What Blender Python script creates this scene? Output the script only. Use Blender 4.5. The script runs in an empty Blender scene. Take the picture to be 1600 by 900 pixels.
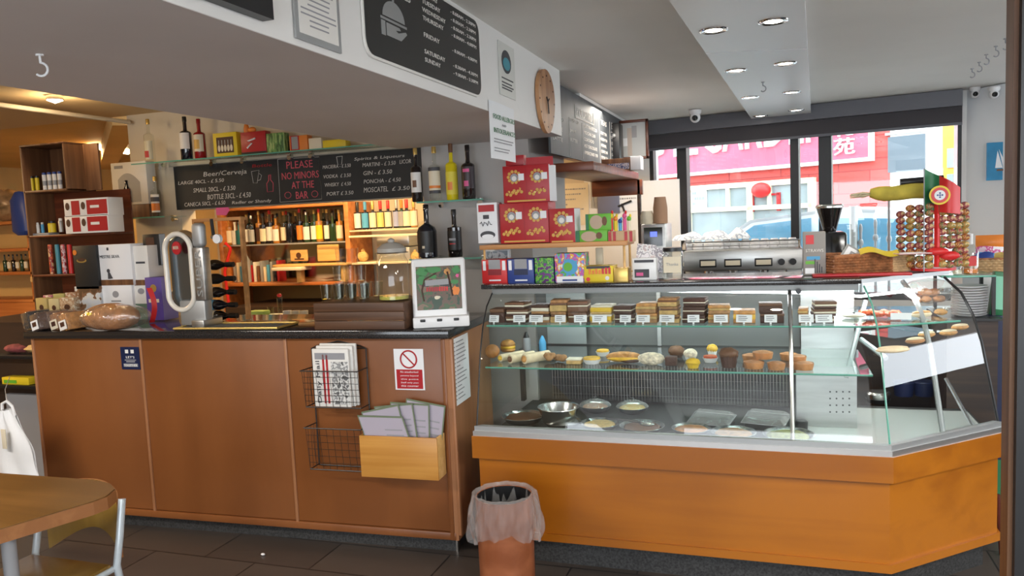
import bpy, bmesh, math, random
from mathutils import Vector, Matrix
random.seed(7)
R = math.radians
S = bpy.context.scene
COL = S.collection

# ------------------------------------------------------------------ camera
F = 1207.0; CX, CY = 800.0, 450.0; EYE = Vector((0, 0, 1.6))
_vx = Vector((3550, -50, -1207)).normalized()
_vy = Vector((409, -125, 1207)); _vy = (_vy - _vx * _vx.dot(_vy)).normalized()
_vz = _vx.cross(_vy)
if _vz.y > 0: _vz = -_vz
M3 = Matrix((_vx, _vy, _vz))            # image-frame vector -> room vector
cam_data = bpy.data.cameras.new('camera'); cam = bpy.data.objects.new('camera', cam_data)
COL.objects.link(cam); S.camera = cam
cam_data.sensor_width = 36; cam_data.lens = F / 1600 * 36; cam_data.clip_start = .05; cam_data.clip_end = 200
_r, _u, _b = M3 @ Vector((1, 0, 0)), M3 @ Vector((0, -1, 0)), M3 @ Vector((0, 0, -1))
cam.matrix_world = Matrix(((_r.x, _u.x, _b.x, 0), (_r.y, _u.y, _b.y, 0), (_r.z, _u.z, _b.z, 1.6), (0, 0, 0, 1)))

def ray(px, py): return M3 @ Vector((px - CX, py - CY, F))
def onY(px, py, y): d = ray(px, py); return EYE + d * (y / d.y)
def onX(px, py, x): d = ray(px, py); return EYE + d * (x / d.x)
def onZ(px, py, z): d = ray(px, py); return EYE + d * ((z - 1.6) / d.z)
def onP(px, py, p0, n):
    d = ray(px, py); n = Vector(n); return EYE + d * ((Vector(p0) - EYE).dot(n) / d.dot(n))
def span(xl, xr, yt, yb, y):
    """x0, x1, z0, z1 of an upright thing whose front stands in the plane Y = y"""
    ym = (yt + yb) / 2; xm = (xl + xr) / 2
    return onY(xl, ym, y).x, onY(xr, ym, y).x, onY(xm, yb, y).z, onY(xm, yt, y).z

# ------------------------------------------------------------------ light and exposure
S.view_settings.view_transform = 'Standard'; S.view_settings.look = 'None'
S.view_settings.gamma = 1; S.view_settings.use_curve_mapping = False
S.view_settings.exposure = 0.68
W = bpy.data.worlds.new('sky'); S.world = W; W.use_nodes = True
_n = W.node_tree.nodes; _bg = _n['Background']
_bg.inputs[0].default_value = (.86, .93, 1, 1); _bg.inputs[1].default_value = 4.2
def area(name, loc, rot, sx, sy, power, color=(1, 1, 1), portal=False):
    l = bpy.data.lights.new(name, 'AREA'); l.shape = 'RECTANGLE'; l.size = sx; l.size_y = sy
    l.energy = power; l.color = color
    if portal: l.cycles.is_portal = True
    o = bpy.data.objects.new(name, l); COL.objects.link(o); o.location = loc; o.rotation_euler = rot
    return o
def point(name, loc, power, color, rad=.05):
    l = bpy.data.lights.new(name, 'POINT'); l.energy = power; l.color = color; l.shadow_soft_size = rad
    o = bpy.data.objects.new(name, l); COL.objects.link(o); o.location = loc; return o
area('daylight_portal', (.2, 6.4, 1.5), (R(90), 0, R(170)), 3.0, 1.6, 1, portal=True)
area('side_daylight_portal', (3.3, 3.9, 1.3), (R(90), 0, R(90)), 3.6, 1.4, 1, portal=True)
area('rear_daylight_portal', (0, -2.95, 1.4), (R(90), 0, 0), 5, 2.2, 1, portal=True)
WARM = (1, .64, .28)
for nm, loc, sx, sy, pw, c in (('overhead_fill_light', (2.0, .2, 2.33), 1.1, .5, 66, (1, .95, .88)),  # entries of this name: unseen soft fill added to brighten the room
                               ('overhead_fill_light', (-3.4, .6, 2.42), 1.6, .5, 62, (1, .93, .85)),
                               ('far_room_fill_light', (-6.5, 3.0, 2.46), 1.2, .5, 60, (1, .66, .34)),  # warm fill without a fixture, added out of view for the left room
                               ('overhead_fill_light', (2.1, 1.5, 2.33), 1.0, .4, 38, (1, .96, .9)),
                               ('bar_lamp', (-3.6, 5.6, 2.42), 1.8, .3, 44, WARM),
                               ('bar_lamp', (-2.3, 5.3, 2.42), .8, .3, 13, WARM),
                               ('staff_lamp', (-.9, 5.4, 2.34), .8, .3, 12, (1, .9, .78))):
    area(nm, loc, (0, 0, 0), sx, sy, pw, c)

# ------------------------------------------------------------------ materials
MATS = {}
def pmat(name, col, rough=.5, metal=0, coat=0, emit=0, bump=0, bscale=40, vary=0, vscale=6, trans=0, spec=.5, stretch=None):
    if name in MATS: return MATS[name]
    m = bpy.data.materials.new(name); m.use_nodes = True; nt = m.node_tree; b = nt.nodes['Principled BSDF']
    b.inputs['Base Color'].default_value = (*col, 1); b.inputs['Roughness'].default_value = rough
    b.inputs['Metallic'].default_value = metal; b.inputs['Coat Weight'].default_value = coat
    b.inputs['Specular IOR Level'].default_value = spec
    if coat: b.inputs['Coat Roughness'].default_value = .12
    if emit: b.inputs['Emission Color'].default_value = (*col, 1); b.inputs['Emission Strength'].default_value = emit
    tc = nt.nodes.new('ShaderNodeTexCoord'); mp = nt.nodes.new('ShaderNodeMapping'); nt.links.new(tc.outputs['Object'], mp.inputs[0])
    if stretch: mp.inputs['Scale'].default_value = stretch
    if vary:
        nz = nt.nodes.new('ShaderNodeTexNoise'); nz.inputs['Scale'].default_value = vscale; nz.inputs['Detail'].default_value = 5
        mx = nt.nodes.new('ShaderNodeValToRGB'); mx.color_ramp.elements[0].position = .3; mx.color_ramp.elements[1].position = .7
        mx.color_ramp.elements[0].color = (*[c * (1 - vary) for c in col], 1); mx.color_ramp.elements[1].color = (*[min(1, c * (1 + vary)) for c in col], 1)
        nt.links.new(mp.outputs[0], nz.inputs['Vector']); nt.links.new(nz.outputs['Fac'], mx.inputs[0]); nt.links.new(mx.outputs[0], b.inputs['Base Color'])
    if bump:
        nz = nt.nodes.new('ShaderNodeTexNoise'); nz.inputs['Scale'].default_value = bscale
        bp = nt.nodes.new('ShaderNodeBump'); bp.inputs['Strength'].default_value = bump; bp.inputs['Distance'].default_value = .01
        nt.links.new(mp.outputs[0], nz.inputs['Vector']); nt.links.new(nz.outputs['Fac'], bp.inputs['Height']); nt.links.new(bp.outputs[0], b.inputs['Normal'])
    MATS[name] = m; return m
def wood(name, dark, light, axis='x', scale=3, rough=.4, coat=0, fine=14):
    m = bpy.data.materials.new(name); m.use_nodes = True; nt = m.node_tree; b = nt.nodes['Principled BSDF']
    tc = nt.nodes.new('ShaderNodeTexCoord'); mp = nt.nodes.new('ShaderNodeMapping'); nt.links.new(tc.outputs['Object'], mp.inputs[0])
    s = {'x': (.35, fine, fine), 'y': (fine, .35, fine), 'z': (fine, fine, .35)}[axis]; mp.inputs['Scale'].default_value = s
    nz = nt.nodes.new('ShaderNodeTexNoise'); nz.inputs['Scale'].default_value = scale; nz.inputs['Detail'].default_value = 8; nz.inputs['Distortion'].default_value = .4
    n2 = nt.nodes.new('ShaderNodeTexNoise'); n2.inputs['Scale'].default_value = 1.3; nt.links.new(tc.outputs['Object'], n2.inputs['Vector'])
    ad = nt.nodes.new('ShaderNodeMath'); ad.operation = 'ADD'; nt.links.new(nz.outputs['Fac'], ad.inputs[0]); nt.links.new(n2.outputs['Fac'], ad.inputs[1])
    cr = nt.nodes.new('ShaderNodeValToRGB'); cr.color_ramp.elements[0].position = .75; cr.color_ramp.elements[1].position = 1.25 if False else 1
    dv = nt.nodes.new('ShaderNodeMath'); dv.operation = 'MULTIPLY'; dv.inputs[1].default_value = .85; nt.links.new(ad.outputs[0], dv.inputs[0])
    cr.color_ramp.elements[0].color = (*dark, 1); cr.color_ramp.elements[1].color = (*light, 1)
    nt.links.new(mp.outputs[0], nz.inputs['Vector']); nt.links.new(dv.outputs[0], cr.inputs[0]); nt.links.new(cr.outputs[0], b.inputs['Base Color'])
    b.inputs['Roughness'].default_value = rough; b.inputs['Coat Weight'].default_value = coat; b.inputs['Coat Roughness'].default_value = .2
    MATS[name] = m; return m
def blotch(name, cols, scale=20, rough=.45, stretch=None, detail=2):
    """printed paper: patches of several inks"""
    if name in MATS: return MATS[name]
    m = bpy.data.materials.new(name); m.use_nodes = True; nt = m.node_tree; b = nt.nodes['Principled BSDF']
    tc = nt.nodes.new('ShaderNodeTexCoord'); mp = nt.nodes.new('ShaderNodeMapping'); nt.links.new(tc.outputs['Object'], mp.inputs[0])
    if stretch: mp.inputs['Scale'].default_value = stretch
    nz = nt.nodes.new('ShaderNodeTexNoise'); nz.inputs['Scale'].default_value = scale; nz.inputs['Detail'].default_value = detail
    cr = nt.nodes.new('ShaderNodeValToRGB'); cr.color_ramp.interpolation = 'CONSTANT'
    n = len(cols)
    while len(cr.color_ramp.elements) < n: cr.color_ramp.elements.new(.5)
    for i, c in enumerate(cols):
        cr.color_ramp.elements[i].position = 0 if i == 0 else .34 + .32 * i / n; cr.color_ramp.elements[i].color = (*c, 1)
    nt.links.new(mp.outputs[0], nz.inputs['Vector']); nt.links.new(nz.outputs['Fac'], cr.inputs[0]); nt.links.new(cr.outputs[0], b.inputs['Base Color'])
    b.inputs['Roughness'].default_value = rough; MATS[name] = m; return m
def glass(name, tint=(.93, .97, .96), rough=.0, ior=1.45, gain=1.0, haze=0):
    """clear sheet: what is behind shows through, the surface mirrors by Fresnel"""
    m = bpy.data.materials.new(name); m.use_nodes = True; nt = m.node_tree
    for n in list(nt.nodes): nt.nodes.remove(n)
    out = nt.nodes.new('ShaderNodeOutputMaterial'); mix = nt.nodes.new('ShaderNodeMixShader')
    tr = nt.nodes.new('ShaderNodeBsdfTransparent'); tr.inputs[0].default_value = (*tint, 1)
    gl = nt.nodes.new('ShaderNodeBsdfGlossy'); gl.inputs['Roughness'].default_value = rough; gl.inputs[0].default_value = (1, 1, 1, 1)
    fr = nt.nodes.new('ShaderNodeFresnel'); fr.inputs[0].default_value = ior
    ge = nt.nodes.new('ShaderNodeNewGeometry'); inv = nt.nodes.new('ShaderNodeMath'); inv.operation = 'SUBTRACT'; inv.inputs[0].default_value = 1
    mu = nt.nodes.new('ShaderNodeMath'); mu.operation = 'MULTIPLY'; mu.inputs[1].default_value = gain; mu.use_clamp = True
    m2 = nt.nodes.new('ShaderNodeMath'); m2.operation = 'MULTIPLY'
    nt.links.new(ge.outputs['Backfacing'], inv.inputs[1]); nt.links.new(fr.outputs[0], mu.inputs[0])
    nt.links.new(mu.outputs[0], m2.inputs[0]); nt.links.new(inv.outputs[0], m2.inputs[1])
    nt.links.new(m2.outputs[0], mix.inputs[0]); nt.links.new(tr.outputs[0], mix.inputs[1]); nt.links.new(gl.outputs[0], mix.inputs[2])
    if haze:
        df = nt.nodes.new('ShaderNodeBsdfDiffuse'); df.inputs[0].default_value = (.8, .79, .78, 1); mh = nt.nodes.new('ShaderNodeMixShader'); mh.inputs[0].default_value = haze
        nt.links.new(mix.outputs[0], mh.inputs[1]); nt.links.new(df.outputs[0], mh.inputs[2]); nt.links.new(mh.outputs[0], out.inputs[0])
        nz = nt.nodes.new('ShaderNodeTexNoise'); nz.inputs['Scale'].default_value = 22; nz.inputs['Detail'].default_value = 3; bp = nt.nodes.new('ShaderNodeBump'); bp.inputs['Strength'].default_value = .8; bp.inputs['Distance'].default_value = .02
        tc = nt.nodes.new('ShaderNodeTexCoord'); nt.links.new(tc.outputs['Object'], nz.inputs['Vector']); nt.links.new(nz.outputs['Fac'], bp.inputs['Height']); nt.links.new(bp.outputs[0], gl.inputs['Normal'])
    else: nt.links.new(mix.outputs[0], out.inputs[0])
    MATS[name] = m; return m

m_white = pmat('white_paint', (.80, .79, .77), .6, bump=.12, bscale=25)
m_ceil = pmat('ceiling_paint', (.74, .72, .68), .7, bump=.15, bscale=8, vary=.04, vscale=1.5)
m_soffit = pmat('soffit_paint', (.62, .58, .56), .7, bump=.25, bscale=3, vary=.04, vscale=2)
m_cream = pmat('cream_paint', (.66, .58, .45), .65, vary=.05, vscale=2)
m_greywall = pmat('grey_wall_paint', (.42, .40, .38), .6, vary=.04, vscale=2)
m_warmwall = pmat('warm_wall_paint', (.70, .46, .17), .65, vary=.08, vscale=1.5)
m_panelw = pmat('panel_white', (.74, .74, .74), .35)
m_counter = wood('counter_veneer', (.20, .064, .015), (.255, .086, .022), 'z', 1.4, .42, .15, 2)
m_end = wood('end_veneer', (.34, .145, .06), (.42, .19, .09), 'z', 2.2, .42, .15, 5)
m_orange = wood('orange_veneer', (.32, .095, .004), (.42, .136, .007), 'x', 1.6, .32, .25, 5)
m_redwood = wood('red_wood', (.10, .022, .008), (.20, .05, .015), 'x', 2.5, .4, .1, 9)
m_shelfwood = wood('shelf_wood', (.42, .19, .06), (.62, .30, .11), 'x', 2.5, .45, 0, 9)
m_darkwood = wood('dark_wood', (.022, .012, .009), (.05, .026, .015), 'x', 3, .5, 0, 10)
m_midwood = wood('mid_wood', (.12, .05, .02), (.24, .11, .045), 'z', 3, .5, 0, 9)
m_pine = wood('pine', (.62, .36, .12), (.80, .52, .22), 'x', 2.5, .5, 0, 8)
m_honey = wood('honey_wood', (.50, .22, .04), (.66, .34, .08), 'x', 2.5, .4, .1, 9)
m_table = wood('table_wood', (.13, .060, .012), (.20, .095, .024), 'x', 2.0, .3, .3, 6)
m_tedge = wood('table_edge_wood', (.30, .12, .04), (.40, .17, .06), 'x', 2.0, .35, .2, 9)
m_chairply = wood('chair_ply', (.20, .11, .018), (.26, .15, .028), 'z', 2.0, .35, .2, 6)
m_black = pmat('black', (.012, .012, .013), .35)
m_blackgloss = pmat('black_gloss', (.01, .01, .011), .12, coat=.3)
m_granite = pmat('dark_granite', (.022, .02, .02), .12, vary=.6, vscale=180, coat=.4)
m_plinth = pmat('plinth_granite', (.035, .035, .035), .55, vary=.7, vscale=120)
m_steel = pmat('steel', (.62, .62, .61), .22, 1)
m_brushed = pmat('brushed_steel', (.52, .52, .51), .38, 1, vary=.1, vscale=5, stretch=(1, 1, 8))
m_steeldull = pmat('dull_steel', (.42, .43, .43), .5, .7)
m_alu = pmat('aluminium', (.66, .64, .62), .35, .9)
m_chrome = pmat('chrome', (.85, .85, .86), .06, 1)
m_blind = pmat('blind_fabric', (.055, .05, .055), .8)
m_blindbox = pmat('blind_cassette', (.10, .10, .115), .4)
m_frame = pmat('window_frame_black', (.02, .021, .023), .45)
m_upvc = pmat('white_upvc', (.80, .82, .84), .3)
m_paper = pmat('white_paper', (.82, .83, .85), .6)
m_ink = pmat('ink', (.06, .06, .07), .6)
m_greyink = pmat('grey_ink', (.3, .3, .32), .6)
m_chalkb = pmat('chalkboard', (.018, .019, .02), .6, vary=.3, vscale=6)
m_chalkg = pmat('grey_chalkboard', (.075, .085, .095), .6, vary=.25, vscale=5)
m_chalk = pmat('chalk', (.62, .60, .56), .9)
m_chalkpink = pmat('pink_chalk', (.62, .10, .13), .9)
m_red = pmat('red_print', (.42, .012, .018), .4)
m_redb = pmat('bright_red', (.62, .02, .02), .4)
m_gold = pmat('gold_print', (.62, .36, .06), .4)
m_green = pmat('green_print', (.13, .42, .03), .45)
m_dkgreen = pmat('dark_green_print', (.02, .16, .06), .45)
m_blue = pmat('blue_print', (.02, .05, .24), .4)
m_navy = pmat('navy_print', (.008, .015, .06), .4)
m_yellow = pmat('yellow_print', (.75, .56, .02), .45)
m_purple = pmat('purple_print', (.10, .06, .30), .45)
m_orangep = pmat('orange_print', (.75, .22, .03), .45)
m_pink = pmat('pink_print', (.70, .10, .28), .5)
m_sky = pmat('sky_blue_print', (.08, .35, .62), .5)
m_label = pmat('cream_label', (.74, .66, .50), .6)
m_labelw = pmat('white_label', (.78, .76, .72), .6)
m_whitepl = pmat('white_plastic', (.78, .78, .78), .3)
m_tapmirror = pmat('tap_mirror', (.34, .40, .46), .22, 1)
m_casedark = pmat('case_dark_metal', (.06, .062, .06), .45, .3)
m_casegrey = pmat('case_grey_metal', (.20, .205, .20), .4, .5)
m_porc = pmat('porcelain', (.82, .82, .83), .15, coat=.3)
m_greypl = pmat('grey_plastic', (.30, .30, .31), .4)
m_winered = pmat('dark_wine_glass', (.012, .008, .008), .06, coat=.6)
m_wineblue = pmat('blue_black_glass', (.008, .010, .018), .06, coat=.6)
m_wineg = pmat('green_bottle_glass', (.02, .05, .02), .08, coat=.5)
m_redliq = pmat('red_liqueur', (.30, .008, .012), .07, coat=.6)
m_yelliq = pmat('yellow_liqueur', (.68, .55, .01), .07, coat=.6)
m_amber = pmat('amber_liqueur', (.40, .17, .03), .08, coat=.5)
m_foil = pmat('gold_foil', (.62, .42, .12), .3, .6)
m_glass = glass('pane_glass', gain=2.3)
m_clear = glass('clear_glass', (.96, .98, .97))
m_drink = glass('drinking_glass', (.94, .95, .92), .02, gain=1.6)
m_shelfg = glass('shelf_glass', (.90, .96, .94))
m_glassedge = pmat('green_glass_edge', (.12, .38, .29), .15, coat=.5)
m_film = glass('clear_film', (.90, .87, .85), .15, gain=2.5, haze=.16)
m_bagfilm = glass('bag_film', (.93, .90, .86), .12, gain=2.2, haze=.05)
m_led = pmat('led_strip', (.95, .98, 1), .5, emit=6)
m_lamp = pmat('lamp_glow', (1, .93, .78), .5, emit=7)
m_tube = pmat('tube_glow', (1, .80, .45), .5, emit=9)

# ------------------------------------------------------------------ mesh building
class MB:
    def __init__(s): s.v = []; s.f = []; s.mi = []; s.sm = []; s.mats = []
    def mid(s, m):
        if m not in s.mats: s.mats.append(m)
        return s.mats.index(m)
    def add(s, vs, fs, m, smooth=False, X=None):
        k = len(s.v)
        s.v += [tuple((X @ Vector(v)) if X is not None else v) for v in vs]
        i = s.mid(m)
        for f in fs: s.f.append([k + a for a in f]); s.mi.append(i); s.sm.append(smooth)
        return s
    def box(s, x0, x1, y0, y1, z0, z1, m, X=None):
        if x0 > x1: x0, x1 = x1, x0
        if y0 > y1: y0, y1 = y1, y0
        if z0 > z1: z0, z1 = z1, z0
        vs = [(x0, y0, z0), (x1, y0, z0), (x1, y1, z0), (x0, y1, z0), (x0, y0, z1), (x1, y0, z1), (x1, y1, z1), (x0, y1, z1)]
        return s.add(vs, [(0, 3, 2, 1), (4, 5, 6, 7), (0, 1, 5, 4), (1, 2, 6, 5), (2, 3, 7, 6), (3, 0, 4, 7)], m, False, X)
    def rbox(s, x0, x1, y0, y1, z0, z1, m, b=.004, X=None, seg=2):
        if x0 > x1: x0, x1 = x1, x0
        if y0 > y1: y0, y1 = y1, y0
        if z0 > z1: z0, z1 = z1, z0
        bm = bmesh.new(); bmesh.ops.create_cube(bm, size=1)
        for v in bm.verts: v.co = Vector(((v.co.x + .5) * (x1 - x0) + x0, (v.co.y + .5) * (y1 - y0) + y0, (v.co.z + .5) * (z1 - z0) + z0))
        b = min(b, (x1 - x0) * .45, (y1 - y0) * .45, (z1 - z0) * .45)
        bmesh.ops.bevel(bm, geom=bm.edges[:] + bm.verts[:], offset=b, segments=seg, affect='EDGES', profile=.5)
        s.frombm(bm, m, True, X); return s
    def frombm(s, bm, m, smooth=True, X=None):
        bm.verts.ensure_lookup_table(); bm.verts.index_update()
        s.add([v.co.copy() for v in bm.verts], [[v.index for v in f.verts] for f in bm.faces], m, smooth, X); bm.free()
    def prism(s, pts, z0, z1, m, X=None):
        """plan polygon pts extruded from z0 to z1"""
        n = len(pts); ar = sum(pts[i][0] * pts[(i + 1) % n][1] - pts[(i + 1) % n][0] * pts[i][1] for i in range(n))
        if ar < 0: pts = pts[::-1]
        vs = [(p[0], p[1], z0) for p in pts] + [(p[0], p[1], z1) for p in pts]
        fs = [list(range(n))[::-1], list(range(n, 2 * n))] + [(i, (i + 1) % n, n + (i + 1) % n, n + i) for i in range(n)]
        return s.add(vs, fs, m, False, X)
    def lathe(s, prof, m, seg=20, X=None, smooth=True, caps=True, split=None):
        """prof [(r,z)]; split: list of (z, material) bands from the bottom up"""
        vs = []; fs = []
        for (r, z) in prof:
            for i in range(seg):
                a = 2 * math.pi * i / seg; vs.append((r * math.cos(a), r * math.sin(a), z))
        n = len(prof)
        for j in range(n - 1):
            for i in range(seg):
                a, b = j * seg + i, j * seg + (i + 1) % seg; fs.append((a, b, b + seg, a + seg))
        if caps:
            if prof[0][0] > 1e-5: fs.append(list(range(seg))[::-1])
            if prof[-1][0] > 1e-5: fs.append(list(range((n - 1) * seg, n * seg)))
        return s.add(vs, fs, m, smooth, X)
    def cyl(s, c, r, h, m, seg=16, r2=None, axis='z', smooth=True):
        X = Matrix.Translation(c) @ {'z': Matrix.Identity(4), 'x': Matrix.Rotation(R(90), 4, 'Y'), 'y': Matrix.Rotation(R(-90), 4, 'X')}[axis]
        return s.lathe([(r, 0), (r2 if r2 is not None else r, h)], m, seg, X, smooth)
    def ball(s, c, rx, ry, rz, m, seg=14, rings=9, jit=0, rnd=None, X=None):
        vs = []; fs = []; rnd = rnd or random
        for j in range(rings + 1):
            t = math.pi * j / rings
            for i in range(seg):
                a = 2 * math.pi * i / seg; k = 1 + (rnd.uniform(-jit, jit) if jit and 0 < j < rings else 0)
                vs.append((c[0] + rx * k * math.sin(t) * math.cos(a), c[1] + ry * k * math.sin(t) * math.sin(a), c[2] - rz * k * math.cos(t)))
        for j in range(rings):
            for i in range(seg):
                a, b = j * seg + i, j * seg + (i + 1) % seg; fs.append((a, b, b + seg, a + seg))
        return s.add(vs, fs, m, True, X)
    def tube(s, pts, r, m, seg=8, closed=False, rad=None, X=None):
        pts = [Vector(p) for p in pts]; n = len(pts); vs = []; fs = []; up = None
        for k, p in enumerate(pts):
            if closed: t = (pts[(k + 1) % n] - pts[k - 1])
            else: t = pts[min(k + 1, n - 1)] - pts[max(k - 1, 0)]
            t.normalize()
            if up is None: up = Vector((0, 0, 1)) if abs(t.z) < .9 else Vector((1, 0, 0))
            a = t.cross(up); 
            if a.length < 1e-4: a = t.cross(Vector((0, 1, 0)))
            a.normalize(); b = a.cross(t); up = b; rr = rad[k] if rad else r
            for i in range(seg):
                w = 2 * math.pi * i / seg; vs.append(p + a * (rr * math.cos(w)) + b * (rr * math.sin(w)))
        for k in range(n if closed else n - 1):
            for i in range(seg):
                q = ((k + 1) % n) * seg; a, b = k * seg + i, k * seg + (i + 1) % seg
                fs.append((a, b, q + (i + 1) % seg, q + i))
        if not closed: fs.append(list(range(seg))[::-1]); fs.append(list(range((n - 1) * seg, n * seg)))
        return s.add(vs, fs, m, True, X)
    def strip(s, p, q, m, th=None, thv=None):
        """ruled sheet between two polylines, optional thickness vector"""
        n = len(p); vs = [tuple(a) for a in p] + [tuple(a) for a in q]
        fs = [(i, i + 1, n + i + 1, n + i) for i in range(n - 1)]
        if thv is not None:
            t = Vector(thv); k = 2 * n; vs += [tuple(Vector(a) + t) for a in p] + [tuple(Vector(a) + t) for a in q]
            fs += [(k + i + 1, k + i, k + n + i, k + n + i + 1) for i in range(n - 1)]
            rim = list(range(n)) + list(range(2 * n - 1, n - 1, -1))
            fs += [(rim[(i + 1) % (2 * n)], rim[i], k + rim[i], k + rim[(i + 1) % (2 * n)]) for i in range(2 * n)]
        return s.add(vs, fs, m, True)
    def sheet(s, fn, nu, nv, m, th=0, smooth=True):
        """grid surface fn(u,v)->point"""
        vs = [tuple(fn(i / nu, j / nv)) for j in range(nv + 1) for i in range(nu + 1)]
        fs = [(j * (nu + 1) + i, j * (nu + 1) + i + 1, (j + 1) * (nu + 1) + i + 1, (j + 1) * (nu + 1) + i) for j in range(nv) for i in range(nu)]
        return s.add(vs, fs, m, smooth)
    def build(s, name, parent=None, loc=None, rz=0, **kw):
        me = bpy.data.meshes.new(name); me.from_pydata([tuple(v) for v in s.v], [], s.f); me.update()
        for m in s.mats: me.materials.append(m)
        me.polygons.foreach_set('material_index', s.mi)
        me.polygons.foreach_set('use_smooth', [True] * len(s.f) if any(s.sm) else [False] * len(s.f))
        if any(s.sm): me.set_sharp_from_angle(angle=R(38))
        o = bpy.data.objects.new(name, me); COL.objects.link(o)
        if parent: o.parent = parent
        if loc is not None: o.location = loc
        if rz: o.rotation_euler = (0, 0, rz)
        for k, v in kw.items():
            if v is not None: o[k] = v
        return o
def thing(name, label, cat, loc=(0, 0, 0), rz=0, group=None, kind=None):
    o = bpy.data.objects.new(name, None); COL.objects.link(o); o.location = loc; o.rotation_euler = (0, 0, rz)
    o.empty_display_size = .05; o['label'] = label; o['category'] = cat
    if group: o['group'] = group
    if kind: o['kind'] = kind
    return o
def solo(mb, name, label, cat, loc=None, rz=0, group=None, kind=None):
    return mb.build(name, None, loc, rz, label=label, category=cat, group=group, kind=kind)
def struct(mb, name, loc=None, rz=0, label=None): return mb.build(name, None, loc, rz, kind='structure', label=label)
def kids(o): return [c for c in bpy.data.objects if c.parent == o]
def dup(o, loc, rz=None, label=None, group=None, scale=None):
    def cp(a, par):
        c = a.copy(); COL.objects.link(c)
        if par: c.parent = par
        for ch in CH.get(a.name, []): cp(ch, c)
        return c
    CH = {}
    for a in bpy.data.objects:
        if a.parent: CH.setdefault(a.parent.name, []).append(a)
    n = cp(o, None); n.location = loc
    if rz is not None: n.rotation_euler = (0, 0, rz)
    if label: n['label'] = label
    if group: n['group'] = group
    if scale: n.scale = (scale,) * 3 if not isinstance(scale, tuple) else scale
    return n
def text(body, size, loc, rot, m, parent=None, width=None, height=None, align='LEFT', name='lettering', th=.0006, shear=0, space=1):
    c = bpy.data.curves.new(name, 'FONT'); c.body = body; c.size = size; c.align_x = align; c.extrude = th; c.shear = shear; c.space_line = space
    c.resolution_u = 2
    tmp = bpy.data.objects.new('tmp', c); COL.objects.link(tmp)
    dg = bpy.context.evaluated_depsgraph_get(); me = bpy.data.meshes.new_from_object(tmp.evaluated_get(dg))
    bpy.data.objects.remove(tmp); bpy.data.curves.remove(c); me.name = name
    xs = [v.co.x for v in me.vertices]; ys = [v.co.y for v in me.vertices]
    if not xs: return None
    dx, dy = max(xs) - min(xs), max(ys) - min(ys)
    sx = width / dx if width else 1; sy = height / dy if height else (sx if width else 1)
    for v in me.vertices: v.co.x *= sx; v.co.y *= sy
    me.materials.clear(); me.materials.append(m)
    o = bpy.data.objects.new(name, me); COL.objects.link(o); o.location = loc; o.rotation_euler = rot
    if parent: o.parent = parent
    return o
FY = (R(90), 0, 0)         # lettering that faces -Y
FXp = (R(90), 0, R(90))    # lettering that faces +X
def ticks(mb, x0, x1, z0, z1, y, m, rows, rnd, lh=.45, gap=.0):
    """printed lines of small type on a surface facing -Y"""
    dz = (z1 - z0) / rows
    for i in range(rows):
        zc = z1 - (i + .5) * dz; x = x0
        while x < x1:
            w = rnd.uniform(.04, .12) * (x1 - x0); xe = min(x + w, x1)
            mb.add([(x, y, zc - dz * lh / 2), (xe, y, zc - dz * lh / 2), (xe, y, zc + dz * lh / 2), (x, y, zc + dz * lh / 2)], [(0, 1, 2, 3)], m)
            x = xe + .03 * (x1 - x0)
            if rnd.random() < .08: break
def shift(mb, o): mb.v = [(v[0] - o[0], v[1] - o[1], v[2] - o[2]) for v in mb.v]; return mb
def wpart(mb, name, parent, **kw):
    """a part whose shape was given in room coordinates, under an unrotated thing"""
    return shift(mb, parent.location).build(name, parent, **kw)
def wsolo(mb, name, label, cat, group=None, kind=None):
    xs = [v[0] for v in mb.v]; ys = [v[1] for v in mb.v]; zs = [v[2] for v in mb.v]
    o = ((min(xs) + max(xs)) / 2, (min(ys) + max(ys)) / 2, min(zs))
    return shift(mb, o).build(name, None, o, label=label, category=cat, group=group, kind=kind)
ORD = ['first', 'second', 'third', 'fourth', 'fifth', 'sixth', 'seventh', 'eighth', 'ninth', 'tenth', 'eleventh', 'twelfth', 'thirteenth', 'fourteenth', 'fifteenth', 'sixteenth', 'seventeenth', 'eighteenth', 'nineteenth', 'twentieth']
# ================================================================== THE SETTING
WN = Vector((.17, 1, 0)).normalized()                 # normal of the window wall
WP = Vector((.291, 6.671, 0))
def onW(px, py, off=0): return onP(px, py, WP - WN * off, WN)
WU = Vector((1, -.17, 0)).normalized()
def wbox(mb, u0, u1, v0, v1, z0, z1, m):
    """box along the window wall: u along it from WP, v towards the street"""
    a = math.atan2(WU.y, WU.x); X = Matrix.Translation((WP.x, WP.y, 0)) @ Matrix.Rotation(a, 4, 'Z')
    return mb.box(u0, u1, v0, v1, z0, z1, m, X)
def wu(px, py): return (onW(px, py) - WP).dot(WU)
def wz(px, py): return onW(px, py).z

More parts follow.
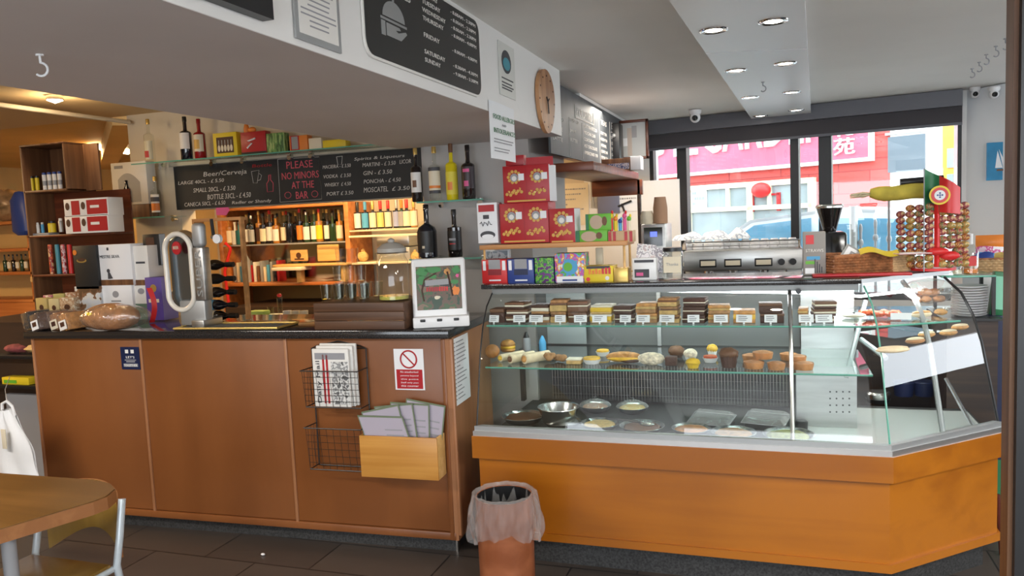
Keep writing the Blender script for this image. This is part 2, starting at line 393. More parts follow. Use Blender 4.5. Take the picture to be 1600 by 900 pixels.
# floor: dark tiles
m_floor = bpy.data.materials.new('floor_tiles'); m_floor.use_nodes = True
_nt = m_floor.node_tree; _b = _nt.nodes['Principled BSDF']; _br = _nt.nodes.new('ShaderNodeTexBrick'); _tc = _nt.nodes.new('ShaderNodeTexCoord')
_nt.links.new(_tc.outputs['Object'], _br.inputs['Vector']); _br.inputs['Scale'].default_value = 1
for k, v in (('Brick Width', .6), ('Row Height', .3), ('Mortar Size', .004)): _br.inputs[k].default_value = v
_br.inputs['Color1'].default_value = (.055, .043, .036, 1); _br.inputs['Color2'].default_value = (.075, .06, .05, 1); _br.inputs['Mortar'].default_value = (.012, .01, .01, 1)
_nt.links.new(_br.outputs['Color'], _b.inputs['Base Color']); _b.inputs['Roughness'].default_value = .4
struct(MB().box(-10, 3.5, -3.1, 9, -.05, 0, m_floor), 'floor')
struct(MB().box(-2.06, 3.5, -3, 7.2, 2.39, 2.5, m_ceil), 'ceiling')
struct(MB().box(-10, -2.06, -3, 4.66, 2.5, 2.6, pmat('cream_ceiling_paint', (.66, .50, .28), .7)).box(-10, -2.06, 4.66, 9.5, 2.62, 2.7, m_warmwall), 'ceiling')
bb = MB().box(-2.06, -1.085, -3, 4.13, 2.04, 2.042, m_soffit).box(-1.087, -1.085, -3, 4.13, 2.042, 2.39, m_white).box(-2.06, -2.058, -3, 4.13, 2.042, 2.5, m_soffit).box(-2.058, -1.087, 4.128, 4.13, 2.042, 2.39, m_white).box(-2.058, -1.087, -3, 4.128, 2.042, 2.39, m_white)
struct(bb, 'ceiling_beam')
# far room seen at the left, lit by warm tubes
struct(MB().box(-10, -5.2, 8.2, 8.3, 0, 2.7, m_warmwall), 'wall_far')
struct(MB().box(-10.1, -10, -3, 8.3, 0, 2.7, m_warmwall), 'wall_left')
bmz = MB(); bmz.box(-.09, .09, -2.2, 2.2, -.16, 0, m_warmwall)
struct(bmz, 'ceiling_joist', (-6.4, 6.3, 2.62), R(48))
struct(MB().tube([(-4.45, .8, 2.44), (-4.5, 4.6, 2.44)], .015, m_cream), 'trim_1')
# back wall of the bar, header wall over the bar, pillar
struct(MB().box(-5.7, -2.0, 6.9, 7.0, 0, 2.62, m_cream).box(-2.0, -1.28, 7.0, 7.1, 0, 2.39, m_cream), 'wall_back')
hw = MB().box(-4.57, -1.95, 4.65, 4.8, 1.775, 2.5, m_cream).box(-4.57, -4.14, 4.65, 4.8, 0, 1.775, m_cream)
struct(hw, 'wall_header')
struct(MB().box(-1.93, -1.28, 4.13, 4.9, 0, 2.385, m_greywall), 'wall_pillar')
struct(MB().box(-1.3, -1.16, 4.9, 7.0, 1.98, 2.385, m_white), 'trim_2')
# window wall
uL, uR = wu(1016, 300), wu(1502, 300)
uA = uL - .45
ww = MB(); wbox(ww, uA - .6, uL, 0, .25, 0, 2.39, m_white); wbox(ww, uL, uR, 0, .25, 0, .85, m_white)
wbox(ww, uL, uR, 0, .25, 2.3, 2.39, m_ceil); wbox(ww, uR, uR + .16, -.02, .25, 0, 2.39, m_white)
struct(ww, 'wall_window')
win = thing('window_1', 'wide shop window behind the coffee machine, in black frames', 'window', (0, 0, 0), kind='structure')
for a, b in ((1016, 1022), (1060, 1075), (1236, 1249), (1280, 1300), (1496, 1504)):
    k = 300 if a > 1100 else 300
    m = MB(); wbox(m, wu(a, k), wu(b, k), -.03 if b - a > 8 else 0, .08, .85, 2.3, m_frame); m.build('window_mullion', win)
m = MB(); wbox(m, uL, uR, 0, .1, .85, .9, m_frame); m.build('window_sill', win)
m = MB(); wbox(m, uL, uR, .045, .05, .9, 2.3, m_glass); m.build('window_pane', win)
# roller blind
zb = wz(1260, 213); 
bl = thing('roller_blind', 'dark grey roller blind half lowered over the top of the street window', 'blind')
m = MB(); wbox(m, uL - .02, uR, -.10, -.094, zb, 2.28, m_blind); m.build('blind_fabric', bl)
m = MB(); wbox(m, uL - .02, uR, -.16, -.03, 2.27, 2.385, m_blindbox); m.build('cassette', bl)
m = MB(); wbox(m, uL - .02, uR, -.108, -.086, zb - .02, zb, m_blindbox); m.build('bottom_bar', bl)
# right side: white reveal, wall with picture, dark door jamb
a0 = onW(1504, 300); a1 = a0 + Vector((.30, -.62, 0))
struct(MB().prism([(a0.x, a0.y), (a0.x + .24, a0.y - .30), (a0.x + .5, a0.y - .30), (a0.x + .5, a0.y + .3), (a0.x, a0.y + .3)], 0, 2.385, m_upvc), 'trim_3')
struct(MB().box(a0.x + .2, 3.4, a0.y - .22, a0.y - .1, 0, 2.385, m_white), 'wall_right')
j0 = onY(1579, 450, 2.0)
struct(MB().box(j0.x, j0.x + .010, 2.0, 2.06, 0, 2.385, m_midwood).box(j0.x + .010, j0.x + .12, 1.98, 2.08, 0, 2.385, m_black), 'door_1', label='black door frame at the right edge of the picture')
# side wall with a window band (daylight from the right)
struct(MB().box(3.4, 3.5, -3, 6.6, 0, 1.22, pmat('slate_wall_panel', (.035, .042, .055), .5)).box(3.4, 3.5, -3, 6.6, 1.75, 2.39, m_white).box(3.4, 3.5, -3, 1.9, 1.22, 1.75, m_white), 'wall_side')
struct(MB().box(-10, 3.5, -3.1, -3, 0, .5, m_white).box(-10, 3.5, -3.1, -3, 2.2, 2.6, m_white).box(-10, -2.6, -3.1, -3, .5, 2.2, m_white).box(2.6, 3.5, -3.1, -3, .5, 2.2, m_white), 'wall_rear')
# made-up flat housings for the added overhead fill lights, out of view
for (x, y, z, sx, sy, lb) in ((2.0, .2, 2.36, 1.1, .5, 'flat white housing of an added fill light over the seating area behind the doorway'), (-3.4, .6, 2.45, 1.6, .5, 'flat white housing of an added fill light left of the low ceiling beam'),
                          (2.1, 1.5, 2.36, 1.0, .4, 'flat white housing of an added fill light nearest the right wall')):
    solo(MB().box(-sx / 2 - .03, sx / 2 + .03, -sy / 2 - .03, sy / 2 + .03, 0, .03, m_panelw), 'fill_light_housing', lb, 'lamp', (x, y, z))

# ================================================================== CEILING PANEL WITH DOWNLIGHTS
PZ = 2.32
pts = [onZ(1045, 0, PZ), onZ(1257, 0, PZ), onZ(1267, 178, PZ), onZ(1175, 187, PZ)]
pa = pts[0] + (pts[0] - pts[3]) * .35; pb = pts[1] + (pts[1] - pts[2]) * .35
cp = thing('ceiling_panel', 'long white dropped ceiling panel carrying two rows of round downlights', 'ceiling panel', (pa.x, pa.y, PZ))
def rel(p): return (p.x - pa.x, p.y - pa.y)
def lerp(a, b, t): return a + (b - a) * t
cuts = [0, .36, .62, 1]
l0, l1 = onZ(1103, 83, PZ), onZ(1258, 59, PZ)
tL = (l0.y - pa.y) / (pts[3].y - pa.y)
for i, (t0, t1) in enumerate(((0, tL), (tL, 1))):
    g = .002
    m = MB().prism([rel(lerp(pa, pts[3], t0 + g)), rel(lerp(pb, pts[2], t0 + g)), rel(lerp(pb, pts[2], t1 - g)), rel(lerp(pa, pts[3], t1 - g))], 0, .07, m_panelw)
    m.build('panel_board', cp)
dl = [(1115, 47, 'front left, nearest'), (1208, 33, 'front right, nearest'), (1150, 110, 'second in the left row'), (1227, 99, 'second in the right row'),
      (1172, 152, 'third in the left row'), (1237, 144, 'third in the right row'), (1188, 181, 'last in the left row, by the blind'), (1244, 172, 'last in the right row, by the blind')]
d0 = None
for i, (px, py, lb) in enumerate(dl):
    p = onZ(px, py, PZ)
    lab = 'round recessed downlight in the white ceiling panel, ' + lb
    if d0 is None:
        d0 = thing('downlight', lab, 'downlight', (p.x, p.y, PZ), 0, 'downlights in the ceiling panel')
        MB().lathe([(.036, 0), (.05, -.006), (.056, -.004), (.058, 0)], m_chrome, 24).build('rim', d0)
        MB().lathe([(0, -.004), (.035, -.002)], m_lamp, 24, caps=False).build('bulb', d0)
        o = d0
    else: o = dup(d0, (p.x, p.y, PZ), label=lab)
    if i < 6:
        l = bpy.data.lights.new('downlight_beam', 'SPOT'); l.energy = 5; l.color = (1, .9, .74); l.spot_size = R(110); l.spot_blend = .6; l.shadow_soft_size = .03
        lo = bpy.data.objects.new('downlight_beam', l); COL.objects.link(lo); lo.location = (p.x, p.y, PZ - .02)
# hooks
def hook(px, py, z, lab, s=1, mat=None):
    p = onZ(px, py, z)
    pt = [(0, 0, 0), (0, 0, -.015)] + [(.012 * math.sin(a), 0, -.027 - .012 * -math.cos(a) * 1 - .0) for a in [R(k) for k in range(0, 250, 25)]]
    pt = [(q[0] * s, q[1], q[2] * s) for q in pt]
    solo(MB().tube(pt, .0022 * s, mat or m_chrome, 6).cyl((0, 0, -.004), .007 * s, .004, mat or m_chrome, 10), 'ceiling_hook', lab, 'hook', (p.x, p.y, z), R(20), 'ceiling hooks')
hook(62, 85, 2.04, 'white hook screwed into the low ceiling beam at the upper left', 1.3, m_whitepl)
for (x, y, z, l) in ((1192, 128, PZ, 'small hook in the ceiling panel between the downlights'), (1519, 107, 2.385, 'leftmost of the row of ceiling hooks at the right'), (1530, 97, 2.385, 'second from left of the row of ceiling hooks at the right'),
                  (1541, 85, 2.385, 'middle of the row of ceiling hooks at the right'), (1556, 72, 2.385, 'fourth from left of the row of ceiling hooks at the right'), (1571, 60, 2.385, 'rightmost of the row of ceiling hooks at the right')):
    hook(x, y, z, l, 1.4, m_greypl)
# security cameras
def seccam(px, py, lab, c, s=1, z=None, body=m_whitepl):
    p = c; t = thing('security_camera', lab, 'security camera', p)
    MB().lathe([(.045 * s, 0), (.045 * s, -.02 * s), (.035 * s, -.035 * s)], body, 20).build('base', t)
    MB().ball((0, 0, -.055 * s), .038 * s, .038 * s, .038 * s, body).build('housing', t)
    X = Matrix.Translation((0, -.03 * s, -.062 * s)) @ Matrix.Rotation(R(110), 4, 'X')
    MB().lathe([(0, .014 * s), (.014 * s, .012 * s), (.022 * s, 0)], m_blackgloss, 16, X).build('lens', t)
seccam(0, 0, 'white dome security camera hanging under the ceiling above the blind', onZ(1086, 172, 2.385), 1.05)
q = onP(1523, 150, WP - WN * .12, WN); seccam(0, 0, 'white dome security camera on the white column right of the blind', (q.x, q.y, q.z + .06), .8)
q = onY(1553, 150, a0.y - .26); seccam(0, 0, 'white dome security camera on the right wall above the sailing picture', (q.x, q.y, q.z + .06), .85)

# ================================================================== STREET OUTSIDE
FD = Vector((1, -.53, 0)).normalized(); FP = onY(1178, 300, 13.0); FP.z = 0; FN = Vector((.53, 1, 0)).normalized()
FA = math.atan2(FD.y, FD.x)
def fu(px, py): return (onP(px, py, FP, FN) - FP).dot(FD)
def fz(px, py): return onP(px, py, FP, FN).z
m_redfac = pmat('pink_red_signboard', (.62, .10, .17), .5, vary=.12, vscale=3)
m_redtile = bpy.data.materials.new('red_cladding'); m_redtile.use_nodes = True
_nt = m_redtile.node_tree; _b = _nt.nodes['Principled BSDF']; _br = _nt.nodes.new('ShaderNodeTexBrick'); _tc = _nt.nodes.new('ShaderNodeTexCoord'); _mp = _nt.nodes.new('ShaderNodeMapping')
_mp.inputs['Rotation'].default_value = (R(90), 0, 0); _nt.links.new(_tc.outputs['Object'], _mp.inputs[0]); _nt.links.new(_mp.outputs[0], _br.inputs['Vector'])
_br.inputs['Scale'].default_value = 1
for k, v in (('Brick Width', .9), ('Row Height', .16), ('Mortar Size', .008)): _br.inputs[k].default_value = v
_br.inputs['Color1'].default_value = (.60, .05, .04, 1); _br.inputs['Color2'].default_value = (.68, .08, .07, 1); _br.inputs['Mortar'].default_value = (.3, .02, .02, 1)
_nt.links.new(_br.outputs['Color'], _b.inputs['Base Color'])
m_render = pmat('white_render', (.85, .84, .8), .8)
m_shopgl = pmat('shop_window_glass', (.24, .29, .31), .15, vary=.3, vscale=1.2)
m_creamfr = pmat('cream_frame', (.72, .66, .5), .5)
m_letter = pmat('white_letters', (.85, .85, .85), .5)
fac = thing('shop_building', 'pink and red shopfront across the street with white lettering', 'building', (FP.x, FP.y, 0), FA)
MB().box(-9, fu(1390, 260), .02, .5, -.3, 7, m_redtile).build('wall', fac)
zs0 = fz(1178, 262)
SB = MB().box(-9, fu(1364, 240), -.12, 0, zs0, zs0 + 1.35, m_redfac).box(-9, fu(1366, 240), -.14, .0, zs0 - .05, zs0, m_render).box(fu(1363, 240), fu(1367, 240), -.14, 0, zs0 - .05, zs0 + 1.4, m_render).build('signboard', fac)
wl, wr = fu(1079, 330), fu(1272, 330); zt = fz(1176, 284)
MB().box(-9, wr, -.03, .05, -.2, zt, m_shopgl).build('shop_window', fac)
f = MB()
for px in (1026, 1079, 1175, 1271): f.box(fu(px, 330) - .05, fu(px, 330) + .05, -.08, 0, -.2, zt, m_creamfr)
f.box(-9, wr, -.08, 0, zt - .08, zt, m_creamfr).box(-9, wr, -.08, 0, zt - .45, zt - .38, m_creamfr).box(-9, wr, -.08, 0, .3, .4, m_creamfr)
for px in (1140, 1205): f.box(fu(px, 290) - .03, fu(px, 290) + .03, -.08, 0, zt - .4, zt, m_creamfr)
f.build('window_frame', fac)
zl = fz(1150, 236)
text('GARDEN', 1, (fu(1104, 236), -.13, zl - .0), FY, m_letter, SB, width=fu(1300, 220) - fu(1104, 236), height=.75, th=.04)
text('FUL', 1, (fu(960, 236), -.13, zl), FY, m_letter, SB, width=fu(1090, 220) - fu(960, 236), height=.75, th=.04)
text('\u82d1', 1, (fu(1309, 236), -.13, fz(1322, 240)), FY, m_letter, SB, width=fu(1341, 225) - fu(1309, 225), height=fz(1322, 214) - fz(1322, 240), th=.04)
text('\u82b1', 1, (fu(1309, 206), -.13, fz(1322, 210)), FY, m_letter, SB, width=fu(1341, 195) - fu(1309, 195), height=.4, th=.04)
f = MB().box(fu(1083, 325), fu(1107, 325), -.05, -.035, fz(1095, 330), fz(1095, 294), m_render); ticks(f, fu(1085, 325), fu(1106, 325), fz(1095, 322), fz(1095, 298), -.052, pmat('poster_ink', (.2, .3, .45), .6), 3, random.Random(3), .6); f.build('poster', fac)
f = MB().ball((fu(1195, 295), -.12, fz(1195, 297)), .16, .12, .12, m_redb).box(fu(1193, 300) , fu(1198, 300), -.16, -.12, fz(1195, 305), fz(1195, 300), m_yellow); f.build('lantern', fac)
f = MB()
for px in (1178, 1219): f.box(fu(px, 320) - .03, fu(px, 320) + .03, -.06, -.035, fz(1195, 330), fz(1195, 302), m_red)
f.box(fu(1176, 320), fu(1221, 320), -.06, -.035, fz(1195, 306), fz(1195, 303), m_red); f.build('red_lattice', fac)
wb = thing('white_house', 'white rendered house right of the red shopfront, with one sash window and an orange door', 'building', (FP.x, FP.y, 0), FA)
MB().box(fu(1391, 260), fu(1500, 260) + 3, 0, .5, -.3, 7, m_render).build('wall', wb)
MB().box(fu(1388, 240), fu(1446, 240), -.02, .02, fz(1415, 268), fz(1415, 212), pmat('dark_house_glass', (.10, .13, .16), .3)).build('window', wb)
MB().box(fu(1384, 240), fu(1450, 240), -.03, .02, fz(1415, 209), fz(1415, 205), m_greypl).build('window_lintel', wb)
MB().box(fu(1474, 260), fu(1512, 260), -.04, .02, -.2, fz(1490, 196), pmat('orange_door_paint', (.75, .33, .05), .5)).build('door', wb)
f = MB()
for (a, b) in ((232, 262), (272, 330)): f.box(fu(1482, 260), fu(1492, 260), -.06, -.03, fz(1488, b), fz(1488, a), m_shopgl)
f.build('door_glass', wb)
struct(MB().box(-14, 16, 7.3, 30, .05, .099, pmat('asphalt', (.42, .42, .42), .9)), 'street_ground')
# parked white car
cpt = onY(1285, 380, 9.6)
car = thing('car', 'white car parked in the street outside the window', 'car', (cpt.x, cpt.y, .10), R(-16))
m_carw = pmat('white_car_paint', (.85, .86, .88), .2, coat=.6); m_carg = pmat('car_window_glass', (.20, .45, .62), .08, coat=.5)
def car_body():
    bmx = MB(); out = [(-2.1, .35), (-2.15, .75), (-1.9, .9), (-1.15, 1.0), (-.55, 1.38), (.3, 1.47), (1.0, 1.42), (1.65, 1.08), (2.0, 1.0), (2.12, .7), (2.1, .35)]
    n = len(out)
    def ring(y, k, dz=0): return [(x * (1 - .02 * (1 - k)), y, .35 + (z - .35) * (1 - .03 * (1 - k))) for x, z in out]
    secs = [ring(-.86, 0), ring(-.9, 1), ring(.9, 1), ring(.86, 0)]
    vs = [v for s_ in secs for v in s_]; fs = []
    for j in range(3):
        for i in range(n): a = j * n + i; b = j * n + (i + 1) % n; fs.append((b, a, a + n, b + n))
    fs.append(list(range(n))); fs.append(list(range(3 * n, 4 * n))[::-1])
    return bmx.add(vs, fs, m_carw)
car_body().build('body', car)
gl = MB()
for pl_ in ([(-1.0, 1.0), (-.5, 1.32), (.1, 1.38), (.1, 1.0)], [(.17, 1.0), (.17, 1.38), (.95, 1.34), (1.35, 1.05)]):
    gl.add([(x, -.912, z) for x, z in pl_], [tuple(range(len(pl_)))[::-1]], m_carg); gl.add([(x, -.912, z) for x, z in pl_], [tuple(range(len(pl_)))], m_carg)
gl.build('side_window', car)
for x in (-1.35, 1.35):
    MB().cyl((x, -.93, .33), .33, .22, m_black, 28, axis='y').cyl((x, -.945, .33), .2, .03, m_steeldull, 16, axis='y').build('wheel', car)
# iron railing with spear tops and the white-painted post
for i, (px, h) in enumerate(((1345, 358), (1368, 350), (1389, 352))):
    b = onP(px, 400, WP + WN * .9, WN); t_ = onP(px, h, WP + WN * .9, WN)
    solo(MB().tube([(0, 0, 0), (0, 0, t_.z)], .012, m_greypl, 8).ball((0, 0, t_.z), .016, .016, .05, m_greypl, 8, 6).ball((0, 0, t_.z - .12), .024, .024, .035, m_greypl, 8, 6), 'railing_spindle',
         ['leftmost', 'middle', 'rightmost'][i] + ' of three grey iron railing spindles with spear tips outside the window', 'railing', (b.x, b.y, -.3 + .3), 0, 'iron railing spindles')
b = onP(1334, 400, WP + WN * .9, WN); solo(MB().tube([(0, 0, 0), (0, 0, onP(1334, 322, WP + WN * .9, WN).z)], .035, m_steeldull, 12), 'bollard_post', 'pale metal post standing outside the window left of the railing spindles', 'post', (b.x, b.y, 0))
struct(MB().box(-14, 16, 7.0, 7.9, .0, .12, pmat('pavement', (.5, .5, .48), .9)), 'pavement')

# ================================================================== BAR COUNTER
CA = math.atan2(.119, 2.522); CO = Vector((-1.443, 3.278, 0))         # front right corner of the worktop
Cu = Vector((math.cos(CA), math.sin(CA), 0)); Cn = Vector((-math.sin(CA), math.cos(CA), 0))
def onC(px, py, off=.03):
    p = onP(px, py, CO + Cn * off, Cn) - CO
    return p.dot(Cu), p.z            # along the counter (negative to the left), height
LX = onC(36, 525, 0)[0]
bc = thing('bar_counter', 'long reddish brown veneered bar counter on a black granite plinth', 'counter', CO, CA)
cuts = [LX + .03, onC(219, 535)[0], onC(445, 535)[0], onC(703, 535)[0] + .0]
for i in range(3):
    MB().rbox(cuts[i] + .012, cuts[i + 1] - .004, .03, .05, .115, 1.055, m_counter, .002).build('front_panel', bc)
MB().box(LX + .03, -.03, .051, .62, .11, 1.055, m_counter).build('carcass', bc)
for x in cuts: MB().rbox(x - .004, x + .012, .022, .05, .1, 1.055, m_end, .003).build('panel_strip', bc)
MB().rbox(cuts[0], -.02, .02, .05, .075, .112, m_counter, .004).build('bottom_rail', bc)
MB().box(-.03, -.008, .022, .64, .075, 1.055, m_end).build('end_panel', bc)
MB().rbox(-.05, -.028, .018, .05, .075, 1.055, m_counter, .004).build('corner_post', bc)
MB().box(LX + .05, -.04, .07, .6, 0, .11, m_plinth).build('plinth', bc)
MB().box(-.04, -.03, .06, .1, 0, .11, m_steel).build('plinth_trim', bc)
wt = MB().rbox(LX, 0, 0, .66, 1.058, 1.10, m_granite, .006).build('counter_worktop', None, CO, CA, label='polished black stone worktop lying on the bar counter', category='worktop')
ZT = 1.10
# small blue notice, no-entry notice
def notice_frame(px0, px1, py0, py1): 
    x0, zb_ = onC((px0 + px0) / 2, (py0 + py1) / 2); x1, _ = onC(px1, (py0 + py1) / 2); _, z0 = onC((px0 + px1) / 2, py1); _, z1 = onC((px0 + px1) / 2, py0)
    return x0, x1, z0, z1
def at_counter(x, z, off=.03): return CO + Cu * x + Cn * off + Vector((0, 0, z))
x0, x1, z0, z1 = notice_frame(190, 219, 542, 577); w, h = x1 - x0, z1 - z0
t = thing('notice', 'small dark navy notice stuck on the bar counter front below the bread', 'notice', at_counter(x0, z0, .028), CA)
MB().box(0, w, -.002, 0, 0, h, m_navy).box(w * .12, w * .88, -.003, -.002, h * .12, h * .26, m_greyink).build('sheet', t)
text("LET'S", .02, (w * .5, -.0025, h * .5), FY, m_labelw, t, width=w * .45, height=h * .1, align='CENTER')
MB().box(w * .2, w * .8, -.0032, -.002, h * .40, h * .44, m_greyink).box(w * .28, w * .74, -.0032, -.002, h * .32, h * .37, m_greyink).build('small_print', t)
text('TOGETHER', .02, (w * .5, -.0035, h * .14), FY, m_labelw, t, width=w * .7, height=h * .09, align='CENTER')
MB().box(w * .25, w * .42, -.003, -.002, h * .72, h * .88, m_labelw).box(w * .55, w * .72, -.003, -.002, h * .72, h * .88, m_labelw).build('crest', t)
x0, x1, z0, z1 = notice_frame(617, 663, 545, 609); w, h = x1 - x0, z1 - z0
t = thing('notice', 'white and red prohibition notice with a red crossed circle on the bar counter', 'notice', at_counter(x0, z0, .028), CA)
MB().box(0, w, -.002, 0, 0, h, m_paper).box(w * .06, w * .94, -.003, -.002, h * .03, h * .5, m_red).build('sheet', t)
s_ = MB(); cr_ = Vector((w * .5, -.004, h * .75)); rr = w * .27
s_.tube([(cr_.x + rr * math.cos(a), -.003, cr_.z + rr * math.sin(a)) for a in [2 * math.pi * i / 28 for i in range(28)]], .004, m_red, 6, True)
s_.tube([(cr_.x - rr * .7, -.003, cr_.z + rr * .7), (cr_.x + rr * .7, -.003, cr_.z - rr * .7)], .0035, m_red, 6); s_.build('crossed_circle', t)
for i, tx in enumerate(('No unauthorised', 'persons beyond', 'this point', 'Staff only past', 'this counter')):
    text(tx, .012, (w * .5, -.0035, h * (.42 - .085 * i)), FY, m_paper, t, width=w * .6, height=h * .045, align='CENTER')
# paper on the end panel
p0 = onX(703, 530, -1.449); p1 = onX(736, 527, -1.449)
y0, y1 = onX(706, 580, CO.x - .004).y, onX(736, 580, CO.x - .004).y; zt_, zb_ = onX(716, 527, CO.x).z, onX(722, 630, CO.x).z
y0 = max(y0, CO.y + .03)
pp = MB().box(0, .002, 0, y1 - y0, 0, zt_ - zb_, m_paper)
rnd = random.Random(5); wy = y1 - y0; hz = zt_ - zb_
for i in range(15):
    z = hz * (.94 - i * .06)
    for (a, b) in ((.08, .2), (.25, .25 + rnd.uniform(.2, .6))):
        pp.add([(.0025, a * wy, z), (.0025, b * wy, z), (.0025, b * wy, z - hz * .018), (.0025, a * wy, z - hz * .018)], [(0, 1, 2, 3)], m_greyink)
solo(pp, 'paper_notice', 'white printed sheet taped to the narrow end of the bar counter', 'notice', (CO.x - .003, y0, zb_), CA)
# ================================================================== DISPLAY CASE
YB = 3.278
G = [(.020, .645), (.034, .70), (.07, .833), (.11, .979), (.16, 1.095), (.225, 1.185), (.325, 1.25)]
def gint(z):
    for (d0, z0), (d1, z1) in zip(G, G[1:]):
        if z <= z1: return d0 + (d1 - d0) * (z - z0) / (z1 - z0)
    return G[-1][0]
def cornr(d): return (.427 - .2 * d, YB + d)
def cend(d): return (.91 - .53 * d, 3.72 + .80 * d)
dc = thing('display_case', 'long curved glass pastry display case on an orange wooden base', 'display case', (-.2, 3.75, 0))
def plan(o):   # outline grown by o
    return [(-1.335 - o, YB - o), (.427 + .41 * o, YB - o), (.91 + o, 3.72 - .41 * o), (.91 + o, 4.25), (-1.335 - o, 4.25)]

def rim(o0, o1, z0, z1, m):
    a, b = plan(o0)[:3], plan(o1)[:3]; mb = MB()
    for i in range(2): mb.prism([a[i], a[i + 1], b[i + 1], b[i]], z0, z1, m)
    return mb
wpart(rim(.012, -.03, .50, .605, m_orange), 'wooden_band', dc)
wpart(MB().prism(plan(.0), .125, .16, m_orange), 'bottom_rail', dc)
wpart(MB().prism(plan(-.06), 0, .125, m_plinth), 'plinth', dc)
# metal sill as a frame round the front
wpart(MB().prism(plan(-.012), .15, .505, m_orange), 'base_panel', dc)
wpart(rim(.006, -.012, .605, .628, m_alu), 'front_sill', dc)
wpart(rim(.0, -.03, .628, .65, m_steeldull), 'glass_rail', dc)
ZD = .572
wpart(MB().prism(plan(-.02), ZD - .012, ZD - .001, m_casedark), 'deck', dc)
wpart(MB().prism([(.03, 3.36), (.40, 3.36), (.88, 3.78), (.88, 4.2), (.35, 4.2), (.35, 3.9), (.03, 3.9)], ZD - .001, ZD, pmat('deck_white', (.50, .52, .50), .25)), 'white_deck', dc)
# curved panes
def curve(fn): return [(fn(d)[0], fn(d)[1], z) for d, z in G]
Lc = [(-1.33, YB + d, z) for d, z in G]; Mc = [(.062, YB + d, z) for d, z in G]; Cc = curve(cornr); Ec = curve(cend)
mid = [tuple((a + b) / 2 for a, b in zip(p, q)) for p, q in zip(Cc, Ec)]
wpart(MB().strip(Mc, Lc, m_glass), 'curved_pane', dc)
wpart(MB().strip(Cc, Mc, m_glass), 'curved_pane', dc)
wpart(MB().strip(Ec, Cc, m_glass), 'curved_pane', dc)
wpart(MB().tube(Lc, .0035, m_black, 6), 'pane_edge', dc)
wpart(MB().tube(Cc, .004, m_glassedge, 6), 'pane_edge', dc)
wpart(MB().tube(Ec, .006, m_black, 6), 'pane_edge', dc)
wpart(MB().tube([(x, y + .01, z) for x, y, z in Mc], .009, m_steel, 8), 'glazing_post', dc)
wpart(MB().tube([(x - .01, y + .012, z) for x, y, z in mid], .011, m_steeldull, 8), 'glazing_post', dc)
wpart(MB().cyl((.062 + .035, 3.53, 1.238), .012, .012, m_black, 14, axis='y'), 'lock', dc)
# end pane at the left, flat
wpart(MB().add([(p[0], p[1], p[2]) for p in Lc] + [(-1.33, 4.2, 1.25), (-1.33, 4.2, .645)], [list(range(len(Lc) + 2))], m_glass), 'end_pane', dc)
wpart(MB().box(-1.335, -1.315, 3.98, 4.02, .6, .89, m_black), 'end_post', dc)
# top slab and steel corner plate
wpart(MB().rbox(-1.38, .35, 3.565, 4.02, 1.262, 1.285, m_granite, .004), 'top_slab', dc)
wpart(MB().prism([(.352, 3.60), (.76, 3.985), (.76, 4.2), (.352, 4.2)], 1.262, 1.28, m_brushed), 'steel_corner_top', dc)
wpart(MB().box(-1.33, .34, 3.585, 3.63, 1.235, 1.262, m_casegrey), 'top_rail', dc)
la, lb_, lc_ = onY(985, 454, 3.72), onY(1240, 457, 3.72), onY(1345, 463, 3.72)
wpart(MB().tube([la, lb_, lc_, (.62, 3.98, lc_.z - .002)], .006, m_led, 8), 'led_strip', dc)
area('case_led_light', (-.3, 3.72, 1.225), (R(8), 0, 0), 1.9, .04, 4.5, (.93, .97, 1))
area('case_led_light', (.45, 3.9, 1.225), (R(8), 0, R(40)), .5, .04, 1.6, (.93, .97, 1))
# glass shelves
def shelf(z, yf, name, xr, ext=None):
    p = [(-1.315, yf), (xr, yf)] + (ext or []) + [((ext[-1][0] if ext else xr), 4.0), (-1.315, 4.0)]
    if ext: p = [(-1.315, yf), (xr, yf), ext[0], (ext[0][0] - .16, ext[0][1] + .28), (xr - .05, 4.0), (-1.315, 4.0)]
    s_ = wpart(MB().prism(p, z - .008, z, m_shelfg), name, dc)
    e = [(q[0], q[1] - .001, z - .004) for q in p[:3 if ext else 2]]
    wpart(MB().tube(e, .0045, m_glassedge, 6), 'shelf_edge', dc)
Z1, Z2 = 1.10, .905
e1 = onZ(1500, 500, Z1)
shelf(Z1, 3.45, 'glass_shelf', onZ(1365, 508, Z1).x, [(e1.x, e1.y)])
shelf(Z2, 3.41, 'glass_shelf', .375)
# back: steel sliding doors, cooling grille, perforated box
wpart(MB().box(-1.31, .12, 4.16, 4.18, .89, 1.25, m_casegrey).box(-1.31, .12, 4.16, 4.18, .572, .89, m_casedark).box(-.6, -.58, 4.14, 4.16, .89, 1.25, m_brushed), 'back_panel', dc)
wpart(MB().box(.12, .36, 4.02, 4.03, .86, 1.25, m_brushed), 'back_panel', dc)
wpart(MB().box(-1.2, -.98, 4.09, 4.10, .905, 1.2, pmat('mirror_steel', (.40, .44, .44), .3, .5)), 'back_panel', dc)
gx0, gx1 = onY(862, 600, 4.08).x, onY(1232, 600, 4.08).x
gz0, gz1 = onY(1050, 630, 4.08).z, onY(1050, 572, 4.08).z
gm = MB().box(gx0, gx1 + .02, 4.09, 4.14, .61, gz1 + .02, m_black)
n = 78
for i in range(n): x = gx0 + (gx1 - gx0) * (i + .5) / n; gm.box(x - .0013, x + .0013, 4.075, 4.09, gz0 + .005, gz1, m_steel)
for k in range(4): gm.box(gx0, gx1, 4.084, 4.088, gz0 + .03 + k * .045, gz0 + .034 + k * .045, m_black)
wpart(gm, 'cooling_grille', dc)
bx0, bx1 = onY(1244, 620, 3.83).x, onY(1338, 620, 3.83).x
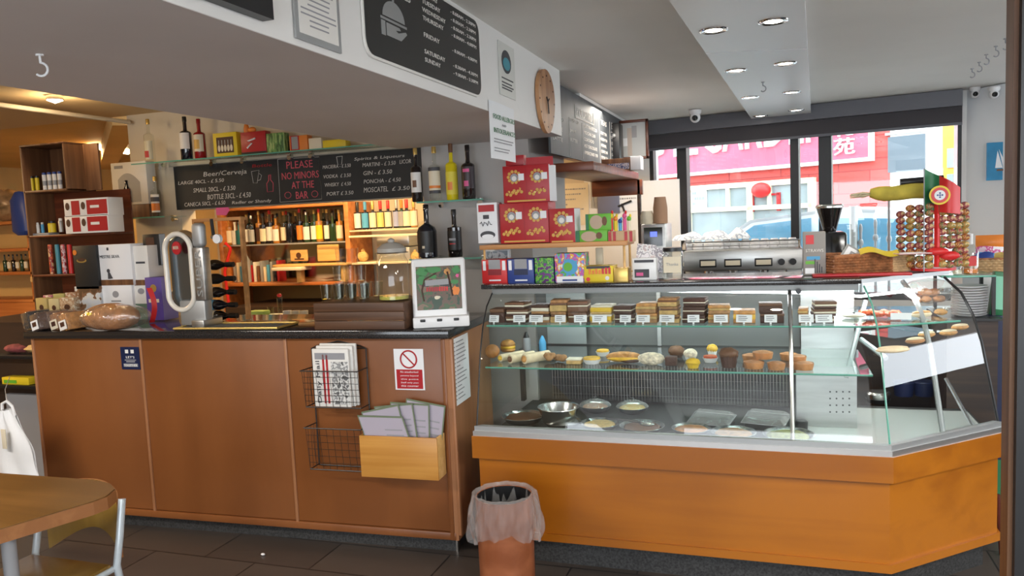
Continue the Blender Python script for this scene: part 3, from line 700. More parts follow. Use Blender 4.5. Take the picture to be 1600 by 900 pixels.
bm_ = MB().box(bx0, bx1, 3.80, 4.05, .573, .86, m_brushed)
for i in range(4):
    for j in range(4):
        p = onY(1297 + i * 10, 612 + j * 10.5, 3.8)
        bm_.lathe([(.004, 0), (.004, .002)], m_black, 10, Matrix.Translation((p.x, 3.799, p.z)) @ Matrix.Rotation(R(90), 4, 'X'))
wpart(bm_, 'perforated_box', dc)
a, b = onY(1352, 470, 3.95), onY(1322, 590, 3.8)
wpart(MB().tube([a, b], .012, m_steeldull, 8).tube([onY(1345, 530, 3.9), onY(1385, 560, 3.75)], .012, m_steeldull, 8), 'back_leg', dc)

# ------------------------------------------------------------------ food
m_choc = pmat('chocolate_cake', (.065, .022, .010), .55, bump=.3, bscale=90)
m_choclt = pmat('milk_chocolate', (.16, .07, .03), .5, bump=.2, bscale=90)
m_crust = pmat('pastry_crust', (.55, .26, .07), .5, vary=.35, vscale=40, bump=.3, bscale=70)
m_pie = pmat('pie_crust', (.48, .20, .06), .45, vary=.3, vscale=30, bump=.2, bscale=60)
m_cream2 = pmat('whipped_cream', (.80, .73, .58), .5, bump=.2, bscale=60)
m_sponge = pmat('sponge_cake', (.58, .38, .14), .7, vary=.2, vscale=60)
m_biscuit = pmat('biscuit', (.38, .20, .08), .7, vary=.3, vscale=60)
m_custard = pmat('custard', (.80, .48, .05), .3, vary=.25, vscale=30)
m_lemon = pmat('lemon_cake', (.78, .50, .02), .5, bump=.3, bscale=60)
m_sugar = pmat('icing_sugar_flakes', (.74, .64, .48), .7, vary=.35, vscale=60, bump=.8, bscale=70)
m_jam = pmat('jam', (.30, .02, .02), .25)
m_tom = pmat('tomato_pepper', (.60, .09, .02), .35, vary=.3, vscale=30)
m_bread = pmat('bread_crust', (.36, .16, .05), .6, vary=.35, vscale=18, bump=.4, bscale=40)
m_wrap = pmat('tortilla', (.78, .64, .42), .6, vary=.15, vscale=30)
m_napkin = pmat('napkin', (.84, .84, .84), .7)
def slab(w, d, h, layers, rnd):
    """a slice of layered cake: its layers bottom up as (share, material)"""
    mb = MB(); z = 0; sk = rnd.uniform(-.04, .04)
    for (k, m) in layers:
        j = rnd.uniform(-.002, .002); mb.rbox(-w / 2 + j, w / 2 + j, -d / 2 + j, d / 2 + j, z, z + h * k, m, .0025); z += h * k
    return mb
KINDS_ = {
 'dark': ('dark chocolate brownie slice', [(.75, m_choc), (.25, m_choclt)]),
 'creamchoc': ('chocolate slice with pale cream filling', [(.35, m_choc), (.3, m_cream2), (.35, m_choclt)]),
 'cream': ('cream layered slice with a dark top', [(.3, m_biscuit), (.4, m_cream2), (.3, m_choc)]),
 'caramel': ('caramel brown sponge slice', [(.55, m_sponge), (.2, m_choclt), (.25, m_biscuit)]),
 'mocha': ('brown mocha slice', [(.5, m_choclt), (.15, m_cream2), (.35, m_choclt)]),
 'yellow': ('yellow lemon cream slice', [(.25, m_sponge), (.5, m_lemon), (.25, m_cream2)]),
 'biscuit': ('golden biscuit slice', [(.4, m_biscuit), (.3, m_sponge), (.3, m_crust)]),
 'blackwhite': ('black and white striped slice', [(.4, m_choc), (.15, m_cream2), (.45, m_choc)]),
 'flaky': ('flaky golden custard slice', [(.3, m_crust), (.4, m_custard), (.3, m_crust)]),
}
stacks = [(765, 788, 482, 504, 'dark', 1), (790, 824, 472, 504, 'creamchoc', 3), (829, 858, 476, 504, 'cream', 2), (859, 885, 468, 504, 'caramel', 2), (888, 919, 470, 504, 'mocha', 2),
          (921, 957, 476, 504, 'yellow', 2), (960, 991, 478, 505, 'blackwhite', 2), (993, 1026, 474, 505, 'biscuit', 2), (1030, 1060, 466, 505, 'caramel', 3), (1067, 1104, 466, 505, 'blackwhite', 3),
          (1105, 1141, 477, 505, 'biscuit', 2), (1145, 1180, 486, 506, 'flaky', 1), (1186, 1224, 474, 505, 'dark', 2), (1248, 1264, 482, 505, 'biscuit', 2), (1269, 1306, 471, 505, 'creamchoc', 3)]
rnd = random.Random(11)
for i, (xl, xr, yt, yb, kd, n) in enumerate(stacks):
    x0, x1, z0, z1 = span(xl, xr, yt, yb, 3.52); w = x1 - x0; H_ = z1 - z0; h = H_ / n
    for k in range(n):
        mb = slab(w * rnd.uniform(.9, 1), .10, h - .002, KINDS_[kd][1], rnd)
        ww_ = ', only one' if n == 1 else (', bottom one' if k == 0 else (', top one' if k == n - 1 else ', middle one'))
        solo(mb, 'cake_slice', '%s%s in %s cake stack from the left' % (KINDS_[kd][0], ww_, ORD[i]), 'cake slice',
             ((x0 + x1) / 2 + rnd.uniform(-.004, .004), 3.565, Z1 + .001 + k * (h)), R(rnd.uniform(-6, 6)), 'cake slices on the upper glass shelf')
# price cards
cards = [766, 806, 832, 870, 902, 932, 972, 1000, 1037, 1079, 1122, 1158, 1200, 1256, 1284]
for i, px in enumerate(cards):
    p = onY(px + 4, 500, 3.475)
    lean = Matrix.Rotation(R(-14), 4, 'X')
    w = .052 + .008 * (i % 3); mb = MB().box(-w / 2, w / 2, 0, .0015, .008, .042, m_paper, lean).box(-.004, .004, 0, .0015, 0, .009, m_paper, lean)
    for q in range(3): mb.box(-w * .36, w * rnd.uniform(.1, .36), -.0006, 0, .033 - q * .008, .0355 - q * .008, m_ink, lean)
    solo(mb, 'price_card', 'white price card on the upper glass shelf, %s from the left' % ORD[i], 'price card', (p.x, 3.485, Z1 + .001), R(rnd.uniform(-10, 10)), 'price cards in the display case')
# lower shelf pastries
YP = 3.52
def at2(px, py=575): return onZ(px, py, Z2)
def put(mb, name, label, cat, px, py, group=None, rz=0, z=Z2): p = onZ(px, py, z); return solo(mb, name, label, cat, (p.x, p.y, z + .001), rz, group)
put(MB().ball((0, 0, .036), .037, .037, .035, m_pie, 20, 12), 'bread_roll', 'round brown roll at the left end of the lower glass shelf', 'bread roll', 770, 560)
t = thing('sandwich_roll', 'round sandwich roll with egg filling behind the wraps', 'sandwich', (*onZ(794, 549, Z2).xy, Z2 + .001))
MB().lathe([(.034, 0), (.040, .008), (.038, .016)], m_crust, 20).build('bun_base', t)
MB().lathe([(.039, .016), (.041, .024), (.038, .030)], m_custard, 20).build('filling', t)
MB().lathe([(.038, .030), (.040, .040), (.03, .055), (.012, .062), (0, .063)], m_crust, 20).build('bun_top', t)
def wrap(px, py, r, lab, fill, rz):
    p = onZ(px, py, Z2); t = thing('filled_wrap', lab, 'wrap', (p.x, p.y + .06, Z2 + .001), rz, 'wraps at the left of the lower shelf')
    X = Matrix.Translation((0, -.06, r))
    MB().cyl((0, -.06, r), r, .15, m_wrap, 20, axis='y').build('tortilla', t)
    MB().ball((0, -.061, r), r * .7, .012, r * .7, fill, 12, 8).build('filling', t)
wrap(790, 566, .018, 'leftmost pale filled wrap with a yellow end', m_custard, R(-30)); wrap(806, 569, .021, 'middle pale filled wrap with a dark olive coloured middle', m_choclt, R(-32)); wrap(829, 570, .024, 'rightmost filled roll with a golden brown end', m_crust, R(-35))
put(MB().sheet(lambda u, v: ((u - .5) * .16, (v - .5) * .10, .012 + .010 * math.sin(7 * u) * math.cos(5 * v)), 10, 8, m_napkin), 'napkin', 'crumpled white napkin beside the rolls on the lower glass shelf', 'napkin', 845, 561)
r3 = random.Random(4)
mb = MB()
for k in range(9): mb.ball((r3.uniform(-.05, .05), r3.uniform(-.02, .02), .018 + r3.uniform(0, .012)), .02, .018, .016, m_biscuit, 10, 7, .12, r3)
put(mb, 'nut_pastry', 'lumpy brown nut covered pastry right of the wraps', 'pastry', 868, 566)
put(MB().rbox(-.035, .035, -.03, .03, 0, .018, m_sponge, .004).rbox(-.036, .036, -.03, .03, .018, .026, m_cream2, .004), 'cake_square', 'small sponge square with cream top on the lower glass shelf', 'cake', 898, 568)
def fringe(r, h, m, seg=26):
    vs = []; fs = []
    for i in range(seg):
        a = 2 * math.pi * i / seg; k = 1 + .05 * (-1) ** i
        vs += [(r * .72 * math.cos(a), r * .72 * math.sin(a), 0), (r * k * math.cos(a), r * k * math.sin(a), h)]
    for i in range(seg): j = (i + 1) % seg; fs.append((2 * i, 2 * j, 2 * j + 1, 2 * i + 1))
    fs.append([2 * i for i in range(seg)][::-1]); return MB().add(vs, fs, m, True)
def tart(px, py, label, r=.036, z=Z2, fill=None, paper=True):
    p = onZ(px, py, z); t = thing('custard_tart', label, 'tart', (p.x, p.y, z + .001), 0, 'tarts and muffins on the lower shelf')
    fringe(r, .022, m_napkin if paper else m_crust).build('paper_case', t)
    MB().lathe([(r * .7, .002), (r * .92, .024), (r * .88, .030), (0, .030)], fill or m_custard, 20).build('filling', t)
tart(925, 568, 'flat custard tart in a white paper case, front left of its pair', .044)
tart(942, 556, 'tall orange custard tart in a white paper case behind the flat one', .034)
bigl = MB().ball((0, 0, .028), .085, .03, .026, m_crust, 24, 10).ball((.0, -.01, .022), .08, .028, .012, m_custard, 20, 8).ball((.03, -.022, .014), .045, .014, .012, m_choc, 14, 8)
put(bigl, 'filled_baguette', 'long split baguette with orange filling on a white napkin', 'sandwich', 975, 567, rz=R(4))
put(MB().rbox(-.09, .09, -.05, .05, 0, .002, m_napkin, .001), 'paper_doily', 'white paper under the long filled baguette', 'doily', 985, 563)
put(MB().ball((0, 0, .028), .062, .036, .029, m_sugar, 26, 14, .06, r3), 'almond_croissant', 'pale flaky almond croissant dusted with sugar on the lower shelf', 'pastry', 1018, 570)
def muffin(px, py, label, r, h, case, top, topz, z=Z2, jit=.06, seed=1, sz=1):
    p = onZ(px, py, z); rr = random.Random(seed); t = thing('muffin', label, 'muffin', (p.x, p.y, z + .001), 0, 'tarts and muffins on the lower shelf')
    n = 24; vs = []; fs = []
    for j, (k, zz) in enumerate(((.72, 0), (.86, .5), (1, 1))):
        for i in range(n): a = 2 * math.pi * i / n; q = r * k * (1 + .035 * (-1) ** i); vs.append((q * math.cos(a), q * math.sin(a), zz * h))
    for j in range(2):
        for i in range(n): a, b = j * n + i, j * n + (i + 1) % n; fs.append((a, b, b + n, a + n))
    fs.append(list(range(n))[::-1]); MB().add(vs, fs, case, True).build('paper_case', t)
    MB().ball((0, 0, h), r * 1.08, r * 1.08, topz, top, 18, 10, jit, rr).build('muffin_top', t)
muffin(1057, 558, 'chocolate muffin behind the dark brownie cube', .036, .030, m_choc, m_choclt, .026, seed=2)
put(MB().rbox(-.026, .026, -.022, .022, 0, .042, m_choc, .005), 'brownie', 'small dark brownie cube in front of the chocolate muffin', 'cake', 1049, 571)
muffin(1079, 562, 'pale yellow muffin with white flakes behind the bright yellow one', .030, .028, m_napkin, m_sugar, .024, seed=3)
muffin(1083, 575, 'bright yellow muffin in a yellow paper case', .030, .026, m_lemon, m_lemon, .018, seed=4)
tart(1110, 566, 'glossy golden tart with red fruit beside the big chocolate muffin', .034, fill=m_tom)
muffin(1113, 556, 'small muffin with an orange top behind the big chocolate muffin', .024, .034, m_napkin, m_custard, .022, seed=5)
muffin(1139, 574, 'large dark chocolate muffin in a tall brown paper case', .040, .062, m_choc, m_choclt, .026, seed=6, jit=.1)
for i, (px, py, dz, lb) in enumerate(((1178, 575, 0, 'front left pie of the group, next to the chocolate muffin'), (1213, 577, 0, 'front middle pie of the group'), (1255, 577, 0, 'front right pie of the group, partly behind the steel post'),
                            (1173, 564, 0, 'rear left pie of the group'), (1192, 560, .034, 'pie lying on top of the left two pies'), (1246, 566, .02, 'pie lying on top at the right of the group'), (1232, 562, 0, 'rear pie of the group beside the steel post'))):
    p = onZ(px, py, Z2 + dz); r = .044 if i in (0, 2, 4) else .038
    lab_ = 'round golden pie, ' + lb
    solo(MB().lathe([(r * .88, 0), (r, .022), (r * .99, .028), (r * .9, .026), (r * .5, .033), (0, .034)], m_pie, 28), 'pie', lab_, 'pie', (p.x, p.y, Z2 + dz + .001), 0, 'round pies on the lower shelf')
# upper shelf, right corner: sandwiches, tomatoes, rolls and dishes
def putu(mb, name, label, cat, px, py, group=None, rz=0, z=Z1): return put(mb, name, label, cat, px, py, group, rz, z)
putu(MB().ball((0, 0, .012), .05, .03, .012, m_cream2, 18, 8).ball((0, -.01, .022), .008, .008, .006, m_black, 8, 6), 'flat_bread', 'small pale flat bread with one olive on the upper shelf', 'bread', 1334, 497)
mb = MB()
for k in range(9): mb.ball((-.07 + .017 * k, r3.uniform(-.02, .02), .014 + r3.uniform(0, .008)), .018, .02, .014, m_tom, 10, 7, .15, r3)
putu(mb, 'pepper_salad', 'row of red and orange roasted peppers behind a white card', 'salad', 1376, 496)
lean = Matrix.Rotation(R(-12), 4, 'X')
putu(MB().box(-.04, .04, 0, .0015, .004, .032, m_paper, lean), 'price_card', 'white price card in front of the red peppers', 'price card', 1408, 501, 'price cards in the display case')
def eclair(px, py, lab, z, L, rz, m, top):
    put(MB().ball((0, 0, .015), L, .02, .014, m, 18, 9).ball((0, 0, .024), L * .9, .016, .008, top, 16, 8), 'filled_roll', lab, 'filled roll', px, py, 'rolls and breads in the corner of the case', rz, z)
eclair(1440, 497, 'long pale roll behind the curved rib on the upper shelf', Z1, .05, R(30), m_wrap, m_crust)
rr = random.Random(9)
bp = onZ(1446, 478, Z1); 
sp = thing('bread_bag', 'clear bag filled with small brown breads on the case corner shelf', 'bag', (bp.x + .02, bp.y + .05, Z1 + .001))
MB().sheet(lambda u, v: (.11 * math.sin(math.pi * v) ** .4 * math.cos(2 * math.pi * u), .08 * math.sin(math.pi * v) ** .4 * math.sin(2 * math.pi * u), .13 * v + .002), 24, 8, m_bagfilm).build('film', sp)
for k in range(14):
    a = 2 * math.pi * k / 7; q = .055 if k < 7 else .03
    solo(MB().ball((0, 0, 0), .024, .02, .016, m_pie, 12, 8, .08, rr), 'small_bread', 'small brown bread inside the clear bag on the case corner shelf', 'bread', (bp.x + .02 + q * math.cos(a), bp.y + .05 + q * .7 * math.sin(a), Z1 + .024 + (k // 7) * .032 + rr.uniform(0, .008)), rr.uniform(0, 3), 'small breads in the clear bag')
for i, (px, py, lb) in enumerate(((1425, 452, 'upper left'), (1450, 447, 'upper middle'), (1470, 455, 'upper right'), (1437, 466, 'lower left'), (1462, 470, 'lower right'))): pass
t = thing('glass_dish', 'small glass dish of pickles on the upper shelf near the corner end', 'dish', (*onZ(1470, 492, Z1).xy, Z1 + .001))
MB().lathe([(.022, .002), (.032, .03), (.03, .03), (.021, .004)], m_drink, 20, caps=False).build('dish', t); MB().ball((0, 0, .012), .026, .026, .014, m_crust, 12, 8, .1, rr).build('contents', t)
# lower ledge at the corner: open baguettes
zc = 1.0
cl = wpart(MB().prism([(.50, 3.75), (.74, 3.97), (.60, 4.15), (.36, 3.93)], 1.0 - .008, 1.0, m_shelfg), 'corner_shelf', dc)
for i, (px, py, lb, m, L, rz) in enumerate(((1357 + 20, 562, 'long pale baguette leaning in the corner at the lowest level', m_wrap, .07, 20), (1430, 538, 'pink filled roll at the corner left of the curved rib', m_pie, .05, 35), (1448, 528, 'brown filled roll behind the curved rib', m_crust, .045, 35),
                                  (1482, 525, 'golden filled roll right of the curved rib', m_crust, .05, 38), (1500, 516, 'golden filled roll nearest the end of the corner glass', m_crust, .05, 38))):
    p = onZ(px, py, 1.0)
    if i == 0: p = onZ(1395, 556, .99)
    solo(MB().ball((0, 0, .014), L, .022, .013, m, 18, 9).ball((0, 0, .022), L * .9, .018, .008, m_wrap, 16, 8), 'filled_roll', lb, 'filled roll', (p.x, p.y, 1.001), R(rz), 'rolls and breads in the corner of the case')
# ------------------------------------------------------------------ deck: bowls, dishes, lids
def bowl(px, py, r, h, lab, m=None, rim=True, fill=None, lid=False, seg=28):
    h *= 1.25; r *= 1.08; p = onZ(px, py - 3, ZD + h * .6); t = thing('bowl', lab, 'bowl', (p.x, p.y, ZD), 0, 'dishes on the floor of the display case')
    m = m or m_steel
    MB().lathe([(r * .45, 0), (r * .8, h * .35), (r, h), (r * 1.04, h), (r * 1.03, h * 1.03), (r * .97, h), (r * .76, h * .38), (r * .4, h * .08), (0, h * .08)], m, seg).build('bowl_body', t)
    if fill: MB().ball((0, 0, h * .72), r * .85, r * .85, h * .38, fill, 18, 8, .07, rr).build('contents', t)
    if lid: MB().lathe([(r * 1.03, h), (r * .95, h * 1.25), (r * .5, h * 1.7), (.012, h * 1.8), (.012, h * 2.0), (0, h * 2.0)], m_film, seg, caps=False).build('clear_lid', t); MB().ball((0, 0, h * 2.0), .012, .012, .01, m_black, 10, 6).build('knob', t)
bowl(873, 652, .092, .085, 'deep steel mixing bowl on the deck of the display case')
bowl(818, 657, .10, .035, 'wide steel dish of brown food at the left end of the deck', fill=m_choclt)
bowl(880, 665, .085, .03, 'steel dish covered with crumpled film in front of the mixing bowl', fill=m_steeldull)
bowl(937, 668, .085, .03, 'steel dish of pale salad with a fork across it', fill=m_sponge)
bowl(1003, 672, .095, .03, 'steel dish of brown stew at the front of the deck', fill=m_choclt)
bowl(1080, 676, .080, .03, 'steel dish of shredded meat below the left clear tray', fill=m_pie)
bowl(1146, 682, .090, .03, 'steel dish of dark olives between the clear trays', fill=m_biscuit)
bowl(1232, 686, .100, .032, 'large steel dish of green salad by the steel post', fill=pmat('green_salad', (.30, .30, .09), .5, vary=.4, vscale=50, bump=.5, bscale=60))
bowl(930, 640, .075, .03, 'dish of pink food under a clear domed lid with a knob', fill=m_pie, lid=True)
bowl(988, 642, .075, .03, 'dish of salad under a clear domed lid right of the pink one', fill=m_lemon, lid=True)
def tray(px, py, lab, rz):
    p = onZ(px, py, ZD); t = thing('food_tray', lab, 'tray', (p.x, p.y, ZD), rz, 'black food trays with clear lids')
    MB().prism([(-.085, -.055), (.085, -.055), (.095, .055), (-.095, .055)], 0, .03, m_black).build('tray_base', t)
    MB().add([(-.1, -.065, .03), (.1, -.065, .03), (.1, .065, .055), (-.1, .065, .055), (-.075, -.045, .055), (.075, -.045, .055), (.075, .045, .075), (-.075, .045, .075)],
             [(0, 1, 5, 4), (1, 2, 6, 5), (2, 3, 7, 6), (3, 0, 4, 7), (4, 5, 6, 7)], m_film).tube([(-.1, -.065, .03), (.1, -.065, .03), (.1, .065, .055), (-.1, .065, .055)], .002, m_greypl, 6, True).build('clear_lid', t)
tray(1112, 668, 'left black food tray with a clear domed lid', R(-14)); tray(1197, 668, 'right black food tray with a clear domed lid', R(-14))
p = onZ(1012, 668, .64); solo(MB().tube([(-.14, .05, .035), (-.03, 0, .045), (.03, -.01, .04)], .005, m_black, 8).ball((.06, -.015, .035), .035, .022, .008, m_steel, 12, 8), 'serving_spoon', 'black handled serving spoon laid across the dishes', 'spoon', (p.x - .06, p.y, .625))
p = onZ(1252, 672, ZD); solo(MB().lathe([(.028, 0), (.03, .04), (.024, .045), (0, .045)], m_black, 20), 'small_pot', 'small round black pot right of the steel post', 'pot', (p.x, p.y, .573))
p = onZ(1372, 628, ZD); t = thing('food_tin', 'round clear lidded tub on the white deck', 'tub', (p.x, p.y, .573))
MB().lathe([(.055, 0), (.06, .02)], m_black, 26).build('base', t); MB().lathe([(.058, .021), (.06, .045), (.05, .055), (0, .055)], m_steel, 26, caps=False).build('lid', t)
for px, lb in ((1412, 'dark blue plastic tub left of the metal rib in the case corner'), (1443, 'dark ribbed plastic tub right next to the metal rib in the case corner')):
    p = onZ(px, 618, ZD); solo(MB().lathe([(.045, 0), (.052, .07), (.055, .072), (.052, .078), (0, .08)], m_navy, 22), 'plastic_tub', lb, 'tub', (p.x, p.y, .573))
p = onZ(1522, 650, ZD)
solo(MB().tube([(0, 0, .004), (-.08, .2, .20)], .009, m_steel, 8), 'steel_rail', 'thin steel rail leaning inside the right end of the display case', 'rail', (.83, 3.80, .573))
# behind the lower shelf
for (px, py, r, h, lb, m, cap) in ((823, 552, .022, .10, 'dark grey squeeze bottle behind the wraps', m_greypl, m_black), (848, 552, .019, .08, 'blue squeeze bottle with a cone top behind the wraps', m_sky, m_sky)):
    p = onY(px, 545, 3.85); t = thing('squeeze_bottle', lb, 'bottle', (p.x, p.y, Z2 + .001))
    MB().lathe([(r, 0), (r, h * .55), (r * .8, h * .7)], m, 18).build('body', t); MB().lathe([(r * .8, h * .7), (r * .25, h), (0, h)], cap, 18).build('nozzle', t)
# ================================================================== ON AND ABOVE THE DISPLAY CASE
YT = 3.63; ZC = 1.286
def bottle(name, label, loc, r, h, body, capm=None, lab=None, neck=.32, labz=(.18, .55), cap=.12, shoulder=.62, group=None, seg=18, rz=0, nr=.32, base=None, sub=None):
    t = thing(name, label, 'bottle', loc, rz, group)
    z1 = h * shoulder; z2 = h * (1 - neck); zc = h * (1 - cap)
    MB().lathe([(r * .9, 0), (r, h * .02), (r, z1), (r * .85, z1 + (z2 - z1) * .5), (r * nr * 1.15, z2), (r * nr, z2 + .01), (r * nr, zc), (r * nr * .9, h * .98)], body, seg).build('bottle_glass', t)
    bg_ = t.children[0] if t.children else t
    if capm: MB().lathe([(r * nr * 1.12, zc), (r * nr * 1.15, h * .99), (r * nr, h), (0, h)], capm, seg).build('cap', t)
    if lab:
        z0, z1_ = labz[0] * h, labz[1] * h
        mb = MB(); n = 14; vs = []
        for zz in (z0, z1_):
            for i in range(n + 1): a = R(-90 - 75 + 150 * i / n); vs.append((r * 1.015 * math.cos(a), r * 1.015 * math.sin(a), zz))
        mb.add(vs, [(i, i + 1, n + 2 + i, n + 1 + i) for i in range(n)], lab, True)
        if sub:
            for (k0, k1, mm, wd) in sub:
                vs = []
                for zz in (z0 + (z1_ - z0) * k0, z0 + (z1_ - z0) * k1):
                    for i in range(n + 1): a = R(-90 - wd + 2 * wd * i / n); vs.append((r * 1.025 * math.cos(a), r * 1.025 * math.sin(a), zz))
                mb.add(vs, [(i, i + 1, n + 2 + i, n + 1 + i) for i in range(n)], mm, True)
        mb.build('label', bg_)
    return t
def pbox(name, label, cat, xl, xr, yt, yb, y, depth, m, group=None, rz=0, face=None, side=None, z=None):
    """printed carton standing with its front in the plane Y = y; face(mb, w, h) adds its print"""
    x0, x1, z0, z1 = span(xl, xr, yt, yb, y); w = x1 - x0; h = z1 - z0
    if z is not None: z0 = z
    mb = MB().rbox(0, w, 0, depth, 0, h, m, .0015)
    if side: mb.box(w, w + .0008, .002, depth - .002, .002, h - .002, side)
    if face: face(mb, w, h)
    return solo(mb, name, label, cat, (x0, y, z0 + .0005), rz, group)
def rect(mb, w, h, a, b, c, d, m, y=-.001): return mb.add([(w * a, y, h * c), (w * b, y, h * c), (w * b, y, h * d), (w * a, y, h * d)], [(0, 1, 2, 3)], m)
def disc(mb, cx, cz, r, m, y=-.001, n=20, rz_=None):
    rz_ = rz_ or r; return mb.add([(cx + r * math.cos(2 * math.pi * i / n), y, cz + rz_ * math.sin(2 * math.pi * i / n)) for i in range(n)], [list(range(n))], m)
# --- rack
zp0 = 1.455; zpl = 1.478
rack = thing('counter_rack', 'two tier wooden rack with thin dowels holding sweets on the display case', 'rack', (-1.03, 3.72, ZC))
wpart(MB().rbox(-1.40, -.655, 3.62, 3.82, zp0, zpl, m_shelfwood, .003), 'shelf_board', rack)
for x, y in ((-1.385, 3.65), (-1.385, 3.80), (-.675, 3.65), (-.675, 3.80)): wpart(MB().cyl((x, y, ZC), .006, zp0 - ZC, m_pine, 8), 'dowel', rack)
wpart(MB().box(-1.40, -.655, 3.81, 3.82, ZC + .03, ZC + .036, m_pine), 'back_rod', rack)
m_redbox = m_red; m_blob = blotch('fried_snack_print', [(.75, .45, .08), (.62, .30, .05), (.42, .012, .018), (.80, .62, .2)], 28)
def crisp_face(cols):
    def f(mb, w, h):
        n = cols
        for i in range(n):
            cx = w * (i + .5) / n; r = min(w / n, h) * .23
            for k in range(10): a = 2 * math.pi * k / 10; disc(mb, cx + r * 1.1 * math.cos(a), h * .70 + r * 1.0 * math.sin(a), r * .30, m_gold, -.001, 10)
            disc(mb, cx, h * .68, r * .75, m_greypl, -.0015); disc(mb, cx, h * .66, r * .45, m_labelw, -.002)
            rect(mb, w, h, (i + .68) / n, (i + .93) / n, .60, .78, m_paper, -.0012)
            for k in range(9): disc(mb, w * (i + .16 + .08 * k) / n, h * (.24 + .05 * math.sin(k * 2.1) + .012 * k), w / n * .07, m_blob if k % 2 else m_gold, -.0014, 8)
            rect(mb, w, h, (i + .02) / n - .003, (i + .02) / n + .003, .04, .96, pmat('deep_red', (.25, .005, .01), .4), -.0012)
        rect(mb, w, h, .08, .92, .03, .07, m_gold, -.0012)
    return f
pbox('snack_box', 'large red and gold snack box, bottom one of the tall red stack on the rack', 'box', 781, 857, 317, 380, 3.645, .14, m_red, 'red snack boxes', face=crisp_face(2), side=m_red)
pbox('snack_box', 'large red and gold snack box with raised lid on top of the tall red stack', 'box', 786, 858, 258, 316.5, 3.645, .13, m_red, 'red snack boxes', face=crisp_face(2), side=m_paper)
fl = MB(); x0, x1, z0, z1 = span(822, 864, 246, 259, 3.66); fl.box(x0, x1, 3.66, 3.663, z0, z1 + .003, m_red); wsolo(fl, 'box_lid', 'upright red lid flap at the right of the tall red stack', 'lid')
pbox('snack_box', 'small red snack box peeping over the back of the tall red stack', 'box', 790, 818, 243, 259, 3.72, .05, m_red, 'red snack boxes')
pbox('snack_box', 'single red and gold snack box right of the tall red stack', 'box', 858, 898, 326, 380, 3.645, .12, m_red, 'red snack boxes', face=crisp_face(1), side=m_paper)
def green_face(mb, w, h):
    disc(mb, w * .42, h * .5, w * .26, pmat('tan_print', (.50, .36, .26), .5), -.001, 24, h * .42); rect(mb, w, h, .0, .12, 0, 1, m_dkgreen, -.0012)
    disc(mb, w * .74, h * .55, w * .10, m_brushed and m_choclt, -.0012, 14, h * .28)
pbox('biscuit_box', 'green and tan flat biscuit box lying at the bottom, right of the red box', 'box', 900, 949, 360, 379, 3.645, .12, m_green, 'green biscuit boxes', face=green_face)
x0, x1, z0, z1 = span(915, 955, 334, 360, 3.67)
mb = MB().rbox(0, x1 - x0, 0, .08, 0, z1 - z0, m_green, .002); green_face(mb, x1 - x0, z1 - z0); solo(mb, 'biscuit_box', 'green biscuit box with a brown oval, tilted on top of the flat one', 'box', (x0, 3.67, z0), 0, 'green biscuit boxes')
pbox('striped_sweet_box', 'tan sweet box with red stripes at the right end of the rack', 'box', 950, 989, 361, 379, 3.645, .08, pmat('tan_box', (.52, .36, .2), .5), face=lambda mb, w, h: [rect(mb, w, h, a, a + .12, .05, .95, m_red) for a in (.02, .2, .66, .86)])
rr = random.Random(21)
for i, px in enumerate((955, 962, 969, 976, 983)):
    x0, x1, z0, z1 = span(px - 4, px + 4, 328 + (i % 3) * 6, 361, 3.68)
    t = thing('toy_tube', 'clear sweet tube with a %s toy head, %s of five' % (['yellow and red', 'orange', 'blue', 'pink', 'green'][i], ORD[i] + ' from the left'), 'sweet tube', ((x0 + x1) / 2, 3.68, z0), 0, 'sweet tubes with toy heads')
    h = z1 - z0; MB().cyl((0, 0, 0), .009, h * .6, [m_redb, m_yellow, m_sky, m_pink, m_label][i], 10).build('tube', t)
    MB().ball((0, 0, h * .72), .011, .010, .013, [m_yellow, m_orangep, m_blue, m_pink, m_green][i], 10, 8).ball((.006, 0, h * .88), .006, .006, .010, [m_redb, m_yellow, m_sky, m_redb, m_yellow][i], 8, 6).build('toy_head', t)
def virgil(mb, w, h):
    rect(mb, w, h, .08, .88, .78, .95, m_red); rect(mb, w, h, .3, .6, .6, .7, m_ink); disc(mb, w * .5, h * .2, w * .38, m_ink, -.001, 18, h * .10); disc(mb, w * .5, h * .16, w * .3, m_paper, -.0015, 18, h * .06)
v = pbox('charity_box', 'white card box with a red band and black script on the left of the rack', 'box', 746, 777, 317, 380, 3.645, .08, m_paper, face=virgil)
MB().tube([(.014 + .008 * k, -.002, .098 + .013 * math.sin(k * 2.3)) for k in range(9)], .0022, m_ink, 5).build('script_mark', v)
# lower row
def bars(c1, c2, c3):
    def f(mb, w, h):
        rect(mb, w, h, .28, .75, .60, 1.0, m_greypl); rect(mb, w, h, .05, .17, .55, .95, c3); rect(mb, w, h, .82, .95, .55, .95, c3); rect(mb, w, h, .28, .75, .1, .16, m_paper, -.0012)
        rect(mb, w, h, .25, .78, .35, .58, c2, -.0012)
    return f
pbox('sweet_box', 'open red chocolate bar box at the left end of the lower row', 'box', 753, 792, 406, 443, YT, .12, m_redb, 'sweet boxes under the rack', face=bars(m_red, pmat('deep_red', (.25, .005, .01), .4), m_paper))
pbox('sweet_box', 'open dark blue chocolate bar box right of the red one', 'box', 793, 834, 405, 443, YT, .12, m_blue, 'sweet boxes under the rack', face=bars(m_blue, m_navy, m_paper))
pbox('sweet_box', 'purple and green printed sweet box in the middle of the lower row', 'box', 836, 865, 403, 443, YT, .12, blotch('purple_green_print', [(.16, .03, .22), (.03, .22, .04), (.18, .45, .06), (.1, .02, .15)], 35), 'sweet boxes under the rack', side=m_blue)
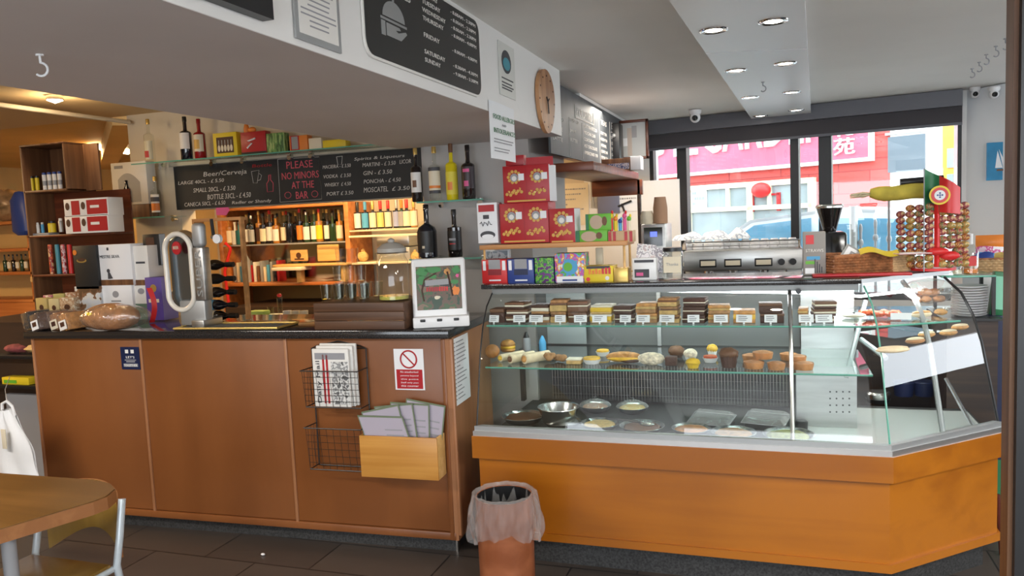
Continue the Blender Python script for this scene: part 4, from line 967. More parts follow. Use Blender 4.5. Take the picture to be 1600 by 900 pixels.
pbox('sweet_box', 'tall multicoloured lollipop box with a blue globe print', 'box', 867, 913, 396, 443, YT, .11, blotch('lolly_print', [(.12, .45, .06), (.10, .35, .62), (.50, .08, .35), (.75, .45, .05), (.75, .75, .75)], 30), 'sweet boxes under the rack', face=lambda mb, w, h: [rect(mb, w, h, .05, .95, .04, .24, m_paper), disc(mb, w * .52, h * .55, w * .26, m_sky), disc(mb, w * .45, h * .55, w * .15, m_green, -.0015), rect(mb, w, h, .25, .75, .08, .14, m_blue, -.002)])
yb = pbox('sweet_box', 'bright yellow chew box with red lettering under the rack', 'box', 912, 958, 416, 443, YT, .11, m_yellow, 'sweet boxes under the rack', face=lambda mb, w, h: [rect(mb, w, h, .1, .9, .86, 1, m_ink), disc(mb, w * .15, h * .25, w * .07, m_redb), disc(mb, w * .8, h * .3, w * .07, m_labelw)])
mb = MB()
for k, hh_ in enumerate((.026, .018, .026, .02, .026, .03, .03)): mb.box(.025 + k * .016, .036 + k * .016, -.002, 0, .045, .045 + hh_, m_orangep if k < 4 else m_redb)
mb.build('printed_lettering', yb)
pbox('sweet_box', 'clear box of gold foil sweets right of the yellow box', 'box', 959, 981, 419, 443, YT, .09, m_foil, 'sweet boxes under the rack')
# shiny things behind them on the case
for i, (xl, xr, yt, m, lb) in enumerate(((757, 797, 386, m_steeldull, 'silver framed picture'), (931, 942, 388, m_label, 'cream packet'))):
    pbox('framed_photo' if i == 0 else 'packet', lb + ' standing behind the sweet boxes', 'frame' if i == 0 else 'packet', xl, xr, yt, 436, 3.79, .02, m, z=ZC, face=(lambda mb, w, h: [rect(mb, w, h, .08, .92, .08, .92, blotch('grey_photo', [(.2, .25, .28), (.4, .43, .45), (.12, .13, .15)], 30))]) if i == 0 else None)
# brochure holder, jar, dispenser
x0, x1, z0, z1 = span(988, 1025, 375, 438, 3.66); w = x1 - x0; h = z1 - z0
t = thing('leaflet_holder', 'white leaflet holder with patterned leaflets fanned over its top', 'leaflet holder', (x0, 3.66, ZC))
MB().rbox(0, w, 0, .08, 0, h * .55, m_whitepl, .003).build('holder', t)
mb = MB(); rect(mb, w, h * .55, .08, .7, .12, .5, m_ink); rect(mb, w, h * .55, .08, .9, .80, .92, m_ink); rect(mb, w, h * .55, .15, .45, .2, .35, m_pink, -.0015); mb.build('printed_front', t)
lf = blotch('leaflet_print', [(.72, .68, .70), (.35, .32, .35), (.78, .76, .76), (.55, .45, .45)], 40)
for a, dx in ((10, .0), (22, .015), (32, .02)): MB().box(dx, dx + w * .8, .02 + a * .001, .022 + a * .001, h * .4, h * .92, lf, Matrix.Rotation(R(a * .7), 4, 'Y')).build('leaflet', t)
x0, x1, z0, z1 = span(1034, 1066, 388, 438, 3.66); w = x1 - x0; h = z1 - z0
t = thing('glass_jar', 'square glass jar with a cream label and a black lid beside the leaflets', 'jar', ((x0 + x1) / 2, 3.70, ZC))
MB().rbox(-w / 2, w / 2, -w * .4, w * .4, 0, h * .88, m_drink, .012).build('jar_glass', t)
MB().box(-w * .42, w * .42, -w * .405, -w * .402, h * .22, h * .72, m_label).build('label', t)
text('Thanks', .02, (-.028, -w * .41, h * .44), FY, m_greyink, t, width=.056)
MB().cyl((0, 0, h * .88), w * .48, h * .12, m_black, 24).build('lid', t)
x0, x1, z0, z1 = span(1002, 1040, 350, 395, 4.6); w = x1 - x0
BCZ = .93
t = thing('coffee_dispenser', 'grey coffee machine with a black panel and a blue lit display', 'coffee machine', (x0, 4.6, BCZ))
MB().rbox(0, w, 0, .3, 0, z1 - BCZ, m_brushed, .006).build('body', t)
hh = z1 - BCZ; MB().box(w * .12, w * .88, -.004, 0, hh - .13, hh - .02, m_blackgloss).build('control_panel', t)
MB().box(w * .38, w * .66, -.006, -.003, hh - .075, hh - .045, pmat('blue_display', (.05, .07, .45), .3, emit=2.5)).build('display', t)
mb = MB()
for px_ in (.22, .78):
    for k in range(3): mb.cyl((w * px_, -.003, hh - .05 - k * .025), .005, .003, m_greypl, 8, axis='y')
mb.build('buttons', t)
zt = z1
for i, (px, n, r, m, lb, tp, bt) in enumerate(((1032, 11, .042, pmat('brown_paper_cup', (.42, .24, .14), .6), 'brown paper cups', 308, 350), (1011, 5, .04, m_label, 'pale paper cups', 330, 350))):
    hgt = span(px - 5, px + 5, tp, bt, 4.7)[3] - zt; c = onY(px, 340, 4.7)
    for k in range(n):
        q = hgt * .45; st = (hgt - q) / max(1, n - 1)
        solo(MB().lathe([(r, 0), (r * 1.03, .004), (r * .8, q), (0, q)], m, 18), 'paper_cup', '%s cup from the bottom in the upside down stack of %s' % (ORD[k], lb), 'cup', (c.x, 4.7, zt + .001 + k * st), 0, 'paper cups stacked on the coffee machine')
# back work counter with the espresso machine
struct(MB().box(-1.05, 1.05, 4.85, 5.5, 0, BCZ - .03, m_darkwood).box(-1.07, 1.07, 4.83, 5.52, BCZ - .03, BCZ, m_granite), 'trim_4', label='dark work counter below the window behind the display case')
MB()
x0, x1, z0, z1 = span(1067, 1255, 390, 420, 4.95); w = x1 - x0; H_ = z1 - BCZ
t = thing('espresso_machine', 'wide stainless steel espresso machine below the window', 'espresso machine', (x0, 4.95, BCZ))
MB().rbox(0, w, 0, .42, H_ - .13, H_, m_brushed, .012).build('top_housing', t)
MB().rbox(0, w, .12, .42, 0, H_ - .13, m_brushed, .01).build('body', t)
MB().rbox(-.005, w + .005, -.02, .14, 0, .05, m_steel, .006).build('drip_tray', t)
for k, px in enumerate((1106, 1145, 1193)):
    a = span(px - 13, px + 13, 401, 414, 4.94); cx = (a[0] + a[1]) / 2 - x0
    MB().rbox(cx - .052, cx + .052, -.006, 0, H_ - .105, H_ - .055, m_black, .003).box(cx - .043, cx + .043, -.008, -.005, H_ - .095, H_ - .065, m_label).build('control_panel', t)
    g = MB().cyl((cx, .06, H_ - .19), .032, .06, m_chrome, 18); g.tube([(cx, .06, H_ - .185), (cx, -.08, H_ - .195)], .013, m_black, 8, rad=None); g.build('group_head', t)
for px in (1221, 1239): cx = onY(px, 407, 4.94).x - x0; MB().cyl((cx, -.02, H_ - .08), .02, .025, m_black, 14, axis='y').build('knob', t)
cx = w * .86; MB().tube([(cx, -.01, H_ - .13), (cx + .01, -.05, H_ - .2), (cx + .02, -.04, H_ - .3)], .006, m_chrome, 8).build('steam_wand', t)
MB().tube([(.02, .02, H_ + .05), (w - .02, .02, H_ + .05)], .005, m_chrome, 8).tube([(.02, .02, H_), (.02, .02, H_ + .05)], .005, m_chrome, 6).tube([(w - .02, .02, H_), (w - .02, .02, H_ + .05)], .005, m_chrome, 6).tube([(.02, .02, H_ + .025), (w - .02, .02, H_ + .025)], .003, m_chrome, 6).build('cup_rail', t)
ztop = BCZ + H_
rr = random.Random(8)
cup0 = None
cupn = [1075, 1091, 1108, 1122, 1135, 1148, 1165, 1180, 1195, 1210, 1224, 1238]
for i, px in enumerate(cupn):
    c = onY(px, 385, 5.12)
    lab = 'upturned white coffee cup on the espresso machine, %s from the left' % ORD[i]
    if cup0 is None:
        cup0 = thing('coffee_cup', lab, 'cup', (c.x, 5.12, ztop + .001), 0, 'cups on the espresso machine')
        MB().lathe([(.036, 0), (.038, .003), (.034, .035), (.022, .055), (.02, .058), (0, .058)], m_porc, 18).build('cup_body', cup0)
        MB().tube([(.034, 0, .012), (.052, 0, .018), (.052, 0, .036), (.031, 0, .042)], .004, m_porc, 6).build('handle', cup0)
    else: dup(cup0, (c.x, 5.12 + rr.uniform(-.03, .03), ztop + .001), rr.uniform(-1.5, 0), lab)
# crumpled pale cloths covering the left cups
m_cloth = blotch('patterned_cloth', [(.70, .78, .84), (.80, .82, .84), (.45, .50, .58), (.82, .83, .84)], 22, .8)
for i, (xa, xb, yt) in enumerate(((1052, 1100, 362), (1096, 1140, 358), (1136, 1172, 356))):
    a, b = onY(xa, 380, 5.2), onY(xb, 380, 5.2); zt_ = onY((xa + xb) / 2, yt, 5.2).z; w_ = b.x - a.x; r5 = random.Random(i + 3)
    ph = [r5.uniform(0, 6) for _ in range(4)]
    fn = lambda u, v, w_=w_, zt_=zt_, ph=ph: (w_ * (u - .5), .22 * (v - .5), (zt_ - ztop - .06) * (math.sin(math.pi * u) ** .5 * math.sin(math.pi * v) ** .5) * (.8 + .12 * math.sin(9 * u + ph[0]) + .12 * math.sin(13 * v + 5 * u + ph[1])) + .062)
    solo(MB().sheet(fn, 26, 14, m_cloth), 'tea_towel', 'crumpled blue and white tea towel over the cups, %s from the left' % ORD[i], 'cloth', ((a.x + b.x) / 2, 5.2, ztop), 0, 'tea towels on the espresso machine')
# straws box
x0, x1, z0, z1 = span(1255, 1290, 362, 430, 3.76); w = x1 - x0; h = z1 - z0
sb = pbox('straw_box', 'tall grey box of straws with a red square and printed straws', 'box', 1255, 1290, 362, 430, 3.76, .07, pmat('grey_carton', (.27, .25, .23), .5), side=m_greypl, z=ZC, face=lambda mb, w, h: [rect(mb, w, h, .12, .48, .72, .93, m_redb), rect(mb, w, h, .15, .75, .36, .44, m_sky), rect(mb, w, h, .1, .5, .26, .33, m_green), rect(mb, w, h, .08, .5, .04, .17, m_paper)] + [rect(mb, w, h, .5 + .1 * k, .55 + .1 * k, .06, .38 - .06 * k, m_ink, -.0014) for k in range(4)])
text('STRAWS', .02, (w * .1, -.002, h * .54), FY, m_labelw, sb, width=w * .8, height=h * .07)
# coffee grinder
c = onY(1297, 345, 4.95); t = thing('coffee_grinder', 'black coffee grinder with a cone shaped bean hopper by the window', 'grinder', (c.x, 5.0, BCZ))
zt, zb_ = onY(1297, 322, 5.0).z - BCZ, onY(1297, 362, 5.0).z - BCZ; rt = (onY(1320, 325, 5).x - onY(1275, 325, 5).x) / 2
MB().rbox(-.09, .09, -.1, .14, 0, zb_, m_blackgloss, .02).build('body', t)
MB().lathe([(rt * .45, zb_), (rt * .92, zt - .012)], m_winered, 26, caps=False).lathe([(rt * .95, zt - .012), (rt, zt - .01), (rt, zt), (rt * .9, zt + .01), (0, zt + .01)], m_steel, 26).build('hopper', t)
MB().lathe([(rt * .42, zb_ + .004), (rt * .72, zt - .05), (0, zt - .04)], m_choc, 20).build('coffee_beans', t)
# wicker basket with cards, framed picture
m_wick = pmat('wicker', (.30, .12, .045), .55, vary=.4, vscale=30); m_wick2 = pmat('pale_wicker', (.50, .33, .17), .55, vary=.3, vscale=30)
b0 = onZ(1305, 432, ZC); b1 = onZ(1442, 424, ZC); bw = (b1 - b0).length; ang = math.atan2(b1.y - b0.y, b1.x - b0.x)
bk = thing('wicker_basket', 'shallow brown wicker basket holding cards beside the straw box', 'basket', (b0.x, b0.y + .03, ZC), ang)
hb0, hb1 = .085, .075
def weave(mb, x0, x1, y0, y1, h, m, rows=7):
    for k in range(rows):
        z = h * (k + .5) / rows; n = int(abs(x1 - x0 + (y1 - y0)) / .012); pts = []
        for i in range(n + 1):
            t_ = i / n; o = .003 * (-1) ** (i + k); dx, dy = (x1 - x0), (y1 - y0); L = math.hypot(dx, dy); pts.append((x0 + dx * t_ - dy / L * o, y0 + dy * t_ + dx / L * o, z))
        mb.tube(pts, h / rows * .55, m, 5)
mb = MB(); weave(mb, 0, bw * .66, 0, 0, hb0, m_wick); weave(mb, 0, 0, .22, 0, hb0, m_wick); weave(mb, bw * .66, 0, .22, .22, hb0, m_wick); mb.box(.004, bw * .66, .004, .216, 0, .006, m_wick).build('long_woven_side', bk)
mb = MB(); weave(mb, bw * .66, bw, 0, .05, hb1, m_wick2); weave(mb, bw, bw, .05, .22, hb1, m_wick2); mb.build('pale_woven_end', bk)
MB().tube([(0, 0, hb0), (bw * .66, 0, hb0 + .002), (bw, .05, hb1), (bw, .22, hb1), (0, .22, hb0)], .008, m_wick, 8, True).build('rim', bk)
x0, x1, z0, z1 = span(1300, 1345, 365, 400, 3.80)
t = thing('framed_certificate', 'small tilted framed certificate standing in the wicker basket', 'frame', (x0 + .02, 3.80, z0 - .02), 0)
X = Matrix.Rotation(R(33), 4, 'Y') @ Matrix.Rotation(R(-25), 4, 'X')
MB().rbox(0, .13, 0, .008, 0, .10, m_steeldull, .003, X).build('frame', t); MB().box(.010, .12, -.001, 0, .010, .09, m_paper, X).box(.03, .10, -.002, -.001, .025, .075, m_greypl, X).box(.04, .09, -.003, -.002, .032, .067, m_label, X).build('picture', t)
p = onZ(1365, 398, 1.36)
solo(MB().sheet(lambda u, v: (.16 * (u - .5), .09 * (v - .5), .012 * math.sin(6 * u) + .02 * v), 8, 4, m_yellow), 'yellow_packet', 'crumpled yellow packet in the wicker basket', 'packet', (p.x, 3.80, 1.375))
solo(MB().rbox(-.07, .07, -.045, .045, 0, .004, pmat('pink_card', (.62, .42, .42), .6), .001).box(-.05, .05, -.03, .03, .004, .005, m_paper), 'postcard', 'pinkish card lying over the pale end of the wicker basket', 'card', (p.x + .13, 3.80, 1.372), R(15))
p = onZ(1235, 434, ZC); solo(MB().rbox(-.2, .2, -.03, .03, 0, .012, m_red, .003), 'red_packet', 'flat red packet lying at the edge between basket and slab', 'packet', (.36, 3.70, ZC), R(3))
# painted egg garland
ec = onZ(1462, 424, ZC); eg = thing('egg_garland_stand', 'tall stand strung with rows of small painted eggs and red ribbon', 'ornament', (ec.x, ec.y + .10, ZC))
er = .128; zt = onY(1450, 318, ec.y + .05).z - ZC
MB().cyl((0, 0, 0), .10, .012, m_redb, 24).cyl((0, 0, 0), .008, zt + .02, m_steeldull, 8).build('stand', eg)
EM = [blotch('painted_egg_a', [(.35, .08, .03), (.55, .30, .08), (.18, .05, .03)], 55), blotch('painted_egg_b', [(.50, .22, .05), (.25, .24, .08), (.62, .40, .15)], 55), blotch('painted_egg_c', [(.22, .04, .06), (.45, .15, .1), (.55, .42, .2)], 55), blotch('painted_egg_d', [(.12, .16, .08), (.40, .22, .08), (.3, .05, .05)], 55)]
proto = []
for m in EM:
    mb = MB().ball((0, 0, 0), .0205, .0175, .0160, m, 12, 8); me = mb.build('egg', eg); proto.append(me)
used = [0] * 4; rr = random.Random(5); rows = 10; cnt = 0
for k in range(rows):
    z = .030 + (zt - .045) * k / (rows - 1)
    for j in range(8):
        if k == 2 and j in (4, 5): continue
        if k == rows - 1 and j == 0: continue
        q = rr.randrange(4); x = -.125 + .0345 * j + (.012 if j > 3 else -.006)
        if used[q] == 0: e = proto[q]; used[q] = 1
        else: e = proto[q].copy(); COL.objects.link(e); e.parent = eg
        e.location = (x + rr.uniform(-.002, .002), -.10 * (1 - (x / .15) ** 2) + rr.uniform(-.01, .01), z + rr.uniform(-.003, .003))
for q in range(4):
    if not used[q]: proto[q].location = (0, 0, .05)
x_ = .004
MB().sheet(lambda u, v: (x_ + .012 * (u - .5) * 2, -.105 - .012 * math.sin(math.pi * u), .02 + (zt - .02) * v), 4, 16, m_redb).ball((x_, -.12, .09), .045, .02, .018, m_redb, 14, 8).ball((x_ + .05, -.11, .07), .04, .018, .02, m_redb, 12, 8).build('red_ribbon', eg)
# flag on a stick
fp = onY(1441, 425, ec.y + .02)
t = thing('portuguese_flag', 'small green and red flag with a round crest draped above the egg stand', 'flag', (fp.x, ec.y - .02, ZC))
ztp = onY(1440, 264, ec.y).z - ZC; zbm = onY(1440, 330, ec.y).z - ZC
MB().tube([(0, 0, 0), (0, 0, ztp)], .0028, m_greypl, 6).build('stick', t)
wf = onY(1500, 300, ec.y).x - fp.x
def fl_(u, v):
    top = ztp - .30 * u ** 1.1 * (ztp - zbm) * 1.6; bot = zbm - .25 * u * (ztp - zbm) * .4
    return (wf * u, .02 * math.sin(7 * u), bot + (top - bot) * v)
MB().sheet(lambda u, v: fl_(u * .42, v), 8, 6, m_dkgreen).build('green_field', t)
MB().sheet(lambda u, v: fl_(.42 + u * .58, v), 10, 6, m_redb).build('red_field', t)
cx, cz = wf * .40, zbm + (ztp - zbm) * .36; mb = MB()
for r, m, y in ((.042, m_yellow, -.022), (.034, m_redb, -.024), (.022, m_paper, -.026)): disc(mb, cx, cz, r, m, y, 24)
for dx, dz in ((0, 0), (-.009, 0), (.009, 0), (0, .009), (0, -.009)): disc(mb, cx + dx, cz + dz, .004, m_blue, -.028, 8)
mb.build('crest', t)
# rolled yellow banner lying across at height
a, b = onY(1336, 304, ec.y + .12), onY(1444, 300, ec.y + .12)
t = thing('yellow_banner', 'rolled yellow cloth banner with frayed pale end above the egg stand', 'banner', (a.x, ec.y + .12, a.z))
L = b.x - a.x + .03
MB().tube([(L * k / 10, 0, .004 * math.sin(k)) for k in range(2, 11)], .03, pmat('mustard_cloth', (.52, .42, .06), .8, vary=.3, vscale=14), 14, rad=[.02, .032, .036, .034, .036, .036, .036, .036, .034]).build('rolled_cloth', t)
mb = MB()
for k in range(12): mb.tube([(L * .25, 0, .0), (L * .1, rr.uniform(-.01, .01), rr.uniform(-.015, .01)), (rr.uniform(-.03, .03), rr.uniform(-.02, .02), -.005 + rr.uniform(-.01, .006))], .004, pmat('straw_fibre', (.62, .55, .36), .8), 5)
mb.build('frayed_end', t)
MB().tube([(L * .6, .01, .045), (L + .05, .01, .052)], .018, m_black, 12).build('dark_handle', t)
MB().tube([(L * .45, 0, -.03), (L * .45, 0, ZC - a.z)], .005, m_greypl, 8).build('support_rod', t)
# glass ledge with dispensers, crisps basket, plates, green box, cupboard at the right
struct(MB().box(.80, 1.02, 4.25, 4.65, 0, 1.012, m_darkwood).box(.78, 1.04, 4.23, 4.67, 1.012, 1.022, m_black), 'trim_5', label='dark cupboard right of the display case carrying the plates')
pc = onZ(1520, 492, 1.022)
for k in range(12):
    solo(MB().lathe([(.05, 0), (.078, .010), (.08, .0125), (.05, .004), (0, .004)], m_porc, 30), 'dinner_plate', 'white plate on the dark cupboard, %s from the bottom of the pile' % ORD[k], 'plate', (.915 + rr.uniform(-.002, .002), 4.34, 1.023 + k * .0128), 0, 'pile of white plates')
lg = thing('glass_ledge', 'small glass ledge above the pile of white plates', 'shelf', (.93, 4.45, 1.215))
MB().rbox(-.14, .10, -.12, .16, 0, .01, m_glassedge, .003).build('glass_plate', lg); MB().box(.085, .10, -.11, -.09, -.19, 0, m_black).box(-.13, -.115, .13, .15, -.19, 0, m_black).box(.085, .10, .13, .15, -.19, 0, m_black).build('bracket', lg)
def sanit(px, py, lab, r, h, y, cap=True):
    c = onY(px, py, y); t = thing('dispenser_bottle', lab, 'bottle', (c.x, y, 1.226))
    MB().lathe([(r, 0), (r, h * .55), (r * .55, h * .72), (r * .35, h * .75)], glass('pump_bottle_plastic', (.92, .93, .92), .05, gain=2) if 'pump_bottle_plastic' not in MATS else MATS['pump_bottle_plastic'], 18).build('body', t)
    MB().lathe([(r * .9, .002), (r * .9, h * .12), (0, h * .12)], m_orangep if cap else m_label, 18).build('liquid', t)
    MB().cyl((0, 0, h * .74), r * .25, h * .26, m_whitepl, 10).tube([(0, 0, h), (-r * 1.5, 0, h * 1.0), (-r * 1.8, 0, h * .95)], r * .12, m_whitepl, 6).build('pump', t)
    MB().box(-r * .5, r * .5, -r * 1.03, -r * 1.01, h * .2, h * .45, m_redb if cap else m_greyink).build('label', t)
sanit(1517, 400, 'clear pump bottle with orange liquid and a red label by the window', .035, .20, 4.45); sanit(1496, 400, 'tall thin clear pump bottle left of the orange one', .022, .17, 4.42, False)
cb = onY(1548, 415, 4.75)
t = thing('crisps_basket', 'wicker basket filled with colourful crisp packets at the right wall', 'basket', (cb.x, 4.75, cb.z - .03)); mb = MB()
weave(mb, -.12, .16, -.08, -.08, .07, m_wick2, 5); weave(mb, -.12, -.12, .1, -.08, .07, m_wick2, 5); mb.box(-.12, .16, -.08, .1, 0, .008, m_wick2).build('woven_body', t)
MB().tube([(-.12, -.08, .07), (.16, -.08, .07), (.16, .1, .07), (-.12, .1, .07)], .007, m_wick, 8, True).build('rim', t)
struct(MB().box(cb.x - .16, cb.x + .3, 4.62, 4.9, 0, cb.z - .032, m_white), 'trim_6', label='white ledge carrying the crisps basket')
cols = [('orange crisp packet with a pale band, at the top of the basket', m_orangep, 0, .155, 0), ('pink and white sweet packet lying across the basket', blotch('pink_white_print', [(.75, .55, .65), (.62, .1, .3), (.82, .8, .82)], 30), .0, .115, 15), ('dark blue crisp packet at the left of the basket', m_blue, -.05, .06, -20),
        ('gold crisp packet at the right of the basket', pmat('gold_packet', (.58, .40, .12), .35, .3, vary=.4, vscale=30), .06, .06, 10), ('sky blue crisp packet in the middle of the basket', m_sky, 0, .085, 5)]
for lb, m, dx, dz, an in cols:
    X = Matrix.Rotation(R(an), 4, 'Y')
    f_ = lambda u, v: X @ Vector((.15 * (u - .5), -.03 * math.sin(math.pi * u) * math.sin(math.pi * v), .08 * (v - .5)))
    g_ = lambda u, v: X @ Vector((.15 * (.5 - u), .03 * math.sin(math.pi * u) * math.sin(math.pi * v), .08 * (v - .5)))
    solo(MB().sheet(f_, 8, 6, m).sheet(g_, 8, 6, m), 'crisp_packet', lb, 'crisp packet', (cb.x + dx, 4.74 - .02 * (dz < .07), cb.z - .03 + dz), 0, 'packets in the crisps basket')
x0, x1, z0, z1 = span(1540, 1590, 424, 492, 4.35)
mb = MB().rbox(0, x1 - x0, 0, .05, 0, z1 - z0, m_dkgreen, .003, Matrix.Rotation(R(6), 4, 'Y')); Xr = Matrix.Rotation(R(6), 4, 'Y')
mb.box((x1 - x0) * .05, (x1 - x0) * .4, -.002, 0, .03, (z1 - z0) * .9, pmat('pale_green_print', (.22, .55, .38), .5), Xr).box((x1 - x0) * .5, (x1 - x0) * .9, -.002, 0, .05, (z1 - z0) * .4, pmat('light_green_print', (.30, .60, .30), .5), Xr)
solo(mb, 'green_box', 'green cardboard box standing right of the white plates', 'box', (x0 + .02, 4.36, z0)) 
struct(MB().box(x0, x0 + .5, 4.33, 4.45, 0, z0 - .003, m_navy).box(x0, x0 + .5, 4.325, 4.33, 0, .3, m_dkgreen), 'trim_7', label='dark blue cabinet at the right edge')
# sailing picture
q0 = a0.y - .225
x0, x1, z0, z1 = span(1541, 1592, 222, 281, q0)
t = thing('sailing_picture', 'blue canvas picture of a white sailing boat on the right wall', 'picture', (x0, q0, z0))
w, h = x1 - x0, z1 - z0; MB().box(0, w, -.02, 0, 0, h, pmat('sea_blue', (.02, .22, .42), .6, vary=.25, vscale=8)).build('canvas', t)
MB().add([(w * .25, -.022, h * .32), (w * .48, -.022, h * .32), (w * .32, -.022, h * .78)], [(0, 1, 2)], m_paper).add([(w * .50, -.022, h * .30), (w * .62, -.022, h * .34), (w * .36, -.022, h * .82)], [(0, 1, 2)], m_paper).box(w * .3, w * .65, -.023, -.021, h * .24, h * .29, m_choclt).build('sail', t)
w_, = (0,)
# leaning dark red stick at the right foot of the case
p0, p1 = onZ(1565, 866, .01), onY(1541, 805, 3.72)
solo(MB().tube([p0, (p0.x - .03, 3.80, .30)], .010, pmat('dark_red_stick', (.10, .02, .015), .5), 8), 'wooden_stick', 'dark red stick leaning against the right foot of the display case', 'stick')

# --- staff area under the menu board
hd = thing('hood_cabinet', 'red brown wooden shelf unit under the grey menu board', 'cabinet', (-1.1, 4.9, 1.84))
wpart(MB().rbox(-1.275, -.93, 4.2, 5.7, 1.85, 1.90, m_redwood, .004), 'underside_board', hd)
wpart(MB().rbox(-1.275, -.90, 5.66, 5.70, 1.74, 1.85, m_redwood, .004), 'back_rail', hd)
wpart(MB().rbox(-.94, -.915, 5.66, 5.70, 1.0, 1.85, m_darkwood, .004), 'post', hd)
x0, x1, z0, z1 = span(946, 986, 250, 268, 5.6)
pbox('blue_print_box', 'flat brown box with a blue printed side on the wooden shelf', 'box', 940, 984, 247, 266, 5.3, .15, m_midwood, z=1.901, face=lambda mb, w, h: [rect(mb, w, h, .2, .98, .1, .6, blotch('blue_floral', [(.1, .15, .3), (.5, .5, .55), (.06, .08, .2)], 60))])
pbox('white_box', 'small white box at the right end of the wooden shelf', 'box', 985, 1001, 246, 267, 5.3, .12, m_paper, z=1.901)
x0, x1, z0, z1 = span(966, 1013, 187, 249, 6.2)
t = thing('framed_picture', 'brown framed pale picture hanging left of the roller blind', 'picture', (x0, 6.2, z0), R(0)); w, h = x1 - x0, z1 - z0
fr = MB().rbox(0, w, 0, .03, 0, .022, m_redwood, .003).rbox(0, w, 0, .03, h - .022, h, m_redwood, .003).rbox(0, .022, 0, .03, 0, h, m_redwood, .003).rbox(w - .022, w, 0, .03, 0, h, m_redwood, .003); fr.build('frame', t)
MB().box(.02, w - .02, .01, .02, .02, h - .02, pmat('pale_print', (.50, .52, .52), .5)).box(w * .3, w * .45, .008, .01, .03, h * .8, pmat('beige_print', (.50, .42, .36), .5)).box(w * .45, w * .62, .008, .01, h * .55, h * .85, m_greypl).box(w * .12, w * .3, .007, .01, h * .35, h * .55, m_paper).build('print', t)
x0, x1, z0, z1 = span(951, 968, 192, 250, 5.9)
solo(MB().rbox(0, x1 - x0, 0, .16, 0, z1 - z0, m_black, .01).ball(((x1 - x0) / 2, -.004, (z1 - z0) * .66), .018, .01, .018, m_steeldull, 12, 8), 'loudspeaker', 'black loudspeaker between the menu board and the framed picture', 'speaker', (x0, 5.9, z0))
yb_ = 6.2
struct(MB().box(-1.75, -.70, 6.22, 6.26, .9, 1.86, m_white), 'trim_8')
def sheetY(name, label, cat, xl, xr, yt, yb, y, m, rows=0, ink=None, ang=0):
    x0, x1, z0, z1 = span(xl, xr, yt, yb, y); w, h = x1 - x0, z1 - z0
    mb = MB().box(0, w, 0, .002, 0, h, m)
    if rows: ticks(mb, w * .1, w * .9, h * .08, h * .92, -.0006, ink or m_greyink, rows, random.Random(int(xl)), .25)
    return solo(mb, name, label, cat, (x0, y, z0), ang)
sheetY('pinned_list', 'cream price list pinned behind the red snack boxes', 'notice', 880, 920, 286, 352, 6.216, m_label, 7)
sheetY('pinned_list', 'small white tiled paper pinned at the right by the cups', 'notice', 960, 998, 270, 330, 6.216, m_paper, 5)
p = onY(950, 310, 6.2); solo(MB().rbox(-.09, .09, 0, .01, -.12, .11, pmat('slate_folder', (.16, .17, .25), .5), .002), 'clipboard', 'slate blue clipboard hanging left of the tiled paper', 'clipboard', (p.x, 6.208, p.z), 0)
for i, px in enumerate((924, 929, 934, 938, 942)):
    a, b = onY(px, 283, 6.2), onY(px, 325, 6.2)
    solo(MB().box(-.011, .011, 0, .004, 0, a.z - b.z, [m_steeldull, m_brushed, m_greypl, m_black, m_black][i]), 'hanging_utensil', '%s kitchen utensil in the row hanging under the wooden shelf' % ORD[i], 'utensil', (a.x, 6.214, b.z), 0, 'hanging kitchen utensils')
p = onY(975, 318, 6.2); solo(MB().tube([(-.05, 0, -.02), (.06, 0, .02)], .008, m_black, 8).tube([(-.02, 0, 0), (0, 0, -.06)], .008, m_black, 8), 'ice_tongs', 'black tongs hanging in front of the white paper', 'tongs', (p.x, 6.208, p.z))

# ================================================================== MENU BOARD, BEAM SIGNS
MX = -1.155
y0m, y1m = 4.15, 6.38; zb0, zb1 = 1.955, 2.36
mbd = thing('menu_board', 'long grey chalk menu board with white writing on the side wall', 'menu board', (MX, y0m, zb0))
MBD = MB().box(-.012, 0, 0, y1m - y0m, 0, zb1 - zb0, m_chalkg).build('board', mbd)
Lm = y1m - y0m
def mt(s_, y, z, w, h, m=m_chalk): text(s_, .1, (.001, y, z), FXp, m, MBD, width=w, height=h)
HOT = 0.30
mt('HOT DRINKS', .62, .275, .42, .05); 
ul = MB().tube([(.002, .58, .255), (.002, 1.10, .262)], .003, m_chalk, 5).tube([(.002, .58, .255), (.002, .58, .34)], .003, m_chalk, 5).tube([(.002, 1.10, .262), (.002, 1.10, .34)], .003, m_chalk, 5)
for y in (.42, .75, 1.28, 1.65): ul.tube([(.002, y, .01), (.002, y, .24 if y < 1.2 else .34)], .0015, m_chalk, 4)
ul.tube([(.002, 1.70, .27), (.002, 2.05, .275)], .003, m_chalk, 5); ul.build('chalk_line', MBD, kind='stuff')
mt('EXTRAS', 1.72, .295, .30, .05); mt('TEAS', 1.34, .29, .2, .035)
rows_ = [['TEA  1.50', 'COFFEE', 'LATTE'], ['FLAT WHITE 2.20', 'MOCHA 2.60', 'CORTADO', 'HOT CHOCOLATE', 'AMERICANO 1.90'], ['MINT TEA', 'GREEN TEA', 'HERBAL', 'CHAI 2.40', 'LEMON TEA'], ['SYRUP .50', 'CREAM .50', 'SOYA MILK', 'OAT MILK', 'SHOT .60', 'ICE'], ['TOAST 1.20', 'JAM', 'BUTTER']]
for c_, (y, w) in enumerate(((.04, .32), (.80, .40), (1.32, .28), (1.70, .30), (.44, .26))):
    for r_, s_ in enumerate(rows_[c_]): mt(s_, y, (.22 if c_ else .20) - r_ * (.043 if c_ in (1, 2, 3) else .06), w * min(1, .45 + len(s_) * .04), .022)
